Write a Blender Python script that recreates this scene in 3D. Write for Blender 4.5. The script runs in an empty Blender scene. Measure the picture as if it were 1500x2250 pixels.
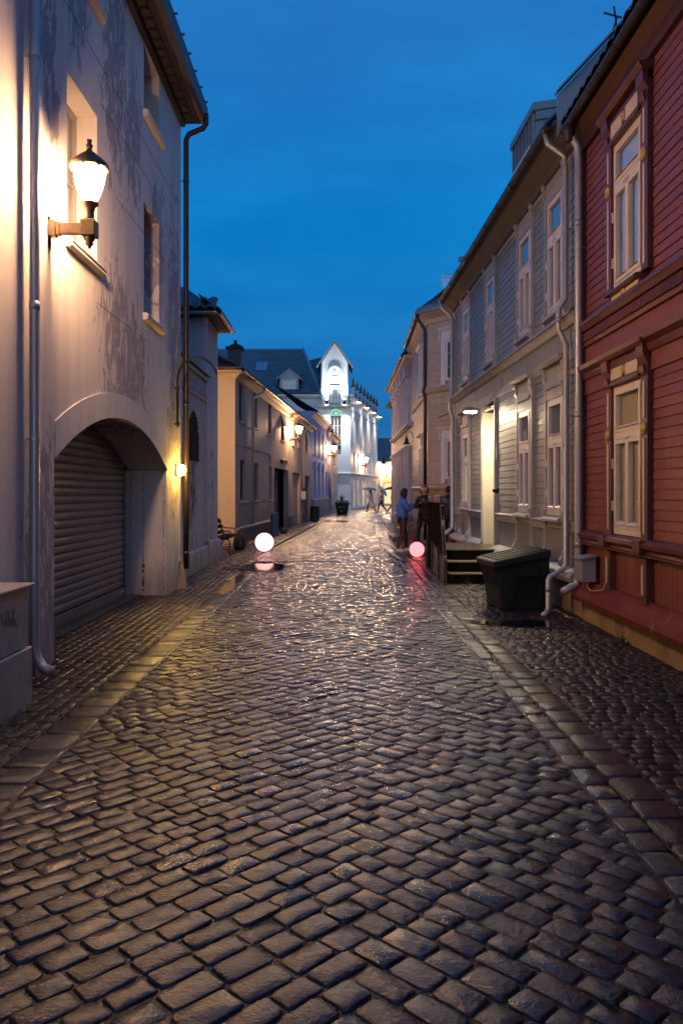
import bpy, math, random
import numpy as np
from mathutils import Vector, Matrix

random.seed(7)
R = math.radians
scene = bpy.context.scene
col = scene.collection

# ------------------------------------------------------------------ camera
cd = bpy.data.cameras.new("camera")
cam = bpy.data.objects.new("camera", cd)
col.objects.link(cam)
scene.camera = cam
cd.sensor_fit = 'VERTICAL'
cd.sensor_height = 36.0
cd.lens = 28.0
cd.shift_y = -0.02
cd.clip_end = 3000
cam.location = (0, 0, 1.6)
cam.rotation_euler = (R(90), 0, 0)

# ------------------------------------------------------------------ world: dusk sky
world = bpy.data.worlds.new("World")
scene.world = world
world.use_nodes = True
wn, wl = world.node_tree.nodes, world.node_tree.links
wn.clear()
w_out = wn.new('ShaderNodeOutputWorld')
w_bg = wn.new('ShaderNodeBackground')
w_sky = wn.new('ShaderNodeTexSky')
w_sky.sky_type = 'NISHITA'
w_sky.sun_disc = False
w_sky.sun_elevation = R(-6)
w_sky.sun_rotation = R(180)
w_tc = wn.new('ShaderNodeTexCoord')
w_map = wn.new('ShaderNodeMapping')
w_map.inputs['Scale'].default_value = (1.0, 1.0, 3.2)
w_noise = wn.new('ShaderNodeTexNoise')
w_noise.inputs['Scale'].default_value = 2.6
w_noise.inputs['Detail'].default_value = 5
w_noise.inputs['Roughness'].default_value = 0.55
w_cr = wn.new('ShaderNodeValToRGB')
w_cr.color_ramp.elements[0].position = 0.36
w_cr.color_ramp.elements[0].color = (0.86, 0.87, 0.89, 1)
w_cr.color_ramp.elements[1].position = 0.72
w_cr.color_ramp.elements[1].color = (2.6, 1.20, 1.06, 1)
# the blue-hour tint: the twilight sky filtered deep blue, paler and greyer low down
w_sep = wn.new('ShaderNodeSeparateXYZ')
w_h = wn.new('ShaderNodeValToRGB')
e = w_h.color_ramp.elements
e[0].position = 0.0; e[0].color = (0.010, 0.070, 0.165, 1)
e[1].position = 0.62; e[1].color = (0.0006, 0.072, 0.240, 1)
k = e.new(0.16); k.color = (0.003, 0.078, 0.230, 1)
k = e.new(0.34); k.color = (0.0010, 0.098, 0.285, 1)
w_mul = wn.new('ShaderNodeMix'); w_mul.data_type = 'RGBA'; w_mul.blend_type = 'MULTIPLY'
w_mul.inputs[0].default_value = 1.0
w_add = wn.new('ShaderNodeMix'); w_add.data_type = 'RGBA'; w_add.blend_type = 'ADD'
w_add.inputs[0].default_value = 1.0
w_glow = wn.new('ShaderNodeVectorMath'); w_glow.operation = 'SCALE'; w_glow.inputs['Scale'].default_value = 14.0   # afterglow of the sun, 6 degrees below the horizon behind the camera
wl.new(w_sky.outputs[0], w_glow.inputs[0])
wl.new(w_tc.outputs['Generated'], w_map.inputs['Vector'])
wl.new(w_map.outputs[0], w_noise.inputs['Vector'])
wl.new(w_noise.outputs['Fac'], w_cr.inputs[0])
wl.new(w_tc.outputs['Generated'], w_sep.inputs[0])
wl.new(w_sep.outputs['Z'], w_h.inputs[0])
wl.new(w_h.outputs[0], w_mul.inputs[6])
wl.new(w_cr.outputs[0], w_mul.inputs[7])
wl.new(w_mul.outputs[2], w_add.inputs[6])
wl.new(w_glow.outputs[0], w_add.inputs[7])
wl.new(w_add.outputs[2], w_bg.inputs['Color'])
w_bg.inputs['Strength'].default_value = 0.71
wl.new(w_bg.outputs[0], w_out.inputs[0])

scene.view_settings.view_transform = 'Standard'
scene.view_settings.look = 'None'
scene.view_settings.exposure = 1.65
scene.view_settings.gamma = 1.0
scene.view_settings.use_curve_mapping = False
scene.render.engine = 'CYCLES'
scene.cycles.use_denoising = True
scene.cycles.sample_clamp_indirect = 6.0
scene.cycles.max_bounces = 6
scene.cycles.transparent_max_bounces = 12
scene.cycles.caustics_reflective = False
scene.cycles.caustics_refractive = False
try:
    scene.cycles.use_light_tree = True
except Exception:
    pass
LAMP = 198.0      # emission of the street lanterns' glass

# ------------------------------------------------------------------ materials
def lin(c):
    return tuple(((x / 255) / 12.92 if x / 255 <= 0.04045 else ((x / 255 + 0.055) / 1.055) ** 2.4) for x in c)

def new_mat(name):
    m = bpy.data.materials.new(name)
    m.use_nodes = True
    nt = m.node_tree
    nt.nodes.clear()
    out = nt.nodes.new('ShaderNodeOutputMaterial')
    return m, nt, out

def mat(name, c, rough=0.6, var=0.18, ns=2.5, bump=0.15, bs=60, metal=0.0, spec=0.5, objvar=0.0,
        stretch=(1, 1, 1), dirt=None, dirt_amt=0.0, dist=0.01, coat=0.0):
    m, nt, out = new_mat(name)
    N, L = nt.nodes, nt.links
    p = N.new('ShaderNodeBsdfPrincipled')
    L.new(p.outputs[0], out.inputs[0])
    g = N.new('ShaderNodeNewGeometry')
    mp = N.new('ShaderNodeMapping'); mp.inputs['Scale'].default_value = stretch
    L.new(g.outputs['Position'], mp.inputs['Vector'])
    n1 = N.new('ShaderNodeTexNoise'); n1.inputs['Scale'].default_value = ns; n1.inputs['Detail'].default_value = 6
    n1.inputs['Roughness'].default_value = 0.62
    L.new(mp.outputs[0], n1.inputs['Vector'])
    mr = N.new('ShaderNodeMapRange')
    mr.inputs['From Min'].default_value = 0.3; mr.inputs['From Max'].default_value = 0.7
    mr.inputs['To Min'].default_value = 1 - var; mr.inputs['To Max'].default_value = 1 + var
    L.new(n1.outputs['Fac'], mr.inputs['Value'])
    val = mr.outputs[0]
    if objvar:
        oi = N.new('ShaderNodeObjectInfo')
        mo = N.new('ShaderNodeMapRange'); mo.inputs['To Min'].default_value = 1 - objvar; mo.inputs['To Max'].default_value = 1 + objvar
        L.new(oi.outputs['Random'], mo.inputs['Value'])
        mm = N.new('ShaderNodeMath'); mm.operation = 'MULTIPLY'
        L.new(val, mm.inputs[0]); L.new(mo.outputs[0], mm.inputs[1]); val = mm.outputs[0]
    vm = N.new('ShaderNodeVectorMath'); vm.operation = 'SCALE'
    vm.inputs[0].default_value = c[:3]
    L.new(val, vm.inputs['Scale'])
    colr = vm.outputs[0]
    if dirt_amt:
        n3 = N.new('ShaderNodeTexNoise'); n3.inputs['Scale'].default_value = 1.7; n3.inputs['Detail'].default_value = 8
        n3.inputs['Roughness'].default_value = 0.7
        mp3 = N.new('ShaderNodeMapping'); mp3.inputs['Scale'].default_value = (1, 1, 0.35)
        L.new(g.outputs['Position'], mp3.inputs['Vector']); L.new(mp3.outputs[0], n3.inputs['Vector'])
        r3 = N.new('ShaderNodeMapRange'); r3.inputs['From Min'].default_value = 0.5; r3.inputs['From Max'].default_value = 0.68
        r3.inputs['To Max'].default_value = dirt_amt
        L.new(n3.outputs['Fac'], r3.inputs['Value'])
        mx = N.new('ShaderNodeMix'); mx.data_type = 'RGBA'
        mx.inputs[7].default_value = (*(dirt or (0.06, 0.05, 0.05)), 1)
        L.new(r3.outputs[0], mx.inputs[0]); L.new(colr, mx.inputs[6]); colr = mx.outputs[2]
    L.new(colr, p.inputs['Base Color'])
    r2 = N.new('ShaderNodeMapRange'); r2.inputs['From Min'].default_value = 0.3; r2.inputs['From Max'].default_value = 0.7
    r2.inputs['To Min'].default_value = max(0.02, rough - 0.1); r2.inputs['To Max'].default_value = min(1, rough + 0.1)
    L.new(n1.outputs['Fac'], r2.inputs['Value']); L.new(r2.outputs[0], p.inputs['Roughness'])
    p.inputs['Metallic'].default_value = metal
    p.inputs['Specular IOR Level'].default_value = spec
    p.inputs['Coat Weight'].default_value = coat
    if bump:
        n2 = N.new('ShaderNodeTexNoise'); n2.inputs['Scale'].default_value = bs; n2.inputs['Detail'].default_value = 4
        L.new(mp.outputs[0], n2.inputs['Vector'])
        b = N.new('ShaderNodeBump'); b.inputs['Strength'].default_value = bump; b.inputs['Distance'].default_value = dist
        L.new(n2.outputs['Fac'], b.inputs['Height']); L.new(b.outputs[0], p.inputs['Normal'])
    return m

def emis(name, c, s):
    m, nt, out = new_mat(name)
    e = nt.nodes.new('ShaderNodeEmission')
    e.inputs[0].default_value = (*c, 1); e.inputs[1].default_value = s
    nt.links.new(e.outputs[0], out.inputs[0])
    return m

def glass_mat(name, tint=(0.96, 0.97, 0.97), ior=1.5):
    m, nt, out = new_mat(name)
    N, L = nt.nodes, nt.links
    gg = N.new('ShaderNodeNewGeometry')
    dt = N.new('ShaderNodeVectorMath'); dt.operation = 'DOT_PRODUCT'; L.new(gg.outputs['Normal'], dt.inputs[0]); L.new(gg.outputs['Incoming'], dt.inputs[1])
    ab = N.new('ShaderNodeMath'); ab.operation = 'ABSOLUTE'; L.new(dt.outputs['Value'], ab.inputs[0])
    iv = N.new('ShaderNodeMath'); iv.operation = 'SUBTRACT'; iv.inputs[0].default_value = 1.0; L.new(ab.outputs[0], iv.inputs[1])
    fr = N.new('ShaderNodeMath'); fr.operation = 'POWER'; fr.inputs[1].default_value = 4.0; L.new(iv.outputs[0], fr.inputs[0])
    ma = N.new('ShaderNodeMath'); ma.operation = 'MULTIPLY_ADD'; ma.inputs[1].default_value = 0.90; ma.inputs[2].default_value = 0.06
    ma.use_clamp = True
    t = N.new('ShaderNodeBsdfTransparent'); t.inputs[0].default_value = (*tint, 1)
    g = N.new('ShaderNodeBsdfGlossy'); g.inputs['Roughness'].default_value = 0.015
    n = N.new('ShaderNodeTexNoise'); n.inputs['Scale'].default_value = 1.6
    b = N.new('ShaderNodeBump'); b.inputs['Strength'].default_value = 0.12; b.inputs['Distance'].default_value = 0.02
    geo = N.new('ShaderNodeNewGeometry')
    L.new(geo.outputs['Position'], n.inputs['Vector']); L.new(n.outputs['Fac'], b.inputs['Height']); L.new(b.outputs[0], g.inputs['Normal'])
    mx = N.new('ShaderNodeMixShader')
    L.new(fr.outputs[0], ma.inputs[0]); L.new(ma.outputs[0], mx.inputs[0])
    L.new(t.outputs[0], mx.inputs[1]); L.new(g.outputs[0], mx.inputs[2]); L.new(mx.outputs[0], out.inputs[0])
    return m

def plaster_mat(name, c, under, spots, base_thr=0.70, gain=0.28, rough=0.75, streak=0.5, grime=0.75):
    """painted plaster that flakes off in ragged vertical patches, more so round the given spots"""
    m, nt, out = new_mat(name)
    N, L = nt.nodes, nt.links
    p = N.new('ShaderNodeBsdfPrincipled'); L.new(p.outputs[0], out.inputs[0])
    g = N.new('ShaderNodeNewGeometry'); pos = g.outputs['Position']
    mp = N.new('ShaderNodeMapping'); mp.inputs['Scale'].default_value = (1, 1.5, 0.55); L.new(pos, mp.inputs['Vector'])
    n = N.new('ShaderNodeTexNoise'); n.inputs['Scale'].default_value = 5.2; n.inputs['Detail'].default_value = 11
    n.inputs['Roughness'].default_value = 0.70; n.inputs['Distortion'].default_value = 0.7
    L.new(mp.outputs[0], n.inputs['Vector'])
    thr = None
    for (x, y, z, r, s) in spots:
        sub = N.new('ShaderNodeVectorMath'); sub.operation = 'SUBTRACT'; sub.inputs[1].default_value = (x, y, z); L.new(pos, sub.inputs[0])
        ml = N.new('ShaderNodeVectorMath'); ml.operation = 'MULTIPLY'; ml.inputs[1].default_value = (1, 1, s); L.new(sub.outputs[0], ml.inputs[0])
        ln = N.new('ShaderNodeVectorMath'); ln.operation = 'LENGTH'; L.new(ml.outputs[0], ln.inputs[0])
        mr = N.new('ShaderNodeMapRange'); mr.inputs['From Min'].default_value = r * 0.35; mr.inputs['From Max'].default_value = r
        mr.inputs['To Min'].default_value = 1; mr.inputs['To Max'].default_value = 0
        L.new(ln.outputs['Value'], mr.inputs['Value'])
        if thr is None:
            thr = mr.outputs[0]
        else:
            mxm = N.new('ShaderNodeMath'); mxm.operation = 'MAXIMUM'; L.new(thr, mxm.inputs[0]); L.new(mr.outputs[0], mxm.inputs[1]); thr = mxm.outputs[0]
    a = N.new('ShaderNodeMath'); a.operation = 'MULTIPLY_ADD'; a.inputs[1].default_value = gain
    if thr is not None: L.new(thr, a.inputs[0])
    else: a.inputs[0].default_value = 0
    L.new(n.outputs['Fac'], a.inputs[2])
    st = N.new('ShaderNodeMapRange'); st.inputs['From Min'].default_value = base_thr; st.inputs['From Max'].default_value = base_thr + 0.012
    L.new(a.outputs[0], st.inputs['Value'])
    # paint colour with streaks and grime
    n2 = N.new('ShaderNodeTexNoise'); n2.inputs['Scale'].default_value = 1.2; n2.inputs['Detail'].default_value = 7; n2.inputs['Roughness'].default_value = 0.65
    mp2 = N.new('ShaderNodeMapping'); mp2.inputs['Scale'].default_value = (1, 2.4, 0.3); L.new(pos, mp2.inputs['Vector']); L.new(mp2.outputs[0], n2.inputs['Vector'])
    mr2 = N.new('ShaderNodeMapRange'); mr2.inputs['From Min'].default_value = 0.3; mr2.inputs['From Max'].default_value = 0.72
    mr2.inputs['To Min'].default_value = 1.1; mr2.inputs['To Max'].default_value = 1.1 - streak * 0.5
    L.new(n2.outputs['Fac'], mr2.inputs['Value'])
    sc = N.new('ShaderNodeVectorMath'); sc.operation = 'SCALE'; sc.inputs[0].default_value = c; L.new(mr2.outputs[0], sc.inputs['Scale'])
    # splash-back grime: dirt that has settled on the foot of the wall
    sx = N.new('ShaderNodeSeparateXYZ'); L.new(pos, sx.inputs[0])
    n4 = N.new('ShaderNodeTexNoise'); n4.inputs['Scale'].default_value = 3.0; n4.inputs['Detail'].default_value = 6; L.new(mp2.outputs[0], n4.inputs['Vector'])
    gz = N.new('ShaderNodeMath'); gz.operation = 'MULTIPLY_ADD'; gz.inputs[1].default_value = -1.1; L.new(sx.outputs['Z'], gz.inputs[0])
    g5 = N.new('ShaderNodeMath'); g5.operation = 'MULTIPLY_ADD'; g5.inputs[1].default_value = 2.4; g5.inputs[2].default_value = -0.35; L.new(n4.outputs['Fac'], g5.inputs[0]); L.new(g5.outputs[0], gz.inputs[2])
    gr = N.new('ShaderNodeMapRange'); gr.inputs['From Min'].default_value = 0.1; gr.inputs['From Max'].default_value = 0.9; gr.inputs['To Max'].default_value = grime
    L.new(gz.outputs[0], gr.inputs['Value'])
    mg = N.new('ShaderNodeMix'); mg.data_type = 'RGBA'; mg.inputs[7].default_value = (c[0] * .32, c[1] * .27, c[2] * .27, 1)
    L.new(gr.outputs[0], mg.inputs[0]); L.new(sc.outputs[0], mg.inputs[6])
    n3 = N.new('ShaderNodeTexNoise'); n3.inputs['Scale'].default_value = 9; n3.inputs['Detail'].default_value = 6; L.new(pos, n3.inputs['Vector'])
    un = N.new('ShaderNodeMix'); un.data_type = 'RGBA'; un.inputs[6].default_value = (*under, 1); un.inputs[7].default_value = (under[0] * 1.9, under[1] * 1.75, under[2] * 1.75, 1)
    L.new(n3.outputs['Fac'], un.inputs[0])
    mx = N.new('ShaderNodeMix'); mx.data_type = 'RGBA'
    L.new(st.outputs[0], mx.inputs[0]); L.new(mg.outputs[2], mx.inputs[6]); L.new(un.outputs[2], mx.inputs[7])
    L.new(mx.outputs[2], p.inputs['Base Color'])
    p.inputs['Roughness'].default_value = rough
    p.inputs['Specular IOR Level'].default_value = 0.35
    hb = N.new('ShaderNodeMath'); hb.operation = 'MULTIPLY_ADD'; hb.inputs[1].default_value = -1.0; L.new(st.outputs[0], hb.inputs[0])
    nf = N.new('ShaderNodeTexNoise'); nf.inputs['Scale'].default_value = 14; nf.inputs['Detail'].default_value = 8; L.new(pos, nf.inputs['Vector'])
    L.new(nf.outputs['Fac'], hb.inputs[2])
    b = N.new('ShaderNodeBump'); b.inputs['Strength'].default_value = 0.6; b.inputs['Distance'].default_value = 0.006
    L.new(hb.outputs[0], b.inputs['Height']); L.new(b.outputs[0], p.inputs['Normal'])
    return m

def stone_mat(name, c1, c2, rough_lo, rough_hi, bump=0.5, wet=0.5):
    m, nt, out = new_mat(name)
    N, L = nt.nodes, nt.links
    p = N.new('ShaderNodeBsdfPrincipled'); L.new(p.outputs[0], out.inputs[0])
    g = N.new('ShaderNodeNewGeometry'); pos = g.outputs['Position']
    at = N.new('ShaderNodeAttribute'); at.attribute_name = 'tone'
    mx = N.new('ShaderNodeMix'); mx.data_type = 'RGBA'; mx.inputs[6].default_value = (*c1, 1); mx.inputs[7].default_value = (*c2, 1)
    L.new(at.outputs['Fac'], mx.inputs[0])
    n = N.new('ShaderNodeTexNoise'); n.inputs['Scale'].default_value = 35; n.inputs['Detail'].default_value = 7; n.inputs['Roughness'].default_value = 0.7
    L.new(pos, n.inputs['Vector'])
    mr = N.new('ShaderNodeMapRange'); mr.inputs['From Min'].default_value = 0.3; mr.inputs['From Max'].default_value = 0.7
    mr.inputs['To Min'].default_value = 0.55; mr.inputs['To Max'].default_value = 1.45; L.new(n.outputs['Fac'], mr.inputs['Value'])
    sc = N.new('ShaderNodeVectorMath'); sc.operation = 'SCALE'; L.new(mx.outputs[2], sc.inputs[0]); L.new(mr.outputs[0], sc.inputs['Scale'])
    L.new(sc.outputs[0], p.inputs['Base Color'])
    # water film: some stones polished and slick, some coarse
    m2 = N.new('ShaderNodeMath'); m2.operation = 'MULTIPLY'; m2.inputs[1].default_value = 7.31; L.new(at.outputs['Fac'], m2.inputs[0])
    fr = N.new('ShaderNodeMath'); fr.operation = 'FRACT'; L.new(m2.outputs[0], fr.inputs[0])
    nw = N.new('ShaderNodeTexNoise'); nw.inputs['Scale'].default_value = 1.3; nw.inputs['Detail'].default_value = 4; L.new(pos, nw.inputs['Vector'])
    ad = N.new('ShaderNodeMath'); ad.operation = 'MULTIPLY_ADD'; ad.inputs[1].default_value = 0.55; L.new(fr.outputs[0], ad.inputs[0]); L.new(nw.outputs['Fac'], ad.inputs[2])
    rr = N.new('ShaderNodeMapRange'); rr.inputs['From Min'].default_value = 0.4; rr.inputs['From Max'].default_value = 1.1
    rr.inputs['To Min'].default_value = rough_lo; rr.inputs['To Max'].default_value = rough_hi
    L.new(ad.outputs[0], rr.inputs['Value']); L.new(rr.outputs[0], p.inputs['Roughness'])
    p.inputs['Specular IOR Level'].default_value = 0.18
    p.inputs['Coat Weight'].default_value = wet
    cr_ = N.new('ShaderNodeMapRange'); cr_.inputs['From Min'].default_value = 0.35; cr_.inputs['From Max'].default_value = 0.65; cr_.inputs['To Min'].default_value = 0.05; cr_.inputs['To Max'].default_value = 0.17; L.new(nw.outputs['Fac'], cr_.inputs['Value']); L.new(cr_.outputs[0], p.inputs['Coat Roughness'])
    n5 = N.new('ShaderNodeTexNoise'); n5.inputs['Scale'].default_value = 70; n5.inputs['Detail'].default_value = 5; n5.inputs['Roughness'].default_value = 0.6; L.new(pos, n5.inputs['Vector'])
    n6 = N.new('ShaderNodeTexNoise'); n6.inputs['Scale'].default_value = 16; n6.inputs['Detail'].default_value = 3; L.new(pos, n6.inputs['Vector'])
    ah = N.new('ShaderNodeMath'); ah.operation = 'MULTIPLY_ADD'; ah.inputs[1].default_value = 0.8; L.new(n5.outputs['Fac'], ah.inputs[0]); L.new(n6.outputs['Fac'], ah.inputs[2])
    bs = N.new('ShaderNodeMapRange'); bs.inputs['To Min'].default_value = bump * 0.25; bs.inputs['To Max'].default_value = bump * 1.5; L.new(fr.outputs[0], bs.inputs['Value'])
    b = N.new('ShaderNodeBump'); b.inputs['Distance'].default_value = 0.012; L.new(bs.outputs[0], b.inputs['Strength'])
    L.new(ah.outputs[0], b.inputs['Height']); L.new(b.outputs[0], p.inputs['Normal'])
    b2_ = N.new('ShaderNodeBump'); b2_.inputs['Distance'].default_value = 0.012; b2_.inputs['Strength'].default_value = bump * 0.8; L.new(ah.outputs[0], b2_.inputs['Height']); L.new(b2_.outputs[0], p.inputs['Coat Normal'])
    return m

WARM = lin((255, 197, 142))
M = {}
M['joint'] = mat('wet_joint_sand', (0.012, 0.010, 0.010), 0.30, 0.4, 6, 0.8, 90)
M['ground'] = mat('far_ground', (0.05, 0.045, 0.045), 0.5, 0.3, 1, 0.5, 6)
M['cobble'] = stone_mat('wet_cobble', (0.006, 0.005, 0.010), (0.024, 0.017, 0.026), 0.22, 0.50, 0.75, 1.0)
M['sett'] = stone_mat('wet_sett', (0.014, 0.010, 0.012), (0.048, 0.030, 0.031), 0.25, 0.55, 0.7, 0.35)
M['kerb'] = stone_mat('granite_kerb', (0.018, 0.013, 0.015), (0.044, 0.031, 0.031), 0.25, 0.50, 0.6, 0.55)
M['nicheshade'] = mat('niche_shade_board', (0.018, 0.012, 0.010), 0.9, 0.3, 5, 0.2, 30, spec=.05)  # near-black colour stands in for the shade inside the niche
M['water'] = mat('puddle_water', (0.006, 0.006, 0.007), 0.03, 0.0, 1, 0.02, 5, spec=0.6)
wall_spots = [(-2.72, 9.75, 3.35, 1.25, 0.8), (-2.72, 10.5, 2.9, 1.1, 0.55), (-2.72, 13.0, 4.3, 1.0, 0.33), (-2.72, 7.3, 5.9, 0.55, 0.5),
              (-2.72, 7.5, 5.2, 0.45, 0.8), (-2.72, 12.9, 2.3, 0.7, 0.35), (-2.72, 7.2, 0.8, 0.7, 0.35), (-2.72, 11.8, 5.2, 0.8, 0.45),
              (-2.72, 9.6, 6.6, 0.9, 0.4), (-2.72, 10.4, 6.2, 0.8, 0.5), (-2.72, 8.2, 6.9, 0.7, 0.5)]
M['plaster'] = plaster_mat('flaking_white_plaster', (0.66, 0.61, 0.60), (0.24, 0.225, 0.25), wall_spots, 0.683, 0.235)
M['plaster_smooth'] = plaster_mat('arch_band_plaster', (0.64, 0.59, 0.585), (0.16, 0.12, 0.13), [], 0.78)
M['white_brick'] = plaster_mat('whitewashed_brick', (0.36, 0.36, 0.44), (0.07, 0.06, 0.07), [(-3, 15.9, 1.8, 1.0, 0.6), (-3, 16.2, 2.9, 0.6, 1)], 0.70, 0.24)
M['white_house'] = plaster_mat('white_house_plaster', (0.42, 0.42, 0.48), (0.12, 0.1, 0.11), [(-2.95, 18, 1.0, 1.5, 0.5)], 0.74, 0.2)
M['cream'] = plaster_mat('cream_plaster', (0.62, 0.45, 0.25), (0.30, 0.24, 0.2), [], 0.80, 0.1, 0.6, 0.3, 0.35)  # copy for the lamplit gable: warm light put into the colour
M['creamshade'] = plaster_mat('cream_plaster_shaded', (0.46, 0.375, 0.31), (0.25, 0.2, 0.18), [], 0.80, 0.1, 0.6, 0.3, 0.45)  # same house paint, greyer: the street side's shade is in the colour
M['lilac'] = plaster_mat('lilac_plaster', (0.40, 0.36, 0.50), (0.2, 0.18, 0.22), [], 0.8, 0.1, 0.6, 0.2, 0.3)
M['beigeplaster'] = plaster_mat('beige_plaster', (0.42, 0.34, 0.33), (0.2, 0.18, 0.2), [], 0.8, 0.1, 0.6, 0.2, 0.3)
M['white'] = plaster_mat('white_town_plaster', (0.62, 0.62, 0.60), (0.3, 0.3, 0.3), [], 0.85, 0.1, 0.6, 0.15, 0.1)
M['plinth'] = mat('grey_plinth', (0.20, 0.16, 0.16), 0.6, 0.25, 4, 0.4, 30, dirt_amt=0.6)
M['ochre'] = mat('ochre_foundation', (0.30, 0.215, 0.135), 0.6, 0.22, 3, 0.5, 26, dirt=(0.07, 0.055, 0.03), dirt_amt=0.7)
M['red'] = mat('red_house_paint', (0.20, 0.052, 0.046), 0.5, 0.16, 5, 0.3, 50, objvar=0.07, dirt=(0.10, 0.02, 0.02), dirt_amt=0.3)
M['redtrim'] = mat('dark_red_trim', (0.125, 0.031, 0.031), 0.42, 0.2, 6, 0.25, 40, dirt=(0.05, 0.015, 0.014), dirt_amt=0.4)
M['redworn'] = plaster_mat('worn_red_skirting', (0.15, 0.025, 0.024), (0.22, 0.14, 0.08), [(2.9, 7.3, 0.4, 0.5, 1.0), (2.9, 9.6, 0.4, 0.3, 1)], 0.72, 0.13, 0.85, 0.3, 0.2)
M['creamtrim'] = mat('cream_inlay', (0.62, 0.49, 0.32), 0.5, 0.08, 4, 0.1, 50)
M['rosette'] = mat('gold_rosette', (0.50, 0.33, 0.10), 0.5, 0.2, 20, 0.3, 60)
M['windowcream'] = mat('cream_window_paint', (0.70, 0.62, 0.52), 0.45, 0.1, 5, 0.12, 60, dirt_amt=0.15)
M['windowwhite'] = mat('white_window_paint', (0.70, 0.65, 0.68), 0.45, 0.1, 5, 0.12, 60, dirt_amt=0.2)
M['grey'] = mat('grey_board_paint', (0.24, 0.24, 0.245), 0.5, 0.14, 5, 0.3, 50, objvar=0.07, dirt_amt=0.25)
M['greytrim'] = mat('grey_trim_paint', (0.36, 0.345, 0.36), 0.48, 0.12, 5, 0.2, 50, dirt_amt=0.3)
M['beigeboard'] = mat('beige_board_paint', (0.45, 0.34, 0.26), 0.5, 0.12, 5, 0.3, 50, objvar=0.06)
M['brownboard'] = mat('taupe_board_paint', (0.34, 0.29, 0.28), 0.5, 0.12, 5, 0.3, 50, objvar=0.06)
M['taupetrim'] = mat('taupe_trim_paint', (0.58, 0.53, 0.58), 0.5, 0.12, 5, 0.2, 50)
M['subwall'] = mat('shadow_gap_wood', (0.05, 0.045, 0.045), 0.7, 0.2, 5, 0.2, 40)  # coloured dark so the gaps between boards read as shade
M['tile'] = mat('dark_roof_tile', (0.065, 0.052, 0.062), 0.5, 0.3, 6, 0.4, 40, objvar=0.2)
M['slate'] = mat('blue_grey_slate', (0.085, 0.095, 0.105), 0.42, 0.2, 3, 0.25, 8, objvar=0.22)
M['soffit'] = mat('brown_soffit_wood', (0.055, 0.034, 0.026), 0.6, 0.25, 5, 0.4, 30, objvar=0.15)
M['zinc'] = mat('galvanised_steel', (0.40, 0.39, 0.42), 0.40, 0.08, 3, 0.03, 20, metal=0.45)
M['darkpipe'] = mat('dark_brown_pipe', (0.05, 0.035, 0.035), 0.35, 0.2, 9, 0.08, 40, metal=0.4)
M['sheet'] = mat('blue_grey_sheet_metal', (0.20, 0.26, 0.31), 0.40, 0.15, 2, 0.1, 10, metal=0.3)
M['iron'] = mat('black_cast_iron', (0.020, 0.018, 0.018), 0.4, 0.3, 20, 0.25, 80, metal=0.3)
M['bronze'] = mat('brown_lantern_metal', (0.095, 0.066, 0.042), 0.42, 0.25, 25, 0.2, 90, metal=0.55)
M['shutter'] = mat('grey_shutter_metal', (0.17, 0.148, 0.175), 0.45, 0.1, 4, 0.08, 60, metal=0.2, objvar=0.03, dirt_amt=0.3)
M['cabinet'] = mat('dirty_cabinet_grey', (0.44, 0.39, 0.34), 0.5, 0.22, 6, 0.25, 50, dirt=(0.13, 0.10, 0.09), dirt_amt=0.8)
M['metalbox'] = mat('grey_meter_box', (0.30, 0.28, 0.29), 0.4, 0.08, 6, 0.05, 60, metal=0.1)
M['bin'] = mat('black_green_plastic', (0.014, 0.020, 0.019), 0.45, 0.3, 12, 0.3, 90, spec=.28)
M['wetwood'] = mat('wet_black_wood', (0.016, 0.013, 0.010), 0.92, 0.35, 6, 0.3, 30, spec=.02, stretch=(1, 1, 0.3))
M['wetbrown'] = mat('wet_brown_boards', (0.085, 0.058, 0.032), 0.32, 0.35, 6, 0.5, 30, stretch=(1, 1, 0.3), dirt_amt=0.5)
M['treadedge'] = mat('worn_tread_edge', (0.26, 0.21, 0.11), 0.35, 0.2, 9, 0.3, 50)
M['glass'] = glass_mat('window_glass')
M['curtain'] = mat('cream_blind', (0.80, 0.66, 0.42), 0.85, 0.1, 3, 0.3, 12, stretch=(6, 6, 0.4))
M['curtainwhite'] = mat('white_blind', (0.66, 0.63, 0.66), 0.85, 0.1, 3, 0.2, 12, stretch=(6, 6, 0.4))
M['curtaingrey'] = mat('grey_net_curtain', (0.20, 0.19, 0.20), 0.85, 0.2, 3, 0.2, 12, stretch=(6, 6, 0.4))
M['darkroom'] = mat('dark_interior', (0.02, 0.02, 0.024), 0.9, 0.1, 3, 0)  # near-black backing, stands in for the darkness of unlit rooms
M['redwindow'] = mat('maroon_window_paint', (0.12, 0.045, 0.05), 0.45, 0.1, 5, 0.1, 60)
M['doorblue'] = mat('dark_blue_door', (0.035, 0.045, 0.085), 0.45, 0.3, 5, 0.2, 40, stretch=(1, 5, 0.4))
M['doorred'] = mat('red_brown_door', (0.22, 0.04, 0.022), 0.5, 0.2, 5, 0.2, 40)
M['doorwhite'] = mat('white_door_paint', (0.66, 0.60, 0.48), 0.45, 0.05, 3, 0.08, 40)
M['doorteal'] = mat('blue_door_paint', (0.10, 0.20, 0.27), 0.45, 0.1, 3, 0.08, 40)
M['lanternglass'] = emis('lantern_glass_lit', WARM, LAMP)
M['bulkglass'] = emis('bulkhead_glass_lit', lin((255, 196, 75)), 115.0)
M['doorlamp'] = emis('door_lamp_lit', lin((255, 232, 190)), 190.0)
M['sphere_white'] = emis('glowing_ball_white', (1, .45, .41), 0.80)
M['sphere_pink'] = emis('glowing_ball_pink', (1, .115, .125), 1.5)
M['flood'] = emis('floodlight_lens', (0.86, 0.93, 1.0), 22.0)
M['shoplit'] = emis('lit_shop_window', lin((255, 228, 170)), 0.42)
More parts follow.
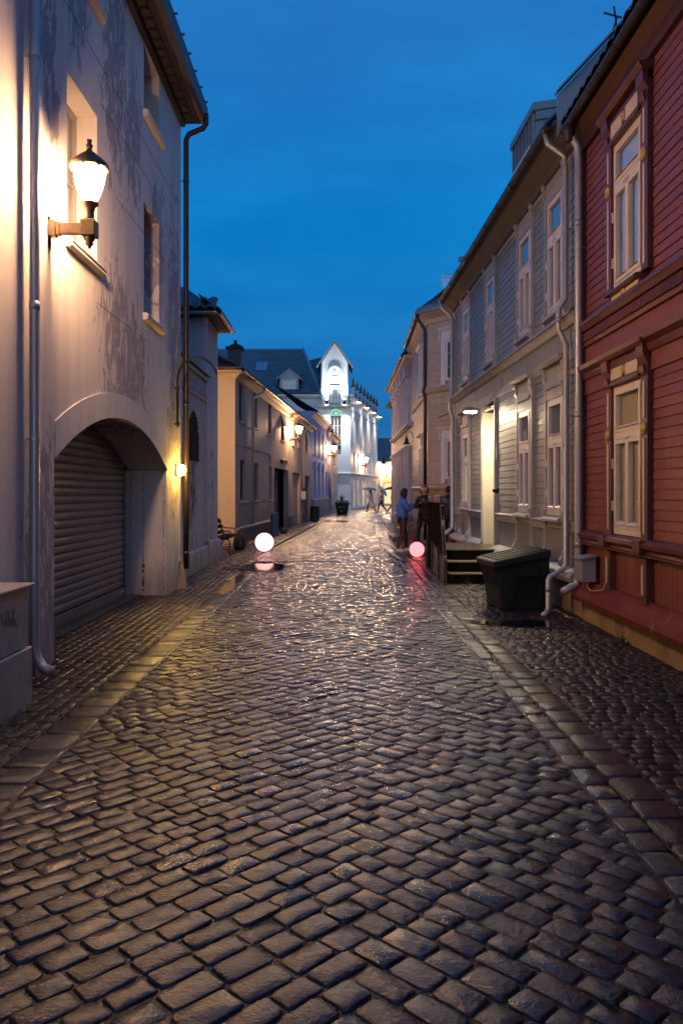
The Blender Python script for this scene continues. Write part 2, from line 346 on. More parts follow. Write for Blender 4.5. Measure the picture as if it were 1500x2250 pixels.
M['roomlit'] = emis('lit_room_glow', lin((255, 210, 160)), 0.5)
M['greensign'] = emis('green_sign_lit', lin((130, 205, 175)), 0.6)
M['banner'] = mat('magenta_banner', (0.42, 0.06, 0.26), 0.7, 0.3, 12, 0.2, 40)
M['skin'] = mat('skin', (0.50, 0.31, 0.23), 0.5, 0.06, 10, 0.05, 80)
M['bluecoat'] = mat('blue_jacket', (0.045, 0.14, 0.48), 0.55, 0.25, 9, 0.5, 14, dist=0.03)
M['blackcloth'] = mat('black_cloth', (0.012, 0.011, 0.012), 0.75, 0.3, 9, 0.5, 14, dist=0.03)
M['shinycoat'] = mat('dark_shiny_jacket', (0.015, 0.02, 0.035), 0.22, 0.3, 9, 0.6, 12, dist=0.03)
M['redcloth'] = mat('red_cloth', (0.36, 0.022, 0.026), 0.6, 0.15, 9, 0.2, 30)
M['whitecloth'] = mat('white_leather', (0.80, 0.72, 0.72), 0.5, 0.08, 9, 0.1, 40)
M['tancoat'] = mat('grey_tan_coat', (0.50, 0.44, 0.42), 0.7, 0.15, 9, 0.3, 14)
M['denim'] = mat('dark_trousers', (0.03, 0.03, 0.045), 0.7, 0.2, 9, 0.3, 20)
M['umbrella_blue'] = mat('blue_grey_umbrella', (0.10, 0.14, 0.24), 0.5, 0.1, 4, 0.05, 20)
M['umbrella_pale'] = mat('pale_umbrella', (0.42, 0.42, 0.46), 0.4, 0.1, 4, 0.05, 20)
M['leaf'] = mat('green_leaf', (0.055, 0.085, 0.03), 0.5, 0.3, 20, 0.1, 50)
M['stoneblue'] = mat('blue_grey_bollard', (0.13, 0.17, 0.25), 0.6, 0.35, 6, 0.6, 20, stretch=(1, 1, 0.4))
M['awning'] = mat('black_awning', (0.018, 0.016, 0.018), 0.6, 0.1, 4, 0.1, 20)
M['letter'] = mat('white_lettering', (0.6, 0.58, 0.6), 0.6, 0.02, 4, 0)
M['paper'] = mat('pale_notice', (0.55, 0.52, 0.5), 0.6, 0.05, 4, 0)
M['pot'] = mat('black_plant_pot', (0.02, 0.02, 0.022), 0.35, 0.2, 8, 0.1, 30)
M['redmetal'] = mat('red_folding_metal', (0.30, 0.05, 0.04), 0.4, 0.15, 8, 0.1, 30)
M['stonestep'] = mat('wet_stone_step', (0.09, 0.085, 0.07), 0.35, 0.3, 6, 0.4, 30)
M['eaveshade_grey'] = mat('shaded_eave_paint', (0.075, 0.064, 0.062), .6, .15, 5, .2, 40)  # darker copy of the grey trim, shade under the eaves painted in
M['eaveshade_red'] = mat('shaded_red_eave', (0.06, 0.018, 0.017), .6, .15, 5, .2, 40)  # darker copy of the red trim with the eave shade in its colour
M['cable'] = mat('cream_cable', (0.5, 0.42, 0.33), 0.5, 0.05, 5, 0)
M['scrawl'] = mat('marker_ink', (0.10, 0.08, 0.08), 0.6, 0.1, 5, 0)
M['terracotta_cap'] = mat('brown_coping_tile', (0.16, 0.08, 0.055), 0.5, 0.25, 9, 0.3, 30, objvar=0.2)
M['rust'] = mat('bare_brown_mortar', (0.12, 0.06, 0.04), 0.8, 0.4, 30, 0.5, 60)
M['hill'] = mat('dark_hillside', (0.02, 0.03, 0.035), 0.9, 0.3, 0.02, 0)

# ------------------------------------------------------------------ geometry helpers
ORG = {}

class Frame:
    """a wall's own axes: s runs along the wall, o outwards to the street, z up"""
    def __init__(self, x, y, dx=0.0, dy=1.0, side=1):
        l = math.hypot(dx, dy)
        self.o = Vector((x, y, 0)); self.d = Vector((dx / l, dy / l, 0))
        n = Vector((dy / l, -dx / l, 0))          # to the right of the direction
        self.n = n * side
    def __call__(self, s, o, z):
        return self.o + self.d * s + self.n * o + Vector((0, 0, z))
    def matrix(self, s, o, z):
        m = Matrix.Identity(4)
        m.col[0][:3] = self.d; m.col[1][:3] = self.n; m.col[2][:3] = (0, 0, 1); m.col[3][:3] = self(s, o, z)
        return m
W0 = lambda s, o, z: Vector((s, o, z))

class MB:
    def __init__(self): self.v = []; self.f = []
    def add(self, vs, fs):
        b = len(self.v)
        self.v += [tuple(p) for p in vs]
        self.f += [tuple(b + i for i in f) for f in fs]
    def box(self, F, s0, s1, o0, o1, z0, z1):
        c = [F(s, o, z) for z in (z0, z1) for o in (o0, o1) for s in (s0, s1)]
        self.add(c, [(0, 1, 3, 2), (4, 6, 7, 5), (0, 4, 5, 1), (2, 3, 7, 6), (0, 2, 6, 4), (1, 5, 7, 3)])
    def quad(self, a, b, c, d): self.add([a, b, c, d], [(0, 1, 2, 3)])
    def poly(self, pts): self.add(pts, [tuple(range(len(pts)))])
    def prism(self, base, top):
        n = len(base)
        self.add(list(base) + list(top), [tuple(range(n))[::-1], tuple(range(n, 2 * n))] + [(i, (i + 1) % n, n + (i + 1) % n, n + i) for i in range(n)])
    def sweep(self, F, prof, s0, s1):
        """profile of (o, z) points run along s"""
        self.prism([F(s0, o, z) for o, z in prof], [F(s1, o, z) for o, z in prof])
    def tube(self, path, r, n=8, cap=True):
        path = [Vector(p) for p in path]
        rs = r if isinstance(r, (list, tuple)) else [r] * len(path)
        rings = []
        up = None
        for i, p in enumerate(path):
            t = ((path[i + 1] if i + 1 < len(path) else p) - (path[i - 1] if i else p)).normalized()
            if up is None:
                a = Vector((0, 0, 1)) if abs(t.z) < 0.9 else Vector((1, 0, 0))
                u = t.cross(a).normalized()
            else:
                u = (up - t * up.dot(t)).normalized()
            up = u; w = t.cross(u)
            rings.append([p + (u * math.cos(2 * math.pi * k / n) + w * math.sin(2 * math.pi * k / n)) * rs[i] for k in range(n)])
        b = [q for rg in rings for q in rg]
        fs = [(i * n + k, i * n + (k + 1) % n, (i + 1) * n + (k + 1) % n, (i + 1) * n + k) for i in range(len(path) - 1) for k in range(n)]
        if cap: fs += [tuple(range(n))[::-1], tuple(range((len(path) - 1) * n, len(path) * n))]
        self.add(b, fs)
    def lathe(self, c, prof, n=12, axis=None):
        """prof: (radius, height) from one end to the other; axis: direction of height"""
        c = Vector(c); ax = Vector(axis or (0, 0, 1)).normalized()
        u = ax.cross(Vector((0, 1, 0)) if abs(ax.y) < 0.9 else Vector((1, 0, 0))).normalized(); w = ax.cross(u)
        vs = [c + ax * h + (u * math.cos(2 * math.pi * k / n) + w * math.sin(2 * math.pi * k / n)) * max(r, 1e-4) for r, h in prof for k in range(n)]
        m = len(prof)
        fs = [(i * n + k, i * n + (k + 1) % n, (i + 1) * n + (k + 1) % n, (i + 1) * n + k) for i in range(m - 1) for k in range(n)]
        fs += [tuple(range(n))[::-1], tuple(range((m - 1) * n, m * n))]
        self.add(vs, fs)
    def ball(self, c, r, n=16, m=10, sq=(1, 1, 1)):
        c = Vector(c)
        vs = [c + Vector((0, 0, -r * sq[2]))]
        for i in range(1, m):
            a = math.pi * i / m
            for k in range(n):
                b = 2 * math.pi * k / n
                vs.append(c + Vector((r * sq[0] * math.sin(a) * math.cos(b), r * sq[1] * math.sin(a) * math.sin(b), -r * sq[2] * math.cos(a))))
        vs.append(c + Vector((0, 0, r * sq[2])))
        fs = [(0, 1 + (k + 1) % n, 1 + k) for k in range(n)]
        for i in range(m - 2):
            for k in range(n):
                a = 1 + i * n
                fs.append((a + k, a + (k + 1) % n, a + n + (k + 1) % n, a + n + k))
        last = len(vs) - 1; a = 1 + (m - 2) * n
        fs += [(last, a + k, a + (k + 1) % n) for k in range(n)]
        self.add(vs, fs)
    def build(self, name, material, parent=None, smooth=False, bevel=0.0, recalc=True):
        og = ORG.get(parent.name, Vector((0, 0, 0))) if parent else Vector((0, 0, 0))
        me = bpy.data.meshes.new(name)
        me.from_pydata([(a - og.x, b - og.y, c - og.z) for a, b, c in self.v], [], self.f)
        me.materials.append(material)
        if recalc and len(self.f) < 30000:
            import bmesh
            bm = bmesh.new(); bm.from_mesh(me)
            bmesh.ops.recalc_face_normals(bm, faces=bm.faces)
            if bevel:
                bmesh.ops.bevel(bm, geom=bm.edges[:], offset=bevel, segments=1, affect='EDGES', clamp_overlap=True)
            bm.to_mesh(me); bm.free()
        if smooth: me.shade_smooth()
        me.update()
        o = bpy.data.objects.new(name, me)
        col.objects.link(o)
        if parent: o.parent = parent
        ORG[o.name] = og.copy()
        return o

def tag(o, label=None, cat=None, group=None, kind=None):
    if label: o['label'] = label
    if cat: o['category'] = cat
    if group: o['group'] = group
    if kind: o['kind'] = kind
    return o

def thing(name, loc, label, cat, group=None, kind=None):
    o = bpy.data.objects.new(name, None)
    o.empty_display_size = 0.2
    col.objects.link(o); o.location = loc
    ORG[o.name] = Vector(loc)
    return tag(o, label, cat, group, kind)

def struct(name, mb, material, smooth=False):
    o = mb.build(name, material, None, smooth, recalc=False)
    o['kind'] = 'structure'
    return o

def copy_tree(o, parent=None):
    c = o.copy(); col.objects.link(c); c.parent = parent
    for ch in o.children: copy_tree(ch, c)
    return c

CACHE = {}
def piece(name, key, make, material, parent, mw):
    """a small part whose mesh is shared; mw is its world matrix"""
    if key not in CACHE:
        mb = make()
        import bmesh
        me = bpy.data.meshes.new(name)
        me.from_pydata(mb.v, [], mb.f)
        bm = bmesh.new(); bm.from_mesh(me); bmesh.ops.recalc_face_normals(bm, faces=bm.faces); bm.to_mesh(me); bm.free()
        me.materials.append(material)
        CACHE[key] = me
    o = bpy.data.objects.new(name, CACHE[key]); col.objects.link(o)
    o.parent = parent
    o.matrix_local = Matrix.Translation(-ORG.get(parent.name, Vector((0, 0, 0)))) @ mw
    return o

# ------------------------------------------------------------------ walls
def front(mb, F, s0, s1, z0, z1, holes, depth=0.2, o=0.0):
    """flat wall face with rectangular holes and their reveals"""
    ss = sorted(set([s0, s1] + [h[0] for h in holes] + [h[1] for h in holes]))
    zs = sorted(set([z0, z1] + [h[2] for h in holes] + [h[3] for h in holes]))
    ss = [s for s in ss if s0 <= s <= s1]; zs = [z for z in zs if z0 <= z <= z1]
    for a, b in zip(ss, ss[1:]):
        for c, d in zip(zs, zs[1:]):
            ms, mz = (a + b) / 2, (c + d) / 2
            if any(h[0] < ms < h[1] and h[2] < mz < h[3] for h in holes): continue
            mb.quad(F(a, o, c), F(b, o, c), F(b, o, d), F(a, o, d))
    for a, b, c, d in holes:
        q = o - depth
        mb.quad(F(a, o, c), F(a, q, c), F(a, q, d), F(a, o, d))
        mb.quad(F(b, o, c), F(b, q, c), F(b, q, d), F(b, o, d))
        mb.quad(F(a, o, d), F(b, o, d), F(b, q, d), F(a, q, d))
        mb.quad(F(a, o, c), F(b, o, c), F(b, q, c), F(a, q, c))

def shell(mb, F, s0, s1, z0, z1, depth, far=True, near=True, back=True):
    if near: mb.quad(F(s0, 0, z0), F(s0, -depth, z0), F(s0, -depth, z1), F(s0, 0, z1))
    if far: mb.quad(F(s1, 0, z0), F(s1, -depth, z0), F(s1, -depth, z1), F(s1, 0, z1))
    if back: mb.quad(F(s0, -depth, z0), F(s1, -depth, z0), F(s1, -depth, z1), F(s0, -depth, z1))

def plank_row(parent, F, s0, s1, z, h, material, key, t=0.022, name='plank', o=0.0):
    L = round(s1 - s0, 2)
    def mk():
        m = MB(); m.sweep(W0, [(0, .004), (t, .004), (t, h * 0.15), (t * 0.72, h - .002), (0, h - .002)], 0, L); return m
    return piece(name, (key, L, round(h, 3)), mk, material, parent, F.matrix(s0, o, z))

CR = random.Random(17)
def clad(parent, F, s0, s1, z0, z1, holes, h, material, key, t=0.022, rng=None, dark=None):
    """lap boards, each a part, cut round the holes"""
    n = max(1, round((z1 - z0) / h)); hh = (z1 - z0) / n
    for i in range(n):
        z = z0 + i * hh; mz = z + hh / 2
        cuts = sorted([(a, b) for a, b, c, d in holes if c - hh * 0.4 < mz < d + hh * 0.4])
        s = s0
        segs = []
        for a, b in cuts:
            if a > s: segs.append((s, min(a, s1)))
            s = max(s, b)
        if s < s1: segs.append((s, s1))
        for a, b in segs:
            if b - a <= 0.04: continue
            cutpts = [a]
            if b - a > 1.3 and CR.random() < .55: cutpts.append(round(a + (b - a) * CR.uniform(.3, .7), 1))
            cutpts.append(b)
            for c0, c1 in zip(cutpts, cutpts[1:]):
                plank_row(parent, F, c0 + 0.0012, c1 - 0.0012, z + CR.uniform(-.0012, .0012), hh, material, key, t, o=CR.uniform(-.0015, .0015))

def vboards(parent, F, s0, s1, z0, z1, w, material, key, o=0.0, t=0.016, name='panel_board'):
    n = max(1, round((s1 - s0) / w)); ww = (s1 - s0) / n
    def mk():
        m = MB(); g = 0.004
        m.prism([(g / 2, 0, 0), (ww - g / 2, 0, 0), (ww - g / 2 - .003, t, 0), (g / 2 + .003, t, 0)],
                [(g / 2, 0, z1 - z0), (ww - g / 2, 0, z1 - z0), (ww - g / 2 - .003, t, z1 - z0), (g / 2 + .003, t, z1 - z0)]); return m
    for i in range(n):
        piece(name, (key, round(ww, 3), round(z1 - z0, 3)), mk, material, parent, F.matrix(s0 + i * ww, o, z0))

def roof_plane(parent, F, s0, s1, o0, z0, rise, run, material, tile_parts=True, tw=0.22, key='t', thick=0.05, name='roof'):
    """pantiled slope rising away from the street: corrugated sheet of tiles plus an eave course of single tiles"""
    n = int((s1 - s0) / tw); tw = (s1 - s0) / n
    L = math.hypot(rise, run); nc = max(1, int(L / 0.34))
    mb = MB()
    prof = [(0, 0), (0.25, 0.035), (0.5, 0.045), (0.75, 0.03)]
    cols = [(i + p, h) for i in range(n) for p, h in prof] + [(n, 0)]
    vs = []
    rows = []
    for j in range(nc):
        for (f, lift) in ((j / nc, 0.028), ((j + 1) / nc, 0.0)):
            rows.append((f, lift))
    nx, nz = -rise / L, run / L   # normal comps (o,z) ; slope goes to -o
    for f, lift in rows:
        for c, h in cols:
            hh = h + lift
            vs.append(F(s0 + c * tw, o0 - run * f - nx * -hh * 0, z0 + rise * f + hh))
    m = len(cols)
    fs = [(r * m + c, r * m + c + 1, (r + 1) * m + c + 1, (r + 1) * m + c) for r in range(len(rows) - 1) for c in range(m - 1)]
    mb.add(vs, fs)
    roof = mb.build(name, material, parent)
    roof['kind'] = 'stuff'
    if tile_parts:
        def mk():
            q = MB(); k = 5; l = 0.40
            for half in (0,):
                pts = [(tw * (i / k), 0.05 * math.sin(math.pi * i / k) ** 0.8 if 0 < i < k else 0.0) for i in range(k + 1)]
                a = [(x, 0.055, h + 0.03 - 0.055 * rise / run) for x, h in pts]; b = [(x, 0.055 - l * run / L, h + 0.03 + l * rise / L - 0.055 * rise / run) for x, h in pts]
                q.add(a + b, [(i, i + 1, k + 2 + i, k + 1 + i) for i in range(k)])
                a2 = [(x, y, z - 0.016) for x, y, z in a]
                q.add(a + a2, [(i, i + 1, k + 2 + i, k + 1 + i) for i in range(k)])
                b2 = [(x, y, z - 0.016) for x, y, z in b]
                q.add(a2 + b2, [(i, i + 1, k + 2 + i, k + 1 + i) for i in range(k)])
            return q
        for i in range(n):
            piece('roof_tile', ('tile', key, round(tw, 4)), mk, material, parent, F.matrix(s0 + i * tw, o0, z0))
    return roof

def gutter(parent, F, s0, s1, o, z, material, r=0.06):
    mb = MB()
    prof = [(r * math.cos(math.pi + math.pi * k / 8), r * math.sin(math.pi + math.pi * k / 8)) for k in range(9)]
    prof += [((r - .006) * math.cos(math.pi * 2 - math.pi * k / 8), (r - .006) * math.sin(math.pi * 2 - math.pi * k / 8)) for k in range(9)]
    mb.sweep(F, [(o + a, z + b) for a, b in prof], s0, s1)
    g = mb.build('gutter', material, parent)
    mb = MB(); n = int((s1 - s0) / 0.9)
    for i in range(n + 1):
        s = s0 + 0.1 + i * (s1 - s0 - 0.2) / max(1, n)
        mb.tube([F(s, o + (r + .004) * math.cos(math.pi + math.pi * k / 6), z + (r + .004) * math.sin(math.pi + math.pi * k / 6)) for k in range(7)], 0.007, 4)
    h = mb.build('gutter_bracket', material, g); h['kind'] = 'stuff'
    return g

def pipe(parent, pts, r, material, name='downpipe', clips=(), joints=()):
    mb = MB(); mb.tube(pts, r, 12)
    for (x, y, z) in joints:
        mb.tube([(x, y, z - 0.035), (x, y, z + 0.035)], r * 1.09, 12)
    p = mb.build(name, material, parent, smooth=False)
    p.data.shade_smooth()
    for (x, y, z, wx) in clips:
        m = MB(); m.tube([(x, y, z - 0.012), (x, y, z + 0.012)], r * 1.2, 12); m.tube([(x, y, z), (wx, y, z)], 0.008, 5)
        m.build('pipe_clip', material, p)
    return p

def simple_window(parent, F, s0, s1, z0, z1, o, material, mull=1, bars=0, fw=0.05, sill=None, pane=None, back=None, label=None, open_=0):
    """framed window with vertical mullions and horizontal bars, panes as sub-parts"""
    mb = MB()
    mb.box(F, s0, s1, o - 0.04, o + 0.02, z0, z0 + fw); mb.box(F, s0, s1, o - 0.04, o + 0.02, z1 - fw, z1)
    mb.box(F, s0, s0 + fw, o - 0.04, o + 0.018, z0 + fw, z1 - fw); mb.box(F, s1 - fw, s1, o - 0.04, o + 0.018, z0 + fw, z1 - fw)
    iw = (s1 - s0 - 2 * fw)
    for i in range(mull):
        c = s0 + fw + iw * (i + 1) / (mull + 1)
        mb.box(F, c - fw * .5, c + fw * .5, o - 0.035, o + 0.012, z0 + fw, z1 - fw)
    for i in range(bars):
        c = z0 + (z1 - z0) * (i + 1) / (bars + 1)
        mb.box(F, s0 + fw, s1 - fw, o - 0.033, o + 0.008, c - .014, c + .014)
    w = mb.build('window', material, parent)
    if label: w['label'] = label
    for i in range(mull + 1):
        a = s0 + fw + iw * i / (mull + 1) + 0.002; b = s0 + fw + iw * (i + 1) / (mull + 1) - 0.002
        m = MB(); m.box(F, a, b, o - 0.022, o - 0.014, z0 + fw, z1 - fw); m.build('pane', pane or M['glass'], w)
    if back:
        m = MB(); m.quad(F(s0 + fw * .5, o - 0.05, z0), F(s1 - fw * .5, o - 0.05, z0), F(s1 - fw * .5, o - 0.05, z1), F(s0 + fw * .5, o - 0.05, z1))
        m.build('blind', back, w)
    if sill:
        m = MB(); m.sweep(F, [(o - 0.02, z0 - 0.01), (sill, z0 - 0.045), (sill, z0 - 0.105), (o - 0.02, z0 - 0.105)], s0 - 0.08, s1 + 0.08)
        m.build('sill', M['plaster_smooth'], w, bevel=0.008)
    return w

def cross_window(parent, F, s0, s1, z0, z1, zt, o, material, blind=None, hinge_side=1):
    """tall timber window: one light over a transom and two casements below"""
    mb = MB(); fw = 0.05
    mb.box(F, s0, s0 + fw, o - 0.05, o, z0, z1); mb.box(F, s1 - fw, s1, o - 0.05, o, z0, z1)
    mb.box(F, s0 + fw, s1 - fw, o - 0.05, o - .002, z1 - fw, z1); mb.box(F, s0 + fw, s1 - fw, o - 0.05, o + .002, z0, z0 + fw + .01)
    mb.box(F, s0 + fw, s1 - fw, o - 0.05, o + 0.008, zt - 0.04, zt + 0.035)
    w = mb.build('window', material, parent)
    def sash(a, b, c, d, f=0.042):
        m = MB()
        m.box(F, a, a + f, o - 0.04, o + 0.012, c, d); m.box(F, b - f, b, o - 0.04, o + 0.012, c, d)
        m.box(F, a + f, b - f, o - 0.04, o + 0.010, d - f, d); m.box(F, a + f, b - f, o - 0.04, o + 0.010, c, c + f * 1.5)
        # sloping glazing bead on the bottom rail
        m.prism([F(a + f, o + .011, c + f * 1.5), F(a + f, o + .03, c + f * 1.1), F(a + f, o - .03, c + f * 1.9)],
                [F(b - f, o + .011, c + f * 1.5), F(b - f, o + .03, c + f * 1.1), F(b - f, o - .03, c + f * 1.9)])
        m.build('sash', material, w)
        m = MB(); m.box(F, a + f - .004, b - f + .004, o - 0.026, o - 0.020, c + f, d - f); m.build('pane', M['glass'], w)
    g = 0.003
    sash(s0 + fw + g, s1 - fw - g, zt + 0.035 + g, z1 - fw - g)
    mid = (s0 + s1) / 2
    sash(s0 + fw + g, mid - g, z0 + fw + .01 + g, zt - 0.04 - g)
    sash(mid + g, s1 - fw - g, z0 + fw + .01 + g, zt - 0.04 - g)
    m = MB()
    for zz in (z0 + 0.25, zt - 0.35):
        for sd in (s0 - 0.01, s1 - 0.012):
            m.box(F, sd, sd + 0.022, o + 0.001, o + 0.02, zz, zz + 0.11)
    m.box(F, mid - 0.09, mid + 0.09, o + 0.02, o + 0.028, zt - 0.035, zt - 0.02)
    h = m.build('hinge', material, w); h['kind'] = 'stuff'
    if blind:
        m = MB(); q = 20
        for i in range(q):
            a = s0 + .05 + (s1 - s0 - .1) * i / q; b = s0 + .05 + (s1 - s0 - .1) * (i + 1) / q
            m.quad(F(a, o - 0.052 - .012 * (i % 2), z0), F(b, o - 0.052 - .012 * ((i + 1) % 2), z0), F(b, o - 0.052 - .012 * ((i + 1) % 2), z1), F(a, o - 0.052 - .012 * (i % 2), z1))
        m.build('curtain', blind, w)
    return w

# ------------------------------------------------------------------ paving
def clip(poly, hp):
    """keep the side where a*x+b*y<=c"""
    a, b, c = hp
    out = []
    n = len(poly)
    for i in range(n):
        p, q = poly[i], poly[(i + 1) % n]
        dp = a * p[0] + b * p[1] - c; dq = a * q[0] + b * q[1] - c
        if dp <= 0: out.append(p)
        if (dp < 0 < dq) or (dq < 0 < dp):
            t = dp / (dp - dq); out.append((p[0] + (q[0] - p[0]) * t, p[1] + (q[1] - p[1]) * t))
    return out

def halfplanes(poly, inset):
    """counter-clockwise convex polygon -> half planes"""
    hp = []
    n = len(poly)
    for i in range(n):
        (x0, y0), (x1, y1) = poly[i], poly[(i + 1) % n]
        nx, ny = (y1 - y0), -(x1 - x0); l = math.hypot(nx, ny); nx /= l; ny /= l
        hp.append((nx, ny, nx * x0 + ny * y0 - inset))
    return hp

def area(p): return abs(sum(p[i][0] * p[(i + 1) % len(p)][1] - p[(i + 1) % len(p)][0] * p[i][1] for i in range(len(p)))) / 2

def stone_geo(poly, z, rng, dome, tilt, low, zj, cut=0.11):
    """rounded, slightly domed and tilted sett"""
    if low: pts = poly
    else:
        pts = []
        n = len(poly)
        for i in range(n):
            a, b, c = poly[i - 1], poly[i], poly[(i + 1) % n]
            k = cut * rng.uniform(0.6, 1.3)
            pts.append((b[0] + (a[0] - b[0]) * k, b[1] + (a[1] - b[1]) * k))
            pts.append((b[0] + (c[0] - b[0]) * k, b[1] + (c[1] - b[1]) * k))
    n = len(pts)
    cx = sum(p[0] for p in pts) / n; cy = sum(p[1] for p in pts) / n
    tx, ty = rng.gauss(0, tilt), rng.gauss(0, tilt)
    zz = z + rng.gauss(0, zj)
    vs = []
    for sc, dz in ((1.0, -0.018), (0.966, -0.0028), (0.90, 0.0)):
        for x, y in pts:
            dx, dy = (x - cx) * sc, (y - cy) * sc
            j = rng.uniform(-.0015, .0015) if sc < 1 and not low else 0
            vs.append((cx + dx, cy + dy, zz + dz + tx * dx + ty * dy + j))
    vs.append((cx, cy, zz + dome * rng.uniform(0.4, 1.4)))
    fs = []
    for r in range(2):
        for k in range(n):
            fs.append((r * n + k, r * n + (k + 1) % n, (r + 1) * n + (k + 1) % n, (r + 1) * n + k))
    for k in range(n): fs.append((2 * n + k, 2 * n + (k + 1) % n, 3 * n))
    return vs, fs

def emit_stones(stones, parent, name, material, nparts, seed):
    """stones: list of (poly, z, opts). The largest in view become objects, the rest one mesh"""
    rng = random.Random(seed)
    def rank(s):
        x = sum(p[0] for p in s[0]) / len(s[0]); y = sum(p[1] for p in s[0]) / len(s[0])
        vis = y > 2.25 and abs(x) / max(y, .1) < 0.45
        return (0 if vis else 1, y * y / max(area(s[0]), 1e-4) * (1 if vis else 1))
    stones.sort(key=rank)
    V, Fc, T = [], [], []
    for i, (poly, z, dome, tilt, zj) in enumerate(stones):
        cy = sum(p[1] for p in poly) / len(poly)
        vs, fs = stone_geo(poly, z, rng, dome, tilt, cy > 22, zj)
        tone = rng.random()
        if i < nparts:
            cx = sum(p[0] for p in poly) / len(poly)
            me = bpy.data.meshes.new(name)
            me.from_pydata([(a - cx, b - cy, c) for a, b, c in vs], [], fs); me.shade_smooth()
            at = me.attributes.new('tone', 'FLOAT', 'POINT'); at.data.foreach_set('value', [tone] * len(vs))
            me.materials.append(material)
            o = bpy.data.objects.new(name, me); col.objects.link(o); o.parent = parent; o.location = (cx, cy, 0)
        else:
            b = len(V); V += vs; Fc += [tuple(b + k for k in f) for f in fs]; T += [tone] * len(vs)
    if V:
        me = bpy.data.meshes.new(name + '_field')
        me.from_pydata(V, [], Fc); me.shade_smooth()
        at = me.attributes.new('tone', 'FLOAT', 'POINT'); at.data.foreach_set('value', T)
        me.materials.append(material)
        o = bpy.data.objects.new(name + '_field', me); col.objects.link(o); o.parent = parent; o['kind'] = 'stuff'

def lay(region, ang, L, W, z, seed, gap=0.011, dome=0.004, tilt=0.03, zj=0.002, jit=0.012, lvar=0.3, zf=None, minf=0.22):
    """running-bond courses at an angle over a convex region -> stones"""
    rng = random.Random(seed)
    hps = halfplanes(region, gap / 2)
    ca, sa = math.cos(ang), math.sin(ang)
    loc = [(x * ca + y * sa, -x * sa + y * ca) for x, y in region]
    u0, u1 = min(p[0] for p in loc), max(p[0] for p in loc); v0, v1 = min(p[1] for p in loc), max(p[1] for p in loc)
    out = []
    v = v0
    row = 0
    while v < v1:
        w = W * rng.uniform(0.9, 1.1)
        u = u0 - rng.uniform(0, L)
        ph1, ph2 = rng.uniform(0, 6), rng.uniform(0, 6)
        while u < u1:
            l = L * rng.uniform(1 - lvar, 1 + lvar)
            # quick reject
            cu, cv = u + l / 2, v + w / 2
            x, y = cu * ca - cv * sa, cu * sa + cv * ca
            if all(a * x + b * y - c < 0.5 * L for a, b, c in hps):
                q = []
                wob = lambda t, ph: 0.006 * math.sin(t * 2.1 + ph)
                for du, dv in ((0, 0), (1, 0), (1, 1), (0, 1)):
                    uu = u + du * l + (gap / 2 if du == 0 else -gap / 2) + rng.uniform(-jit, jit) * .5
                    vv = v + dv * w + (gap / 2 if dv == 0 else -gap / 2) + rng.uniform(-jit, jit) * .35
                    q.append((uu * ca - vv * sa, uu * sa + vv * ca))
                for hp in hps:
                    q = clip(q, hp)
                    if len(q) < 3: break
                if len(q) >= 3:
                    p2 = []
                    for p in q:
                        if not p2 or math.hypot(p[0] - p2[-1][0], p[1] - p2[-1][1]) > 0.012: p2.append(p)
                    if len(p2) > 2 and math.hypot(p2[0][0] - p2[-1][0], p2[0][1] - p2[-1][1]) < 0.012: p2.pop()
                    if len(p2) >= 3 and area(p2) > minf * L * W:
                        zz = z if zf is None else zf(x, y)
                        out.append((p2, zz, dome, tilt, zj))
            u += l
        v += w; row += 1
    return out

def ribbon(pts, w, L, z, seed, dome=0.003, tilt=0.015, zf=None, gap=0.01):
    """a course of long kerb or channel stones laid along a line; w is to the right of the line"""
    rng = random.Random(seed); out = []
    for (x0, y0), (x1, y1) in zip(pts, pts[1:]):
        D = math.hypot(x1 - x0, y1 - y0); dx, dy = (x1 - x0) / D, (y1 - y0) / D; nx, ny = dy, -dx
        t = 0
        while t < D - 0.05:
            l = min(L * rng.uniform(0.7, 1.35), D - t)
            if D - t - l < 0.12: l = D - t
            a, b = t + gap / 2, t + l - gap / 2
            j = lambda: rng.uniform(-.007, .007)
            q = [(x0 + dx * a + nx * (0 + .004) + j(), y0 + dy * a + ny * .004), (x0 + dx * a + nx * (w - .004) + j(), y0 + dy * a + ny * (w - .004)),
                 (x0 + dx * b + nx * (w - .004) + j(), y0 + dy * b + ny * (w - .004)), (x0 + dx * b + nx * .004 + j(), y0 + dy * b + ny * .004)]
            out.append((q, z, dome, tilt, 0.002)); t += l
    return out

# ================================================================== GROUND
mb = MB(); mb.quad((-700, -300, -0.09), (700, -300, -0.09), (700, 1400, -0.09), (-700, 1400, -0.09))
struct('ground', mb, M['ground'])
mb = MB()
zf = lambda x, y: -0.017 * (x / 1.6) ** 2
for i in range(24):
    xa, xb = -2.05 + 3.53 * i / 24, -2.05 + 3.53 * (i + 1) / 24
    za, zb_ = zf(xa, 0) - .0085, zf(xb, 0) - .0085
    mb.quad((xa, -6, za), (xb, -6, zb_), (xb, 18.2, zb_), (xa, 18.2, za))
mb.prism([(-2.2, 18.2, -0.085), (1.45, 18.2, -0.085), (1.95, 40, -0.085), (-1.14, 40, -0.085)], [(-2.2, 18.2, -0.03), (1.45, 18.2, -0.03), (1.95, 40, -0.03), (-1.14, 40, -0.03)])
mb.prism([(-1.6, 40, -0.085), (2.6, 40, -0.085), (7, 64, -0.085), (-0.8, 64, -0.085)], [(-1.6, 40, -0.025), (2.6, 40, -0.025), (7, 64, -0.025), (-0.8, 64, -0.025)])
road = struct('road', mb, M['joint'])
ST = []
A45 = R(44)
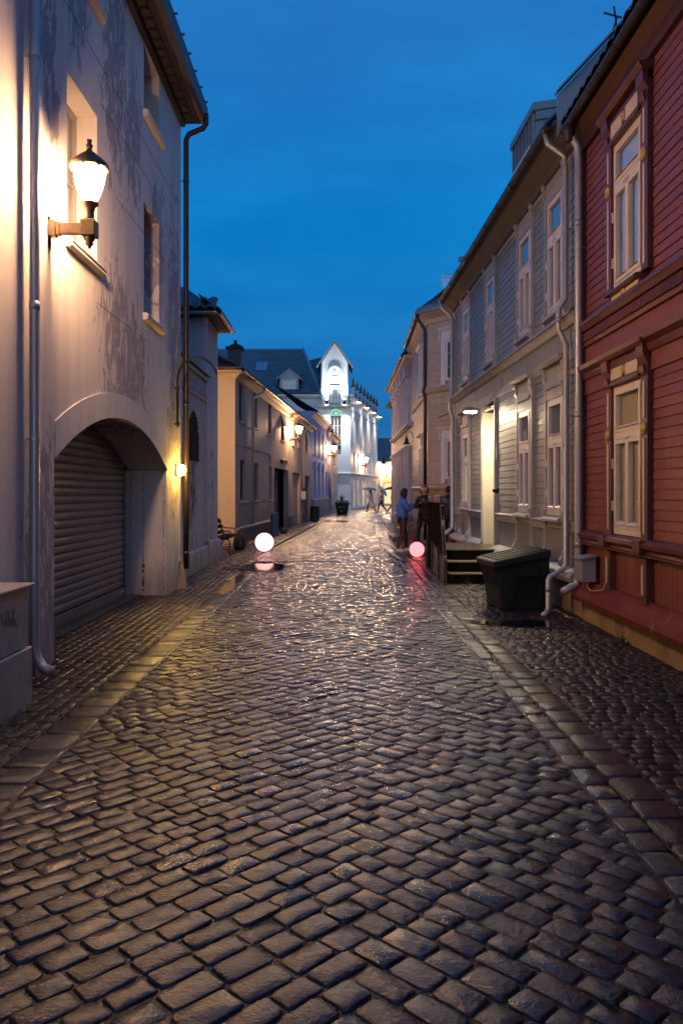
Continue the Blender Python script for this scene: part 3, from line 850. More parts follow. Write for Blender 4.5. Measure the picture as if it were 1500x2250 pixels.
def chevron(xl, xr, y0, y1, L, W, seed, gap, zf_, ang=44, xc=0.02, dome=.0022, tilt=.021, zj=.0018):
    """diagonal courses that climb from both gutters and interlock in steps along the crown of the road"""
    rng = random.Random(seed); out = []
    c_, s_ = math.cos(R(ang)), math.sin(R(ang))
    # world = p * (c,s) + q * (c,-s)
    toW = lambda p, q: (xc + p * c_ + q * c_, p * s_ - q * s_)
    N = int((y1 + 4) / W) + 40
    P = {}; Q = {}
    acc = 0.0
    for i in range(0, N): P[i] = acc; acc += W * rng.uniform(.92, 1.09)
    acc = 0.0
    for i in range(0, -N, -1): P[i] = acc; acc -= W * rng.uniform(.92, 1.09)
    for j in range(-N + 1, N): Q[j] = -P[-j] if -j in P else j * W
    hps = halfplanes([(xl, y0), (xr, y0), (xr, y1), (xl, y1)], gap / 2)
    def add(quad):
        cx_ = sum(p[0] for p in quad) / 4; cy_ = sum(p[1] for p in quad) / 4
        if cx_ < xl - .3 or cx_ > xr + .3 or cy_ < y0 - .3 or cy_ > y1 + .3: return
        q = quad
        for hp in hps:
            q = clip(q, hp)
            if len(q) < 3: return
        p2 = []
        for p in q:
            if not p2 or math.hypot(p[0] - p2[-1][0], p[1] - p2[-1][1]) > 0.012: p2.append(p)
        if len(p2) > 2 and math.hypot(p2[0][0] - p2[-1][0], p2[0][1] - p2[-1][1]) < 0.012: p2.pop()
        if len(p2) >= 3 and area(p2) > .2 * L * W:
            if sum(p2[i][0] * p2[(i + 1) % len(p2)][1] - p2[(i + 1) % len(p2)][0] * p2[i][1] for i in range(len(p2))) < 0: p2.reverse()
            cx_ = sum(p[0] for p in p2) / len(p2); cy_ = sum(p[1] for p in p2) / len(p2)
            out.append((p2, zf_(cx_, cy_), dome, tilt, zj))
    g = gap / 2
    jt = lambda: rng.uniform(-.004, .004)
    for j in range(-N + 3, N - 3):
        if -j not in P: continue
        qa, qb = Q[j], Q[j + 1]
        # left: run down along p from the stair edge
        p = P[-j]
        reach = (abs(xl) + .4) / c_
        lim = p - 2.0 * reach
        while p > lim:
            l = L * rng.uniform(.72, 1.3); p0 = p - l
            add([toW(p0 + g + jt(), qb - g + jt()), toW(p - g + jt(), qb - g + jt()), toW(p - g + jt(), qa + g + jt()), toW(p0 + g + jt(), qa + g + jt())])
            p = p0
        i = j
        pa, pb = P[i], P[i + 1]
        q = Q[-i] if -i in Q else None
        if q is None: continue
        lim = q + 2.0 * (abs(xr) + .4) / c_
        while q < lim:
            l = L * rng.uniform(.72, 1.3); q1 = q + l
            add([toW(pa + g + jt(), q + g + jt()), toW(pb - g + jt(), q + g + jt()), toW(pb - g + jt(), q1 - g + jt()), toW(pa + g + jt(), q1 - g + jt())])
            q = q1
    return out
ST += chevron(-1.72, 1.32, 0.9, 18.2, 0.168, 0.118, 1, 0.0085, zf)
ST += lay([(-2.0, 18.28), (-0.1, 18.28), (0.2, 40), (-1.04, 40)], R(46), 0.19, 0.13, 0, 3, tilt=0.022)
ST += lay([(-0.1, 18.28), (1.2, 18.28), (1.62, 40), (0.2, 40)], R(-44), 0.19, 0.13, 0, 4, tilt=0.022)
ST += lay([(-1.5, 40.05), (2.5, 40.05), (6.8, 63.9), (-0.7, 63.9)], R(0), 0.30, 0.20, 0, 5, tilt=0.015, gap=0.016)
ST += ribbon([(-2.0, 1), (-2.0, 18.2)], 0.27, 0.30, -0.021, 11, dome=.001, tilt=.010)
ST += ribbon([(1.33, 1), (1.33, 18.2)], 0.146, 0.24, -0.010, 12, dome=.001, tilt=.012)
ST += ribbon([(-2.12, 18.22), (1.25, 18.22)], -0.0 + 0.10, 0.3, -0.002, 19)
emit_stones(ST, road, 'cobblestone', M['cobble'], 300, 21)

mb = MB(); mb.box(W0, 1.49, 3.3, -6, 18.2, -0.084, -0.001); mb.box(W0, 1.472, 1.489, -6, 18.2, -0.084, -0.009)
mb.prism([(1.36, 18.2, -0.084), (5.2, 18.2, -0.084), (5.0, 42, -0.084), (1.75, 42, -0.084)], [(1.36, 18.2, -0.022), (5.2, 18.2, -0.022), (5.0, 42, -0.022), (1.75, 42, -0.022)])
pav_r = struct('pavement_right', mb, M['joint'])
SR = lay([(1.70, 1.2), (3.06, 1.2), (3.06, 18.2), (1.70, 18.2)], R(0), 0.118, 0.098, 0.010, 6, gap=0.009, dome=0.0015, tilt=0.014, zj=0.0015, jit=0.010)
SR += lay([(1.66, 18.25), (2.9, 18.25), (2.6, 40), (2.1, 40)], R(0), 0.14, 0.12, 0.015, 7, tilt=0.03)
SR += lay([(2.8, 19.7), (4.9, 19.7), (2.6, 23), (2.55, 23)], R(0), 0.16, 0.14, 0.015, 8, tilt=0.03)
emit_stones(SR, pav_r, 'paving_sett', M['sett'], 300, 22)
kr = struct('kerb_right', (lambda m: (m.box(W0, 1.50, 1.69, -6, 1.0, -0.083, 0.02), m)[1])(MB()), M['kerb'])
SK = ribbon([(1.478, 1.0), (1.478, 18.2), ], 0.205, 0.26, 0.008, 13, dome=.001, tilt=.01)
SK += ribbon([(1.36, 18.25), (1.14, 23), (1.3, 31), (1.72, 40)], 0.26, 0.4, 0.02, 14)
emit_stones(SK, kr, 'kerb_stone', M['kerb'], 120, 23)

mb = MB(); mb.box(W0, -3.35, -2.005, -6, 19.3, -0.083, -0.0245)
mb.box(W0, -12, -2.2, 19.3, 24.2, -0.083, -0.04)
mb.prism([(-3.4, 24.2, -0.083), (-2.03, 24.2, -0.083), (-1.2, 40, -0.083), (-2.3, 40, -0.083)], [(-3.4, 24.2, -0.04), (-2.03, 24.2, -0.04), (-1.2, 40, -0.04), (-2.3, 40, -0.04)])
pav_l = struct('pavement_left', mb, M['joint'])
SL = lay([(-2.72, 1.2), (-2.02, 1.2), (-2.02, 13.6), (-2.72, 13.6)], R(90), 0.165, 0.105, -0.012, 31, gap=0.008, dome=0.0015, tilt=0.014)
SL += lay([(-3.32, 7.58), (-2.72, 7.58), (-2.72, 12.38), (-3.32, 12.38)], R(90), 0.165, 0.105, -0.008, 32, gap=0.012)
SL += lay([(-2.98, 13.6), (-2.02, 13.6), (-2.15, 19.3), (-2.98, 19.3)], R(90), 0.165, 0.11, -0.008, 33, gap=0.012, tilt=0.03)
SL += lay([(-8, 19.35), (-2.15, 19.35), (-1.97, 23.7), (-8, 23.7)], R(90), 0.18, 0.13, -0.008, 34, gap=0.012)
SL += lay([(-3.16, 23.75), (-1.97, 23.75), (-1.22, 40), (-2.12, 40)], R(86), 0.18, 0.13, -0.008, 35, gap=0.012)
emit_stones(SL, pav_l, 'paving_sett', M['sett'], 300, 24)

def puddle(cx, cy, rx, ry, z, seed, n=64, lobes=0.28):
    rng = random.Random(seed); ph = [rng.uniform(0, 6.28) for _ in range(7)]
    pts = []
    for k in range(n):
        a = 2 * math.pi * k / n
        r = 1 + lobes * (0.5 * math.sin(2 * a + ph[0]) + 0.5 * math.sin(3 * a + ph[1]) + 0.35 * math.sin(5 * a + ph[2]) + 0.25 * math.sin(9 * a + ph[3]) + 0.18 * math.sin(17 * a + ph[4]))
        pts.append((cx + rx * r * math.cos(a), cy + ry * r * math.sin(a), z))
    m = MB(); m.poly(pts)
    return struct('puddle', m, M['water'])
puddle(-1.75, 16.9, 0.75, 0.85, -0.007, 3)
puddle(-1.15, 17.0, 0.55, 0.55, -0.0075, 41)
puddle(-1.93, 14.0, 0.13, 1.35, -0.0165, 5)
puddle(1.0, 16.7, 0.26, 0.55, -0.005, 6)
puddle(2.15, 9.62, 0.50, 0.26, 0.0125, 8)
puddle(-0.25, 42.6, 0.7, 1.3, 0.006, 9)
puddle(1.7, 43, 0.6, 1.0, 0.006, 10)
puddle(2.6, 56, 1.0, 1.6, 0.006, 12)

# ================================================================== LEFT: FLAKING WHITE BUILDING
FL = Frame(-2.72, 0, 0, 1, 1)
b1 = thing('plaster_building', (-5, 6, 0), 'tall white building with flaking plaster and an arched garage entrance on the left', 'building')
wins = [(7.90, 8.87, 4.12, 5.77, 'near'), (10.98, 11.90, 4.06, 5.60, ''), (10.98, 11.90, 6.86, 7.80, ''), (7.90, 8.87, 6.98, 7.8, ''), (3.6, 4.6, 4.12, 5.77, '')]
mb = MB()
holes = [w[:4] for w in wins] + [(7.55, 12.40, -0.1, 2.55)]
front(mb, FL, -6, 13.5, -0.1, 8.0, holes[:-1] + [], 0.30) if False else None
ss = None
# wall face: window holes with reveals, then the arch opening
m0 = MB(); front(m0, FL, -6, 13.5, -0.1, 8.0, holes, 0.30)
# drop the rectangular reveals of the arch hole (last 4 quads)
m0.f = m0.f[:-4]
def arch(s):
    Rr = 5.36; return 2.5 - Rr + math.sqrt(Rr * Rr - (s - 9.975) ** 2)
K = 36
for i in range(K):
    a = 7.55 + (12.40 - 7.55) * i / K; b = 7.55 + (12.40 - 7.55) * (i + 1) / K
    m0.quad(FL(a, 0, arch(a)), FL(b, 0, arch(b)), FL(b, 0, 2.55), FL(a, 0, 2.55))
    m0.quad(FL(a, 0, arch(a)), FL(b, 0, arch(b)), FL(b, -0.6, arch(b)), FL(a, -0.6, arch(a)))
for s in (7.55, 12.40):
    m0.quad(FL(s, 0, -0.1), FL(s, -0.6, -0.1), FL(s, -0.6, arch(s)), FL(s, 0, arch(s)))
shell(m0, FL, -6, 13.5, -0.1, 8.0, 7)
wall1 = m0.build('wall', M['plaster'], b1, recalc=False)
# raised plaster band round the arch and jambs
mb = MB()
for i in range(K):
    a = 7.28 + (12.67 - 7.28) * i / K; b = 7.28 + (12.67 - 7.28) * (i + 1) / K
    def oa(s): return 2.79 - 5.9 + math.sqrt(5.9 ** 2 - (s - 9.975) ** 2)
    def ia(s): return arch(min(12.40, max(7.55, s)))
    if b <= 7.55 or a >= 12.40: continue
    a2, b2 = max(a, 7.552), min(b, 12.398)
    mb.prism([FL(a2, 0.001, ia(a2) + .002), FL(b2, 0.001, ia(b2) + .002), FL(b2, 0.001, oa(b2)), FL(a2, 0.001, oa(a2))],
             [FL(a2, 0.018, ia(a2) + .002), FL(b2, 0.018, ia(b2) + .002), FL(b2, 0.018, oa(b2)), FL(a2, 0.018, oa(a2))])
mb.build('arch_band', M['plaster_smooth'], b1)
# scored joint lines and dark seams in the render, a raised strip left of the pipe
mb = MB()
mb.box(FL, 7.02, 7.40, 0.0, 0.03, -0.1, 8.0)
mb.build('pilaster', M['plaster'], b1)
# score lines in the render
m = MB()
for (sa, sb_, zz) in ((7.42, 13.4, 6.42), (9.0, 12.2, 5.98), (9.6, 13.3, 5.15), (8.9, 11.3, 3.70)):
    m = MB(); m.box(FL, sa, sb_, .0005, .0025, zz, zz + .007); m.build('score_line', M['rust'], b1)
# brown cracks of bare mortar on the far jamb
mb = MB()
rr = random.Random(4)
for (xo, za, zb, w) in ((-0.36, 0.05, 1.85, 0.0035), (-0.05, 0.0, 1.7, 0.003)):
    z = za
    while z < zb:
        h = rr.uniform(.02, .07)
        if rr.random() < .85:
            ww = w * rr.uniform(.4, 1.5) * (4.5 if (xo < -.3 and z < .45) else 1)
            xx = xo + rr.uniform(-.006, .006)
            mb.box(FL, 12.392, 12.3985, xx - ww, xx + ww, z, min(zb, z + h))
        z += h * rr.uniform(.95, 1.15)
cr = mb.build('bare_mortar', M['rust'], b1); cr['kind'] = 'stuff'
for w in wins:
    s0, s1, z0, z1, t = w
    simple_window(b1, FL, s0 + .01, s1 - .01, z0 + .01, z1 - .01, -0.24, M['metalbox'], 1, 1, 0.05, sill=None, back=M['curtainwhite'] if t == 'near' else None)
    m = MB(); m.sweep(FL, [(-0.2, z0 + 0.02), (0.05, z0 - 0.0), (0.085, z0 - 0.035), (0.06, z0 - 0.055), (0.075, z0 - 0.08), (0.04, z0 - 0.10), (-0.01, z0 - 0.10)], s0 - 0.05, s1 + 0.14)
    m.build('window_sill', M['plaster_smooth'], b1, bevel=0.006)
# roller shutter
sh = MB(); sh.box(FL, 7.3, 12.30, -0.66, -0.60, -0.09, 0.03)
shutter = sh.build('roller_shutter', M['shutter'], b1)
def mk_slat():
    m = MB(); n = 5; L = 4.95; h = 0.100
    prof = [(0, 0)] + [(0.006 + 0.013 * math.sin(math.pi * k / n) ** .6, h * (0.04 + 0.92 * k / n)) for k in range(n + 1)] + [(0, h)]
    m.sweep(W0, prof, 0, L); return m
z = 0.15
while z < 2.50:
    piece('slat', 'rollslat', mk_slat, M['shutter'], shutter, FL.matrix(7.28, -0.625, z)); z += 0.100
m = MB(); m.box(FL, 7.28, 12.23, -0.625, -0.585, 0.035, 0.145); m.build('bottom_rail', M['shutter'], shutter, bevel=0.004)
m = MB(); m.box(FL, 11.9, 12.10, -0.584, -0.578, 0.07, 0.11); m.build('latch_plate', M['zinc'], shutter)
m = MB(); m.box(FL, 12.245, 12.33, -0.61, -0.53, -0.02, 1.93); m.build('guide_rail', M['zinc'], shutter, bevel=0.004)
m = MB(); m.box(FL, 7.3, 12.4, -0.60, -0.40, -0.08, 0.004); m.build('threshold', M['stonestep'], b1)
# eaves
mb = MB(); mb.box(FL, -6, 13.72, 0.001, 0.30, 7.93, 7.98); mb.box(FL, -6, 13.55, 0.001, 0.07, 7.80, 7.928)
mb.build('soffit', M['soffit'], b1)
def mk_block():
    m = MB(); m.box(W0, 0, 0.17, 0, 0.11, 0, 0.05); return m
s = 1.0
while s < 13.4:
    piece('soffit_tile', 'sofblock', mk_block, M['soffit'], b1, FL.matrix(s, 0.10, 7.878)); s += 0.24
mb = MB(); mb.sweep(FL, [(0.30, 7.94), (0.40, 7.97), (0.42, 8.20), (0.36, 8.24), (-0.4, 9.0), (-3.6, 11.9), (-7.0, 8.0), (0.0, 7.985)], -6, 13.74)
roof1 = mb.build('roof', M['tile'], b1)
mb = MB()
for i in range(18):
    s = 5 + i * 0.5
    mb.box(FL, s, s + .012, 0.40, 0.46, 8.19, 8.22)
q = mb.build('gutter_bracket', M['darkpipe'], b1); q['kind'] = 'stuff'
pipe(b1, [(-2.31, 13.60, 8.05), (-2.31, 13.60, 7.88), (-2.36, 13.60, 7.80), (-2.60, 13.60, 7.70), (-2.65, 13.60, 7.60), (-2.65, 13.60, 5.0), (-2.65, 13.6, 2.0), (-2.65, 13.6, 0.28)], 0.047, M['darkpipe'],
     clips=[(-2.65, 13.6, 6.9, -2.76), (-2.65, 13.6, 4.3, -2.76), (-2.65, 13.6, 2.2, -2.76)], joints=[(-2.65, 13.6, 5.6), (-2.65, 13.6, 3.1), (-2.65, 13.6, 0.55)])
pipe(b1, [(-2.64, 6.86, 8.0), (-2.64, 6.86, 3.9), (-2.64, 6.86, 0.27), (-2.62, 6.86, 0.16), (-2.56, 6.83, 0.09), (-2.47, 6.80, 0.06)], 0.044, M['zinc'],
     clips=[(-2.64, 6.86, 5.35, -2.73), (-2.64, 6.86, 2.05, -2.73)], joints=[(-2.64, 6.86, 3.2), (-2.64, 6.86, 6.0)])
# small rubble heap at the foot of the corner
mb = MB(); mb.prism([(-2.72, 13.15, -0.05), (-2.58, 13.3, -0.05), (-2.60, 13.5, -0.05), (-2.75, 13.52, -0.05)], [(-2.725, 13.3, 0.42), (-2.70, 13.38, 0.34), (-2.69, 13.5, 0.45), (-2.75, 13.52, 0.5)])
mb.build('broken_render', M['plinth'], b1)

# ------------------------------------------------------------------ street lanterns
LG = 'wall lanterns along the left side of the street'
def lantern(px, py, pz, dx, dy, label, sc=1.0, glass=None):
    F = Frame(px, py, -dy, dx, 1)      # o axis points along (dx,dy)
    t = thing('wall_lantern', (px, py, pz), label, 'street lamp', LG)
    a = 0.40 * sc; zb = pz
    m = MB(); m.prism([F(-.055 * sc, 0.0, zb - .19 * sc), F(.055 * sc, 0, zb - .19 * sc), F(.055 * sc, 0, zb + .10 * sc), F(0, 0, zb + .14 * sc), F(-.055 * sc, 0, zb + .10 * sc)],
                      [F(-.055 * sc, 0.03 * sc, zb - .19 * sc), F(.055 * sc, .03 * sc, zb - .19 * sc), F(.055 * sc, .03 * sc, zb + .10 * sc), F(0, .03 * sc, zb + .14 * sc), F(-.055 * sc, .03 * sc, zb + .10 * sc)])
    m.box(F, -.045 * sc, .045 * sc, .03 * sc, .10 * sc, zb - .075 * sc, zb + .075 * sc)
    m.build('wall_plate', M['bronze'], t, bevel=0.006 * sc)
    m = MB(); m.box(F, -.032 * sc, .032 * sc, .10 * sc, a - .06 * sc, zb - .05 * sc, zb + .05 * sc); m.box(F, -.04 * sc, .04 * sc, .10 * sc, .135 * sc, zb - .062 * sc, zb + .062 * sc)
    m.build('arm', M['bronze'], t, bevel=0.005 * sc)
    c = F(0, a, zb)
    m = MB(); m.box(F, -.068 * sc, .068 * sc, a - .068 * sc, a + .068 * sc, zb - .075 * sc, zb + .075 * sc)
    m.build('knuckle', M['bronze'], t, bevel=0.008 * sc)
    m = MB(); m.lathe(c, [(0.0, -.185 * sc), (.014 * sc, -.18 * sc), (.018 * sc, -.16 * sc), (.040 * sc, -.14 * sc), (.030 * sc, -.12 * sc), (.052 * sc, -.10 * sc), (.055 * sc, -.076 * sc)], 12)
    m.build('drop_finial', M['bronze'], t, smooth=True)
    m = MB(); m.lathe(c, [(.058 * sc, .076 * sc), (.045 * sc, .10 * sc), (.042 * sc, .15 * sc), (.055 * sc, .20 * sc), (.082 * sc, .225 * sc), (.085 * sc, .24 * sc), (.06 * sc, .25 * sc)], 14)
    m.build('neck', M['bronze'], t, smooth=True)
    m = MB(); m.lathe(c, [(.055 * sc, .252 * sc), (.085 * sc, .30 * sc), (.114 * sc, .38 * sc), (.134 * sc, .46 * sc), (.138 * sc, .51 * sc), (.128 * sc, .55 * sc)], 20)
    g = m.build('lamp_glass', glass or M['lanternglass'], t, smooth=True)
    m = MB(); m.lathe(c, [(.165 * sc, .548 * sc), (.182 * sc, .556 * sc), (.168 * sc, .60 * sc), (.12 * sc, .645 * sc), (.065 * sc, .69 * sc), (.030 * sc, .715 * sc), (.022 * sc, .74 * sc), (.034 * sc, .765 * sc), (.018 * sc, .79 * sc), (.024 * sc, .82 * sc), (0, .825 * sc)], 18)
    m.build('lamp_cap', M['bronze'], t, smooth=True)
    m = MB()
    for k in range(4):
        an = math.pi / 4 + k * math.pi / 2
        m.tube([c + Vector((math.cos(an) * r * sc, math.sin(an) * r * sc, z * sc)) for r, z in ((.062, .25), (.092, .30), (.125, .38), (.149, .47), (.158, .53), (.155, .575))], .0055 * sc, 5)
    rb = m.build('cage_rib', M['bronze'], t); rb['kind'] = 'stuff'
    m = MB()
    for k in range(8):
        an = k * math.pi / 4
        m.ball(c + Vector((math.cos(an) * .163 * sc, math.sin(an) * .163 * sc, .548 * sc)), .016 * sc, 6, 4)
    rb = m.build('rim_ornament', M['bronze'], t); rb['kind'] = 'stuff'
    return t
lantern(-2.72, 7.34, 4.02, 1, 0, 'large lit wall lantern on a bronze bracket on the flaking plaster wall')

# bulkhead lamp by the garage arch
t = thing('bulkhead_lamp', (-2.72, 13.08, 1.95), 'small round lit lamp low on the plaster wall right of the garage arch', 'wall lamp')
m = MB(); m.lathe((-2.72, 13.08, 1.95), [(0.105, 0.0), (0.11, 0.03), (0.10, 0.05)], 18, (1, 0, 0)); m.build('lamp_base', M['metalbox'], t, smooth=False)
m = MB(); m.lathe((-2.72, 13.08, 1.95), [(0.095, 0.051), (0.094, 0.09), (0.075, 0.135), (0.04, 0.16), (0, 0.168)], 18, (1, 0, 0)); m.build('lamp_glass', M['bulkglass'], t, smooth=True)

# curved iron bracket
t = thing('iron_bracket', (-2.72, 12.95, 2.6), 'dark bent iron pipe bracket curving out over the corner of the plaster building', 'bracket')
pts = [(-2.66, 12.95, 2.65), (-2.66, 12.95, 3.35)]
for k in range(13):
    a = math.pi - math.pi * 0.93 * k / 12
    pts.append((-2.34 + 0.32 * math.cos(a), 12.95, 3.42 + 0.36 * math.sin(a)))
m = MB(); m.tube(pts, 0.021, 8); m.build('bent_pipe', M['iron'], t, smooth=True)
for zz in (2.70, 3.28):
    m = MB(); m.lathe((-2.66, 12.95, zz), [(0.034, -0.025), (0.034, 0.025)], 10); m.tube([(-2.73, 12.95, zz), (-2.66, 12.95, zz)], 0.012, 6); m.build('clamp', M['iron'], t)

# utility cabinet
t = thing('utility_cabinet', (-2.54, 5.4, 0), 'scribbled dirty grey electricity cabinet standing against the white wall at lower left', 'utility cabinet')
m = MB(); m.box(W0, -2.715, -2.36, 4.7, 6.09, -0.05, 0.42); m.build('base', M['cabinet'], t, bevel=0.008)
m = MB(); m.box(W0, -2.715, -2.385, 4.72, 6.06, 0.425, 0.875); m.build('door', M['cabinet'], t, bevel=0.006)
m = MB(); m.box(W0, -2.715, -2.34, 4.68, 6.10, 0.88, 0.905); m.build('lid', M['cabinet'], t, bevel=0.006)
m = MB(); m.box(W0, -2.384, -2.372, 4.75, 6.04, 0.40, 0.424); m.build('seam_strip', M['metalbox'], t)
m = MB()
def stroke(pts, r=0.0022):
    m.tube([(-2.3825, y, z) for y, z in pts], r, 4)
stroke([(5.60, .74), (5.61, .66), (5.64, .655), (5.66, .69)]); stroke([(5.68, .75), (5.665, .64)]); stroke([(5.72, .75), (5.70, .63), (5.74, .63), (5.75, .68), (5.71, .69)])
stroke([(5.78, .76), (5.77, .62)]); stroke([(5.83, .74), (5.775, .69), (5.86, .60)])
m.build('scrawl', M['scrawl'], t)

# ================================================================== WHITEWASHED BRICK WALL + HOUSE BEHIND
FW = Frame(-3.0, 0, 0, 1, 1)
t = thing('brick_wall', (-3.1, 15.6, 0), 'whitewashed brick yard wall with a tiled coping and dark arched niche beyond the plaster building', 'wall')
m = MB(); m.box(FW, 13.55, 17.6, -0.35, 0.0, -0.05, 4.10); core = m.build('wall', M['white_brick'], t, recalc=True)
rb = random.Random(9)
def mk_brick():
    m = MB(); m.box(W0, 0, 0.232, 0, 0.014, 0, 0.066); return m
def mk_half():
    m = MB(); m.box(W0, 0, 0.112, 0, 0.014, 0, 0.066); return m
rest = MB(); cnt = 0
def niche(s, z): return 15.55 < s < 16.75 and 2.2 < z < 2.62 + 0.62 * math.sqrt(max(0, 1 - ((s - 16.15) / 0.6) ** 2))
for r_ in range(53):
    z = r_ * 0.076 + 0.02
    s = 15.28 - (0.12 if r_ % 2 else 0)
    while s < 17.58:
        l = 0.232
        if s + l > 17.6: l = 0.112
        if s + l <= 17.6 and not niche(s + l / 2, z) and not (3.62 < z < 3.98):
            if cnt < 300:
                piece('brick', 'wb%.2f' % l, mk_brick if l > .2 else mk_half, M['white_brick'], core, FW.matrix(s, rb.uniform(-.006, .001), z)); cnt += 1
            else:
                rest.box(FW, s, s + l, -0.001, 0.012, z, z + 0.066)
        s += l + 0.010
q = rest.build('brick_course', M['white_brick'], core); q['kind'] = 'stuff'
m = MB(); pts = [(15.55, 2.2)] + [(16.15 - 0.6 * math.cos(math.pi * k / 12), 2.62 + 0.62 * math.sin(math.pi * k / 12)) for k in range(13)] + [(16.75, 2.2)]
m.prism([FW(s, 0.002, z) for s, z in pts], [FW(s, 0.006, z) for s, z in pts]); m.build('niche_shade', M['nicheshade'], t)  # flat dark plate drawn in place of a shaded recess
m = MB(); m.box(FW, 13.55, 17.62, -0.37, 0.06, 4.02, 4.10); m.build('cornice', M['white_house'], t)
def mk_cap():
    m = MB(); m.prism([(0, -0.42, 0.10), (0, 0.12, 0.0), (0, 0.12, 0.025), (0, -0.42, 0.13)], [(0.2, -0.42, 0.10), (0.2, 0.12, 0.0), (0.2, 0.12, 0.025), (0.2, -0.42, 0.13)]); return m
for i in range(19): piece('coping_tile', 'coping', mk_cap, M['terracotta_cap'], t, FW.matrix(13.6 + i * 0.21, 0, 4.11))
for i in range(16):
    m = MB(); s = 14.6 + i * 0.19; m.box(FW, s, s + 0.07, 0.0, 0.03, 3.66, 3.94); m.build('dentil', M['white_brick'], t)
m = MB(); m.box(FW, 14.4, 17.6, 0, .035, 3.56, 3.62); m.build('string_course', M['terracotta_cap'], t)
m = MB(); m.box(FW, 14.2, 17.55, 0.0, 0.10, -0.05, 0.42); m.build('plinth', M['white_house'], t, bevel=0.02)

b2 = thing('white_gable_house', (-5, 18.4, 0), 'narrow whitewashed brick house with tiled hip roof behind the yard wall', 'building')
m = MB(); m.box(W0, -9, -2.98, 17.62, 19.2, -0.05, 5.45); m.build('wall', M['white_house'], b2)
m = MB(); m.prism([(-3.3, 17.5, -.05), (-2.86, 17.5, -.05), (-2.84, 19.3, -.05), (-3.3, 19.3, -.05)], [(-3.3, 17.52, 0.52), (-2.93, 17.56, 0.52), (-2.90, 19.22, 0.47), (-3.3, 19.22, 0.5)])
m.build('plinth', M['white_house'], b2, bevel=0.03)
m = MB(); m.box(W0, -9.3, -2.72, 17.34, 19.45, 5.46, 5.54); m.build('soffit', M['soffit'], b2)
m = MB(); m.prism([(-9.3, 17.30, 5.545), (-2.70, 17.30, 5.545), (-2.70, 19.47, 5.545), (-9.3, 19.47, 5.545)], [(-9.3, 18.3, 6.3), (-3.6, 18.3, 6.3), (-3.6, 18.5, 6.3), (-9.3, 18.5, 6.3)])
m.build('roof', M['tile'], b2)
FT = Frame(-9.0, 17.30, 1, 0, 1)
def mk_rt():
    q = MB(); k = 5; tw = .22
    a = [(tw * i / k, 0.05, 0.03 + 0.05 * math.sin(math.pi * i / k)) for i in range(k + 1)]; b = [(x, -0.42, z + 0.31) for x, y, z in a]
    q.add(a + b, [(i, i + 1, k + 2 + i, k + 1 + i) for i in range(k)]); a2 = [(x, y, z - 0.02) for x, y, z in a]; q.add(a + a2, [(i, i + 1, k + 2 + i, k + 1 + i) for i in range(k)]); return q
for i in range(28): piece('roof_tile', 'b2tile', mk_rt, M['tile'], b2, FT.matrix(i * .224, 0, 5.55))
FT2 = Frame(-2.70, 17.3, 0, 1, 1)
for i in range(9): piece('roof_tile', 'b2tile', mk_rt, M['tile'], b2, FT2.matrix(i * .224 + .05, 0, 5.55))
gutter(b2, FT2, -0.02, 2.2, 0.05, 5.50, M['zinc'], 0.055)
gutter(b2, Frame(-9, 17.30, 1, 0, 1), 2.0, 6.3, 0.05, 5.50, M['zinc'], 0.055)
lantern(-4.6, 19.22, 3.3, 0, 1, 'assumed unseen lit wall lantern on the back of the whitewashed gable house over the alley')  # unseen lamp, assumed from the light that falls on the cream gable

# ================================================================== CREAM HOUSE
FC = Frame(-4.754, 0, 0.066, 1, 1)
b3 = thing('cream_house', (-5.5, 34, 0), 'long two storey cream plastered house with small dark windows and tiled roof', 'building')
up = [(24.5, 25.4), (27.0, 27.75), (30.2, 31.0), (33.6, 34.6), (37.1, 37.9), (39.2, 39.9), (43.0, 43.9)]
lo = [(24.7, 25.6), (27.2, 27.95), (30.4, 31.1)]
doors = [(31.7, 35.9, 2.55), (37.4, 40.4, 2.5), (42.4, 44.9, 2.45)]
holes = [(a, b, 3.78, 4.95) for a, b in up] + [(a, b, 1.32, 2.58) for a, b in lo] + [(a, b, -0.05, h) for a, b, h in doors]
m = MB(); front(m, FC, 23.9, 46, -0.05, 5.3, holes, 0.22)
m.build('wall', M['creamshade'], b3, recalc=False)
m = MB(); pA, pB = FC(23.9, 0, 0), FC(46, 0, 0)
m.prism([(-11, 23.88, -.05), (pA.x, pA.y - .01, -.05), (pA.x - .25, pA.y + .6, -.05), (-11, 24.4, -.05)], [(-11, 23.88, 5.3), (pA.x, pA.y - .01, 5.3), (pA.x - .25, pA.y + .6, 5.3), (-11, 24.4, 5.3)])
m.build('gable_wall', M['cream'], b3)
m = MB(); m.prism([(-11, 24.4, -.05), (pA.x - .5, 24.4, -.05), (pB.x - .5, 46, -.05), (-11, 46, -.05)], [(-11, 24.4, 5.25), (pA.x - .5, 24.4, 5.25), (pB.x - .5, 46, 5.25), (-11, 46, 5.25)])
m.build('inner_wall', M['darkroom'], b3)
m = MB(); m.box(FC, 23.75, 31.5, 0.0, 0.13, -0.05, 0.52); m.build('plinth', M['plinth'], b3, bevel=0.02)
m = MB(); m.sweep(FC, [(0, .525), (.16, .50), (.16, .46), (0, .46)], 23.75, 31.2); m.build('plinth_cap', M['creamshade'], b3)
for a, b in ((36.0, 37.3), (40.5, 42.3), (45, 46)):
    m = MB(); m.box(FC, a, b, 0, 0.09, -.05, 0.5); m.build('plinth', M['plinth'], b3, bevel=0.02)
m = MB(); m.sweep(FC, [(0, 4.95), (0.05, 4.98), (0.12, 5.10), (0.22, 5.16), (0.22, 5.22), (0, 5.22)], 23.85, 46); m.build('cornice', M['creamshade'], b3)
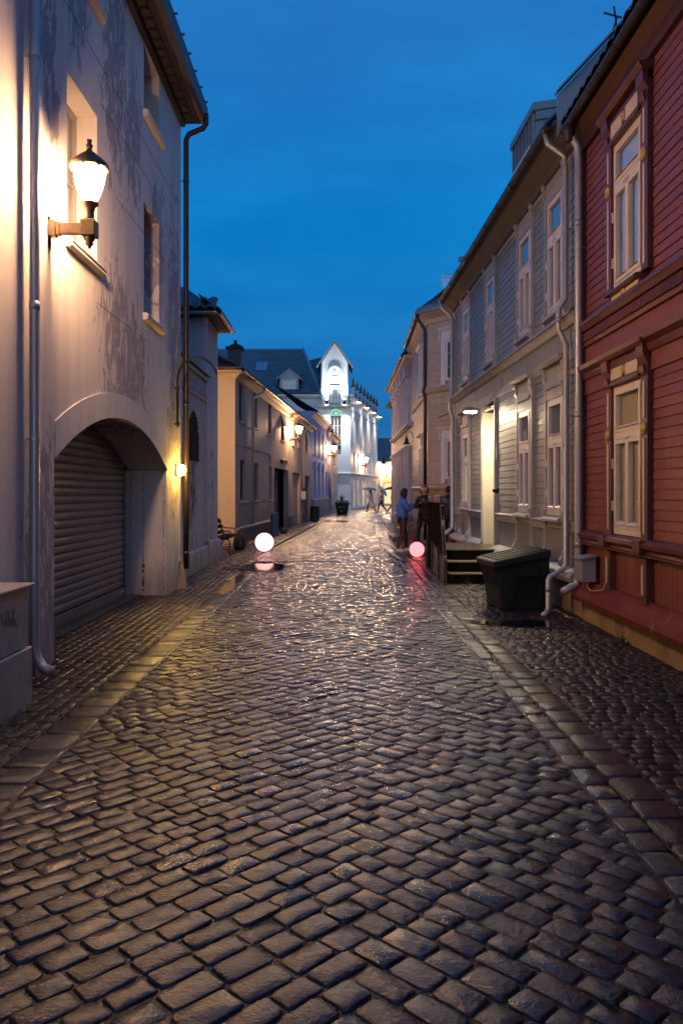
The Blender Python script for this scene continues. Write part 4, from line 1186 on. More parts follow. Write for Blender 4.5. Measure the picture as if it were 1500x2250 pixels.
m = MB(); m.prism([(-11, 23.66, 5.16), (pA.x + .2, 23.66, 5.16), (pA.x + .2, 23.9, 5.16), (-11, 23.9, 5.16)], [(-11, 23.66, 5.22), (pA.x + .2, 23.66, 5.22), (pA.x + .2, 23.9, 5.22), (-11, 23.9, 5.22)]); m.build('cornice', M['cream'], b3)
m = MB(); m.box(FC, 24.0, 30.8, 0, 0.025, 3.02, 3.05); m.box(FC, 30.7, 30.73, 0, .022, 2.7, 3.02); m.build('string_course', M['creamshade'], b3)
roof_plane(b3, FC, 23.6, 46, 0.25, 5.24, 2.0, 3.6, M['tile'], True, 0.26, 'cr')
m = MB(); a0 = FC(23.6, .25, 5.24); b0 = FC(23.6, -3.35, 7.24)
m.prism([(-11, 23.6, 5.24), tuple(a0), (b0.x, 27.0, 6.9), (-11, 27.0, 6.9)], [(-11, 23.6, 5.29), (a0.x, a0.y, 5.29), (b0.x, 27.0, 6.95), (-11, 27.0, 6.95)]); m.build('hip_roof', M['tile'], b3)
gutter(b3, FC, 23.6, 46, 0.29, 5.20, M['zinc'], 0.06)
for i, (a, b) in enumerate(up):
    w = simple_window(b3, FC, a, b, 3.78, 4.95, -0.12, M['redwindow'], 1, 0, 0.07)
    if i in (3, 6):
        m = MB(); s = a + .1
        m.prism([FC(a, -.05, 4.93), FC(b, -.05, 4.93), FC(b, .32, 3.86), FC(a, .32, 3.86)], [FC(a, -.02, 4.93), FC(b, -.02, 4.93), FC(b, .35, 3.86), FC(a, .35, 3.86)])
        m.build('open_casement', M['windowwhite'], w)
    m = MB(); m.box(FC, a - .05, b + .05, -0.1, 0.05, 3.72, 3.775); m.build('sill', M['creamshade'], w)
for a, b in lo:
    w = simple_window(b3, FC, a, b, 1.32, 2.58, -0.12, M['redwindow'], 1, 0, 0.07)
    m = MB(); m.box(FC, a - .05, b + .05, -0.1, 0.08, 1.25, 1.315); m.build('sill', M['white'], w)
# passage opening with a blue board door leaf
m = MB(); m.box(FC, 31.72, 35.88, -0.5, -0.44, -0.04, 2.5); d = m.build('gate', M['doorblue'], b3)
vboards(d, FC, 33.4, 35.85, -0.03, 2.5, 0.22, M['doorblue'], 'gateb', -0.43, 0.03, 'gate_board')
m = MB(); m.box(FC, 33.9, 34.4, -0.39, -0.36, 0, 1.25); m.build('gate_leaf', M['iron'], d)
m = MB(); m.box(FC, 37.42, 38.6, -0.20, -0.14, -0.04, 2.45); m.build('door', M['doorred'], b3, bevel=0.01)
m = MB(); m.box(FC, 38.7, 40.38, -0.20, -0.14, -0.04, 2.45); m.build('door_panel', M['creamshade'], b3)
m = MB(); m.box(FC, 42.42, 44.88, -0.20, -0.14, -0.04, 2.4); m.build('door', M['doorblue'], b3, label if False else False) if False else m.build('door', M['doorblue'], b3)
# name board of raised metal letters above the passage, too weathered to read
m = MB(); m.box(FC, 33.5, 35.3, 0.03, 0.06, 2.78, 2.98); sb = m.build('sign_board', M['bronze'], b3)
m = MB(); rr = random.Random(3)
for i in range(7):
    s = 33.58 + i * .24; m.box(FC, s, s + .04, .06, .075, 2.81, 2.95); m.box(FC, s, s + .14, .06, .074, 2.81 + rr.choice([0, .055, .11]), 2.84 + rr.choice([0, .055, .11]))
q = m.build('sign_letter', M['rust'], sb); q['kind'] = 'stuff'
m = MB(); m.lathe(FC(33.2, .10, 2.78), [(.03, 0), (.07, .06), (.075, .12), (.02, .16)], 10); m.build('security_lamp', M['iron'], b3)
pipe(b3, [FC(28.3, .30, 5.14), FC(28.3, .27, 4.95), FC(27.9, .08, 4.75), FC(26.7, .07, 4.6)][:0] + [FC(27.55, .30, 5.14), FC(27.45, .28, 5.02), FC(26.65, .08, 4.74), FC(26.55, .07, 4.6), FC(26.55, .07, 0.4)], 0.045, M['creamshade'])
pipe(b3, [FC(42.3, .30, 5.14), FC(42.2, .28, 5.0), FC(41.6, .08, 4.72), FC(41.55, .07, 4.6), FC(41.55, .07, 0.1)], 0.05, M['creamshade'])
ch = MB(); ch.box(W0, -3.85, -3.40, 27.0, 27.5, 5.3, 6.45); chim = ch.build('chimney', M['tile'], b3)
m = MB(); m.box(W0, -3.92, -3.33, 26.93, 27.57, 6.45, 6.52); m.lathe((-3.62, 27.25, 6.52), [(.22, 0), (.24, .03), (.2, .08), (.08, .13), (.05, .2), (.08, .24), (0, .26)], 12); m.build('chimney_cowl', M['iron'], chim)
lantern(FC(36.4, 0, 0).x, FC(36.4, 0, 0).y, 3.98, .998, -.066, 'lit wall lantern on the cream house above the dark passage and doorways', 1.05)

# banner and mailbox on the cream house
t = thing('banner_flag', tuple(FC(34.3, 0.1, 0)), 'slim magenta feather banner leaning in the dark passage of the cream house', 'banner')
m = MB(); ptsb = [(0, 0.55), (.10, .6), (.22, 1.1), (.32, 1.75), (.36, 2.05), (.22, 2.2), (.08, 2.05), (0.02, 1.6)]
m.prism([FC(33.7 + a * 1.6, -0.28, z) for a, z in ptsb], [FC(33.7 + a * 1.6, -0.265, z) for a, z in ptsb]); m.build('cloth', M['banner'], t)
m = MB(); m.tube([FC(33.7, -.27, -.03), FC(33.72, -.27, 1.2), FC(33.8, -.27, 2.2)], 0.012, 6); m.build('pole', M['iron'], t)
t = thing('notice_box', tuple(FC(41.2, 0.1, 1.4)), 'white box with a potted plant on top fixed beside the cream house downpipe', 'box')
m = MB(); m.box(FC, 40.9, 41.3, 0.0, 0.22, 1.18, 1.62); m.build('box', M['letter'], t, bevel=.01)
t2 = thing('potted_plant', tuple(FC(41.1, 0.12, 1.625)), 'small dark leafy plant on the white wall box of the cream house', 'plant')
m = MB(); m.lathe(FC(41.1, .11, 1.622), [(.06, 0), (.09, .10)], 10); m.build('pot', M['pot'], t2)
m = MB(); rr = random.Random(8)
for i in range(50):
    c = FC(41.1, .11, 1.72) + Vector((rr.gauss(0, .09), rr.gauss(0, .09), abs(rr.gauss(0.05, .07))))
    v = Vector((rr.uniform(-1, 1), rr.uniform(-1, 1), rr.uniform(-.3, 1))).normalized() * .07; w_ = v.cross(Vector((.3, .5, .8))).normalized() * .02
    m.quad(c, c + v * .5 + w_, c + v, c + v * .5 - w_)
q = m.build('foliage', M['leaf'], t2, recalc=False)

# lilac house, beige house
def row_house(name, label, s0, s1, H, wall, ups, los, zs, roofh, plz, oo=0.0):
    h = thing(name, tuple(FC((s0 + s1) / 2, -2, 0)), label, 'building')
    holes = [(a, b, zs[2], zs[3]) for a, b in ups] + [(a, b, zs[0], zs[1]) for a, b in los]
    m = MB(); front(m, FC, s0, s1, -.05, H, holes, .2, oo); 
    m.quad(FC(s0, oo, -.05), FC(s0, -6, -.05), FC(s0, -6, H), FC(s0, oo, H)); m.quad(FC(s1, oo, -.05), FC(s1, -6, -.05), FC(s1, -6, H), FC(s1, oo, H))
    m.build('wall', wall, h, recalc=False)
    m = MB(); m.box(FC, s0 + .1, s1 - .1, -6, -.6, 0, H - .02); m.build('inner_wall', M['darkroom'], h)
    for a, b in ups:
        w = simple_window(h, FC, a, b, zs[2], zs[3], oo - .1, M['windowwhite'], 1, 1, .06)
        m = MB(); m.box(FC, a - .06, b + .06, oo - .08, oo + .07, zs[2] - .09, zs[2] - .005); m.build('sill', wall, w)
    for a, b in los:
        w = simple_window(h, FC, a, b, zs[0], zs[1], oo - .1, M['windowwhite'], 1, 1, .06)
        m = MB(); m.box(FC, a - .06, b + .06, oo - .08, oo + .07, zs[0] - .09, zs[0] - .005); m.build('sill', wall, w)
    m = MB(); m.sweep(FC, [(oo, -.05), (oo + .08, -.05), (oo + .08, plz), (oo, plz + .02)], s0 + .02, s1 - .02); m.build('plinth', M['plinth'], h)
    m = MB(); m.sweep(FC, [(oo, H - .35), (oo + .10, H - .2), (oo + .2, H - .1), (oo + .2, H - .01), (oo, H - .01)], s0, s1); m.build('cornice', wall, h)
    roof_plane(h, FC, s0 - .05, s1 + .05, oo + .28, H, roofh, roofh * 1.6, M['tile'], True, .3, name)
    gutter(h, FC, s0, s1, oo + .3, H - .03, M['zinc'], .065)
    return h
h4 = row_house('lilac_house', 'lilac plastered two storey house between the cream house and the beige house', 46.02, 58.4, 6.25, M['lilac'],
          [(47.6, 48.5), (50.3, 51.2), (53.0, 53.9), (55.6, 56.4)], [(47.4, 48.5), (50.1, 51.2), (52.8, 53.9), (55.4, 56.4)], (1.4, 3.0, 3.85, 5.4), 1.6, 1.15)
for a, b in [(47.4, 48.5), (50.1, 51.2), (52.8, 53.9)]:
    m = MB(); m.prism([FC(a - .1, 0, 3.05), FC(b + .1, 0, 3.05), FC((a + b) / 2, 0, 3.42)], [FC(a - .1, .09, 3.05), FC(b + .1, .09, 3.05), FC((a + b) / 2, .09, 3.42)]); m.build('pediment', M['lilac'], h4)
h5 = row_house('beige_house', 'beige plastered house at the far end of the left row, beside the planter', 58.42, 67.2, 5.95, M['beigeplaster'],
          [(60.0, 60.9), (63.0, 63.9)], [(59.6, 60.5), (62.2, 63.1), (64.8, 65.6)], (1.4, 3.0, 3.85, 5.2), 1.4, .6)
pipe(h4, [FC(58.3, .3, 6.1), FC(58.2, .28, 5.9), FC(57.6, .08, 5.5), FC(57.55, .07, .2)], .055, M['zinc'])
pipe(h5, [FC(59.2, .3, 5.8), FC(59.1, .28, 5.7), FC(58.8, .08, 5.4), FC(58.7, .07, .2)], .055, M['zinc'])
lantern(FC(56.9, 0, 0).x, FC(56.9, 0, 0).y, 4.15, .998, -.066, 'lit wall lantern between the lilac house and the beige house', 1.2)

# ================================================================== CLOCK BUILDING
b6 = thing('clock_building', (-1, 78, 0), 'tall white floodlit town building with pointed clock gable at the end of the street', 'building')
FA = Frame(-14, 72, 1, 0, 1)      # front facing the camera; s = X + 14
FD = Frame(0.82, 72, 0.18, 1, 1)  # side facing the street; n points to (+x)
m = MB()
front(m, FA, 0, 14.82, -.05, 10.3, [(13.0, 14.0, 4.9, 8.45), (12.0, 13.15, 3.4, 6.0), (11.7, 12.5, .1, 2.6)], .25)
m.build('wall', M['white'], b6, recalc=False)
bays = [(1.6, 2.5), (4.0, 4.9), (7.0, 7.9), (9.4, 10.3), (12.4, 13.3), (14.8, 15.7)]
sh_ = [(1.5, 3.3), (4.1, 5.9), (6.8, 8.6), (9.6, 11.4), (12.2, 14.0), (14.8, 16.4)]
m = MB(); front(m, FD, 0, 18.3, -.05, 9.95, [(a, b, 6.1, 8.5) for a, b in bays] + [(a, b, 3.45, 5.3) for a, b in bays] + [(a, b, 0.15, 2.75) for a, b in sh_], .28)
m.quad(FD(18.3, 0, -.05), FD(18.3, -10, -.05), FD(18.3, -10, 9.95), FD(18.3, 0, 9.95))
m.build('side_wall', M['white'], b6, recalc=False)
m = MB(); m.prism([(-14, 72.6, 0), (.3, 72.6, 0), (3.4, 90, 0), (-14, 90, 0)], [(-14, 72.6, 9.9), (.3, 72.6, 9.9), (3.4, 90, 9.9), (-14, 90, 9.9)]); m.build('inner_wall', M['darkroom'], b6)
for a, b in bays:
    simple_window(b6, FD, a, b, 6.1, 8.5, -.12, M['windowwhite'], 1, 1, .06)
    simple_window(b6, FD, a, b, 3.45, 5.3, -.12, M['windowwhite'], 1, 1, .06)
for a, b in sh_:
    w = simple_window(b6, FD, a, b, .15, 2.75, -.12, M['windowwhite'], 1, 0, .08, back=M['shoplit'])
    m = MB(); m.box(FD, a + .08, b - .08, -.17, -.10, 2.05, 2.12); m.build('transom', M['windowwhite'], w)
simple_window(b6, FA, 13.0, 14.0, 4.9, 8.45, -.12, M['windowwhite'], 2, 3, .05)
simple_window(b6, FA, 12.0, 13.15, 3.4, 6.0, -.12, M['windowwhite'], 2, 1, .07)
simple_window(b6, FA, 11.7, 12.5, .1, 2.6, -.12, M['iron'], 0, 0, .08, back=M['shoplit'])
# bay panels between the pilasters of the side wall
for a, b in ((0.9, 5.6), (6.3, 11.0), (11.7, 16.4)):
    for q0, q1, z0_, z1_ in ((a, a + .12, 5.6, 9.0), (b - .12, b, 5.6, 9.0), (a, b, 9.0, 9.12)):
        m = MB(); m.box(FD, q0, q1, 0, .06, z0_, z1_); m.build('wall_band', M['white'], b6)
m = MB(); m.sweep(FD, [(0, 3.1), (.12, 3.14), (.16, 3.26), (0, 3.3)], -.05, 18.3); m.build('string_course', M['white'], b6)
m = MB(); m.sweep(FA, [(0, 3.1), (.12, 3.14), (.16, 3.26), (0, 3.3)], 0, 14.9); m.build('string_course', M['white'], b6)
m = MB(); m.sweep(FD, [(0, 9.6), (.25, 9.75), (.5, 9.85), (.52, 10.0), (0, 10.05)], -.3, 18.5); m.build('cornice', M['white'], b6)
m = MB(); m.sweep(FA, [(0, 9.95), (.25, 10.1), (.42, 10.18), (.42, 10.33), (0, 10.38)], 0, 15.1); m.build('cornice', M['white'], b6)
for i in range(4):
    s = 1.2 + i * 4.8
    m = MB(); m.lathe(FD(s, .62, 9.82), [(.05, .12), (.17, .02), (.18, -.04), (.12, -.05)], 12); hs = m.build('floodlight', M['iron'], b6)
    m = MB(); m.lathe(FD(s, .62, 9.75), [(.16, 0), (.15, -.03), (0, -.035)], 12); m.build('lens', M['flood'], hs)
# pinnacles of the roof railing
for i in range(8):
    s = .6 + i * 2.3
    m = MB(); m.box(FD, s - .12, s + .12, .02, .26, 10.05, 11.1); pn = m.build('pinnacle', M['white'], b6)
    m = MB(); m.lathe(FD(s, .14, 11.1), [(.2, 0), (.22, .1), (.10, .25), (.12, .45), (.02, .85), (0, 0.95)], 6); m.build('spire', M['terracotta_cap'], pn)
    if i < 7:
        m = MB(); m.box(FD, s + .12, s + 2.18, .11, .17, 10.65, 10.72); m.box(FD, s + .12, s + 2.18, .11, .17, 10.2, 10.26)
        for k in range(6): m.box(FD, s + .3 + k * .33, s + .34 + k * .33, .12, .16, 10.26, 10.65)
        q = m.build('railing', M['sheet'], b6); q['kind'] = 'stuff'
# clock tower
t0x, t1x = -1.83, 0.62
tw_ = MB(); tw_.prism([(t0x, 71.55, 9.2), (t1x, 71.55, 9.2), (t1x, 71.55, 13.1), ((t0x + t1x) / 2, 71.55, 15.0), (t0x, 71.55, 13.1)], [(t0x, 75, 9.2), (t1x, 75, 9.2), (t1x, 75, 13.1), ((t0x + t1x) / 2, 75, 15.0), (t0x, 75, 13.1)])
tower = tw_.build('clock_tower', M['white'], b6)
cx = (t0x + t1x) / 2
for sgn in (-1, 1):
    m = MB(); e = (cx + sgn * 1.55, 12.75); a = (cx, 15.12); n_ = (sgn * .09, .07)
    m.prism([(e[0], 71.2, e[1]), (a[0], 71.2, a[1]), (a[0], 71.2, a[1] + .15), (e[0] + n_[0], 71.2, e[1] + n_[1])], [(e[0], 75.2, e[1]), (a[0], 75.2, a[1]), (a[0], 75.2, a[1] + .15), (e[0] + n_[0], 75.2, e[1] + n_[1])])
    m.build('roof_slope', M['sheet'], tower)
    m = MB(); m.box(W0, cx + sgn * 1.16 - .05, cx + sgn * 1.16 + .05, 71.42, 71.55, 9.6, 13.0); m.build('corner_strip', M['sheet'], tower)
F72 = Frame(0, 71.55, 1, 0, 1)
m = MB()
for sgn in (-1, 1): m.box(F72, cx + sgn * .55 - .06, cx + sgn * .55 + .06, 0, .10, 9.3, 12.3)
pts = [(cx + .61 * math.cos(math.pi * k / 14), 12.3 + .61 * math.sin(math.pi * k / 14)) for k in range(15)]; pin = [(cx + .49 * math.cos(math.pi * k / 14), 12.3 + .49 * math.sin(math.pi * k / 14)) for k in range(15)]
for k in range(14):
    m.prism([F72(pts[k][0], 0, pts[k][1]), F72(pts[k + 1][0], 0, pts[k + 1][1]), F72(pin[k + 1][0], 0, pin[k + 1][1]), F72(pin[k][0], 0, pin[k][1])],
            [F72(pts[k][0], .1, pts[k][1]), F72(pts[k + 1][0], .1, pts[k + 1][1]), F72(pin[k + 1][0], .1, pin[k + 1][1]), F72(pin[k][0], .1, pin[k][1])])
m.build('clock_surround', M['white'], tower)
m = MB(); m.lathe((cx, 71.55, 12.35), [(.46, 0), (.47, .05), (.43, .07), (.42, .04), (0, .04)], 28, (0, -1, 0)); clock = m.build('clock_face', M['white'], tower)
m = MB(); m.box(F72, cx - .02, cx + .02, .045, .06, 12.33, 12.70); m.prism([F72(cx - .02, .045, 12.35), F72(cx + .02, .045, 12.33), F72(cx - .12, .045, 12.60), F72(cx - .15, .045, 12.58)], [F72(cx - .02, .06, 12.35), F72(cx + .02, .06, 12.33), F72(cx - .12, .06, 12.60), F72(cx - .15, .06, 12.58)])
for k in range(12):
    a = k * math.pi / 6; c = F72(cx + .36 * math.sin(a), .045, 12.35 + .36 * math.cos(a)); m.box(F72, c.x - .012, c.x + .012, .042, .05, c.z - .03, c.z + .03)
m.build('clock_hand', M['sheet'], clock)
simple_window(tower, F72, cx - .47, cx + .47, 9.5, 11.15, .05, M['sheet'], 2, 2, .05)
m = MB(); m.sweep(F72, [(0, 9.2), (.35, 9.3), (.42, 9.42), (0, 9.5)], t0x - .25, cx - .5); m.build('tower_ledge', M['white'], tower); m = MB(); m.sweep(F72, [(0, 9.2), (.35, 9.3), (.42, 9.42), (0, 9.5)], cx + .5, t1x + .5); m.build('tower_ledge', M['white'], tower)
# green arched sign over the tall window
F71 = Frame(0, 72, 1, 0, 1)
m = MB()
for k in range(10):
    a0_, a1_ = math.pi * k / 10 + .03, math.pi * (k + 1) / 10 - .03
    for r0_, r1_ in ((.44, .50),):
        q = [F71(-.5 + r * math.cos(a), .05, 8.52 + r * math.sin(a)) for r, a in ((r0_, a0_), (r1_, a0_), (r1_, a1_), (r0_, a1_))]
        q2 = [p + Vector((0, -.05, 0)) for p in q]; m.prism(q, q2)
m.lathe((-.5, 71.93, 8.66), [(.10, 0), (.10, .04)], 12, (0, -1, 0)); m.box(F71, -1.0, 0.0, .05, .10, 8.47, 8.52)
q = m.build('arched_sign', M['greensign'], b6)
# floodlights either side of the tower foot (they shine up and down)
for sx in (cx - .72, cx + .86):
    m = MB(); m.box(W0, sx - .12, sx + .12, 71.0, 71.2, 9.35, 9.8); m.box(W0, sx - .02, sx + .02, 71.2, 71.5, 9.5, 9.55); fl = m.build('floodlight', M['iron'], b6, bevel=.02)
    m = MB(); m.box(W0, sx - .10, sx + .10, 71.02, 71.18, 9.803, 9.815); m.build('lens', M['flood'], fl)
    m = MB(); m.box(W0, sx - .10, sx + .10, 71.02, 71.18, 9.335, 9.347); m.build('lens', M['flood'], fl)
    for up_ in (1, -1):
        ld = bpy.data.lights.new('floodlight_beam', 'SPOT'); ld.energy = 380; ld.color = (0.86, 0.93, 1.0); ld.spot_size = R(100); ld.spot_blend = 0.8; ld.shadow_soft_size = 0.12
        lo_ = bpy.data.objects.new('floodlight_beam', ld); col.objects.link(lo_)
        lo_.location = (sx, 70.95, 9.575 + up_ * .28); lo_.rotation_euler = (R(172) if up_ > 0 else R(8), 0, 0)
for i in range(4):
    s = 1.2 + i * 4.8; p = FD(s, .62, 9.65)
    ld = bpy.data.lights.new('cornice_beam', 'SPOT'); ld.energy = 210; ld.color = (1.0, 0.96, 0.88); ld.spot_size = R(110); ld.spot_blend = 0.9; ld.shadow_soft_size = 0.15
    lo_ = bpy.data.objects.new('cornice_beam', ld); col.objects.link(lo_); lo_.location = p; lo_.rotation_euler = (0, R(-8), 0)
# roofs
def slope_basis(o, u, v):
    n = u.cross(v).normalized(); mm = Matrix.Identity(4)
    mm.col[0][:3] = u; mm.col[1][:3] = v; mm.col[2][:3] = n; mm.col[3][:3] = o; return mm
eA, eB, rA, rB = Vector((-15, 71.6, 10.4)), Vector((-1.9, 71.6, 10.4)), Vector((-15, 80, 15.85)), Vector((-3.9, 80, 15.85))
m = MB(); m.prism([eA, eB, rB, rA], [p + Vector((0, .25, -.3)) for p in (eA, eB, rB, rA)]); rf = m.build('roof', M['slate'], b6)
u_ = Vector((1, 0, 0)); v_ = (rA - eA).normalized(); Ls = (rA - eA).length
D = 0.60
def mk_slate():
    q = MB(); h = D * .5 - .012
    q.prism([(0, -h, 0.035), (h, 0, 0.02), (0, h, .006), (-h, 0, .02)], [(0, -h, 0.055), (h, 0, 0.04), (0, h, .02), (-h, 0, .04)]); return q
rest = MB(); n_s = 0
for j in range(int(Ls / (D / 2)) + 1):
    b_ = j * D / 2
    for i in range(50):
        a_ = i * D + (D / 2 if j % 2 else 0)
        x = -1.9 - a_
        hipx = -1.9 - 2.0 * b_ / Ls
        if x + D * .5 > hipx or x < -14.5 or b_ < .25 or b_ > Ls - .25: continue
        if -8.3 < x < -7.0 and 4.7 < b_ < 6.9: continue
        o_ = Vector((x, 71.6, 10.4)) + v_ * b_
        Y = o_.y; uu = 750 + 1750 * x / Y
        mw = slope_basis(o_, u_, v_)
        if uu > 575 and n_s < 300: piece('slate', 'slate', mk_slate, M['slate'], rf, mw); n_s += 1
        else:
            h = D * .5 - .012
            rest.prism([mw @ Vector(p) for p in ((0, -h, 0.035), (h, 0, 0.02), (0, h, .006), (-h, 0, .02))], [mw @ Vector(p) for p in ((0, -h, 0.055), (h, 0, 0.04), (0, h, .02), (-h, 0, .04))])
q = rest.build('slate_field', M['slate'], rf); q['kind'] = 'stuff'
m = MB(); m.tube([eB + Vector((.05, 0, .08)), rB + Vector((.05, 0, .1))], .14, 6); m.tube([rA, rB], .1, 6); m.build('ridge_flashing', M['sheet'], rf)
# hip side and the second, darker roof behind the tower
m = MB(); m.prism([(-1.85, 71.7, 10.4), (-3.9, 80, 15.8), (-3.9, 92, 15.8), (-1.0, 92, 10.4)], [(-2.3, 71.9, 10.3), (-4.3, 80, 15.6), (-4.3, 92, 15.6), (-1.4, 92, 10.3)]); m.build('roof', M['slate'], b6)
m = MB(); m.prism([(-2.6, 75.2, 10.4), (0.4, 74.6, 10.4), (-0.2, 82, 15.9), (-3.9, 84, 15.3)], [(-2.6, 76, 10.3), (.4, 76, 10.3), (-.2, 86, 15.5), (-3.9, 86, 15.0)])
m.build('roof', M['tile'], b6)
m = MB(); m.prism([(-.4, 73.2, 10.2), (.9, 73.2, 10.2), (3.8, 90, 10.2), (-.4, 90, 10.2)], [(-.4, 76, 11.6), (-.2, 76, 11.6), (1.2, 89, 11.4), (-.4, 90, 11.4)]); m.build('roof', M['tile'], b6)
# skylight and dormer
mw = slope_basis(Vector((-7.65, 71.6, 10.4)) + v_ * 5.75, u_, v_)
m = MB(); m.prism([mw @ Vector(p) for p in ((-.55, -.95, 0.02), (.55, -.95, .02), (.55, .95, .02), (-.55, .95, .02))], [mw @ Vector(p) for p in ((-.55, -.95, .14), (.55, -.95, .14), (.55, .95, .14), (-.55, .95, .14))]); sk = m.build('skylight', M['sheet'], rf)
m = MB(); m.prism([mw @ Vector(p) for p in ((-.44, -.82, 0.142), (.44, -.82, .142), (.44, .82, .142), (-.44, .82, .142))], [mw @ Vector(p) for p in ((-.44, -.82, .15), (.44, -.82, .15), (.44, .82, .15), (-.44, .82, .15))]); m.build('pane', M['glass'], sk)
FDm = Frame(-4.75, 72.3, 1, 0, 1)
m = MB(); m.prism([FDm(-.85, 0, 10.4), FDm(.85, 0, 10.4), FDm(.85, 0, 11.95), FDm(0, 0, 12.6), FDm(-.85, 0, 11.95)], [FDm(-.85, -3, 10.4), FDm(.85, -3, 10.4), FDm(.85, -3, 11.95), FDm(0, -3, 12.6), FDm(-.85, -3, 11.95)]); dm = m.build('dormer', M['sheet'], b6)
for sgn in (-1, 1):
    m = MB(); m.prism([FDm(sgn * 1.08, .15, 11.75), FDm(0, .15, 12.62), FDm(0, .15, 12.76), FDm(sgn * 1.12, .15, 11.86)], [FDm(sgn * 1.08, -3.2, 11.75), FDm(0, -3.2, 12.62), FDm(0, -3.2, 12.76), FDm(sgn * 1.12, -3.2, 11.86)]); m.build('dormer_roof', M['sheet'], dm)
simple_window(dm, FDm, -.62, .62, 10.75, 11.75, .03, M['white'], 2, 1, .06, back=None)
# awning with lettering
t = thing('awning', (-1.0, 71.6, 2.6), 'small black curved awning with white letters on the white clock building beside the planter', 'awning')
m = MB(); aw0, aw1 = -2.4, -1.02
prof = [(0.0, 3.02)] + [(.75 * math.sin(math.pi / 2 * k / 6), 2.3 + .72 * math.cos(math.pi / 2 * k / 6)) for k in range(1, 7)] + [(.75, 2.15), (0, 2.15)]
m.sweep(FA, prof, 14 + aw0, 14 + aw1); m.build('cover', M['awning'], t)
def text(body, size, loc, rot, material, parent, name='lettering', ex=0.006):
    cu = bpy.data.curves.new(name, 'FONT'); cu.body = body; cu.size = size; cu.extrude = ex; cu.resolution_u = 2
    o = bpy.data.objects.new(name, cu); col.objects.link(o)
    dg = bpy.context.evaluated_depsgraph_get(); me = bpy.data.meshes.new_from_object(o.evaluated_get(dg)); bpy.data.objects.remove(o)
    me.materials.clear(); me.materials.append(material)
    o = bpy.data.objects.new(name, me); col.objects.link(o); o.parent = parent
    o.location = Vector(loc) - ORG[parent.name]; o.rotation_euler = rot
    return o
text('NO', .36, (-1.78, 71.23, 2.45), (R(78), 0, 0), M['letter'], t)
text('—', .2, (-1.65, 71.23, 2.28), (R(88), 0, 0), M['letter'], t)
lp = FD(5.9, 0, 0); lantern(lp.x, lp.y, 4.15, .984, -.177, 'lit wall lantern on the side of the white clock building', 1.35)

# ================================================================== FAR HOUSE CLOSING THE STREET
FF = Frame(3.2, 96, 1, -0.06, 1)
b7 = thing('far_house', (7, 97, 0), 'distant low house with blue slate roof and lit shop front closing the street', 'building')
m = MB(); front(m, FF, 0, 14, -.05, 5.2, [(1.9, 2.9, .1, 2.7), (3.3, 4.4, .1, 4.2), (5.6, 6.6, .1, 2.7)], .3)
m.quad(FF(0, 0, 0), FF(0, -6, 0), FF(0, -6, 5.2), FF(0, 0, 5.2)); m.build('wall', M['cream'], b7, recalc=False)
m = MB(); m.box(FF, .1, 13.9, -6, -.4, 0, 5.1); m.build('inner_wall', M['doorred'], b7)
for a, b, z1_ in ((1.9, 2.9, 2.7), (5.6, 6.6, 2.7)): simple_window(b7, FF, a, b, .1, z1_, -.15, M['windowwhite'], 0, 1, .08, back=M['shoplit'])
for s in (.7, 1.4, 3.1, 4.5):
    m = MB(); m.box(FF, s, s + .28, 0, .14, .1, 4.9); m.build('pilaster', M['white'], b7)
m = MB(); m.prism([FF(-.2, .5, 5.15), FF(14, .5, 5.15), FF(14, -3.5, 8.1), FF(-.2, -3.5, 8.1)], [FF(-.2, .5, 5.28), FF(14, .5, 5.28), FF(14, -3.5, 8.25), FF(-.2, -3.5, 8.25)]); m.build('roof', M['slate'], b7)
m = MB(); m.prism([FF(5, -3.6, 6.2), FF(5.6, -3.6, 6.2), FF(5.6, -3.2, 6.2), FF(5, -3.2, 6.2)], [FF(5, -3.6, 8.9), FF(5.6, -3.6, 8.9), FF(5.6, -3.2, 8.9), FF(5, -3.2, 8.9)]); m.build('chimney', M['tile'], b7)
for s in (1.0, 2.9, 4.6):
    p = FF(s + .14, .55, 4.7)
    ld = bpy.data.lights.new('eave_beam', 'SPOT'); ld.energy = 60; ld.color = (1, .93, .82); ld.spot_size = R(80); ld.spot_blend = .8; ld.shadow_soft_size = .1
    lo_ = bpy.data.objects.new('eave_beam', ld); col.objects.link(lo_); lo_.location = p
    m = MB(); m.lathe(p, [(.12, .3), (.16, .06), (.1, .05)], 10); m.build('eave_lamp', M['flood'], b7)
pf = FF(2.2, 0, 0); lantern(pf.x, pf.y, 3.6, .0, -1, 'lit wall lantern on the distant house closing the street', 1.4)
pf = FF(5.0, 0, 0); lantern(pf.x, pf.y, 2.4, .0, -1, 'low lit wall lantern at the right end of the distant house closing the street', 1.2)

# ================================================================== RED TIMBER HOUSE
FR = Frame(3.0, 0, 0, 1, -1)
h1 = thing('red_timber_house', (6, 4, 0), 'dark red timber house with cream windows and ochre foundation nearest on the right', 'building')
E0, E1 = -5.0, 9.93
W1 = (7.90, 8.76)
holes = [(W1[0], W1[1], 1.14, 2.74), (W1[0], W1[1], 3.80, 5.38), (4.2, 5.06, 1.14, 2.74), (4.2, 5.06, 3.80, 5.38)]
FRb = Frame(3.04, 0, 0, 1, -1)
m = MB(); front(m, FRb, E0, E1, .30, 6.5, holes, .14); shell(m, FRb, E0, E1, .3, 6.5, 8)
m.build('wall', M['redtrim'], h1, recalc=False)
m = MB(); m.prism([FR(E0, -.6, -.1), FR(E1, -.6, -.1), FR(E1, 0.0, -.1), FR(E0, 0.0, -.1)], [FR(E0, -.6, .33), FR(E1, -.6, .33), FR(E1, -.02, .33), FR(E0, -.02, .33)])
m.build('foundation', M['ochre'], h1)
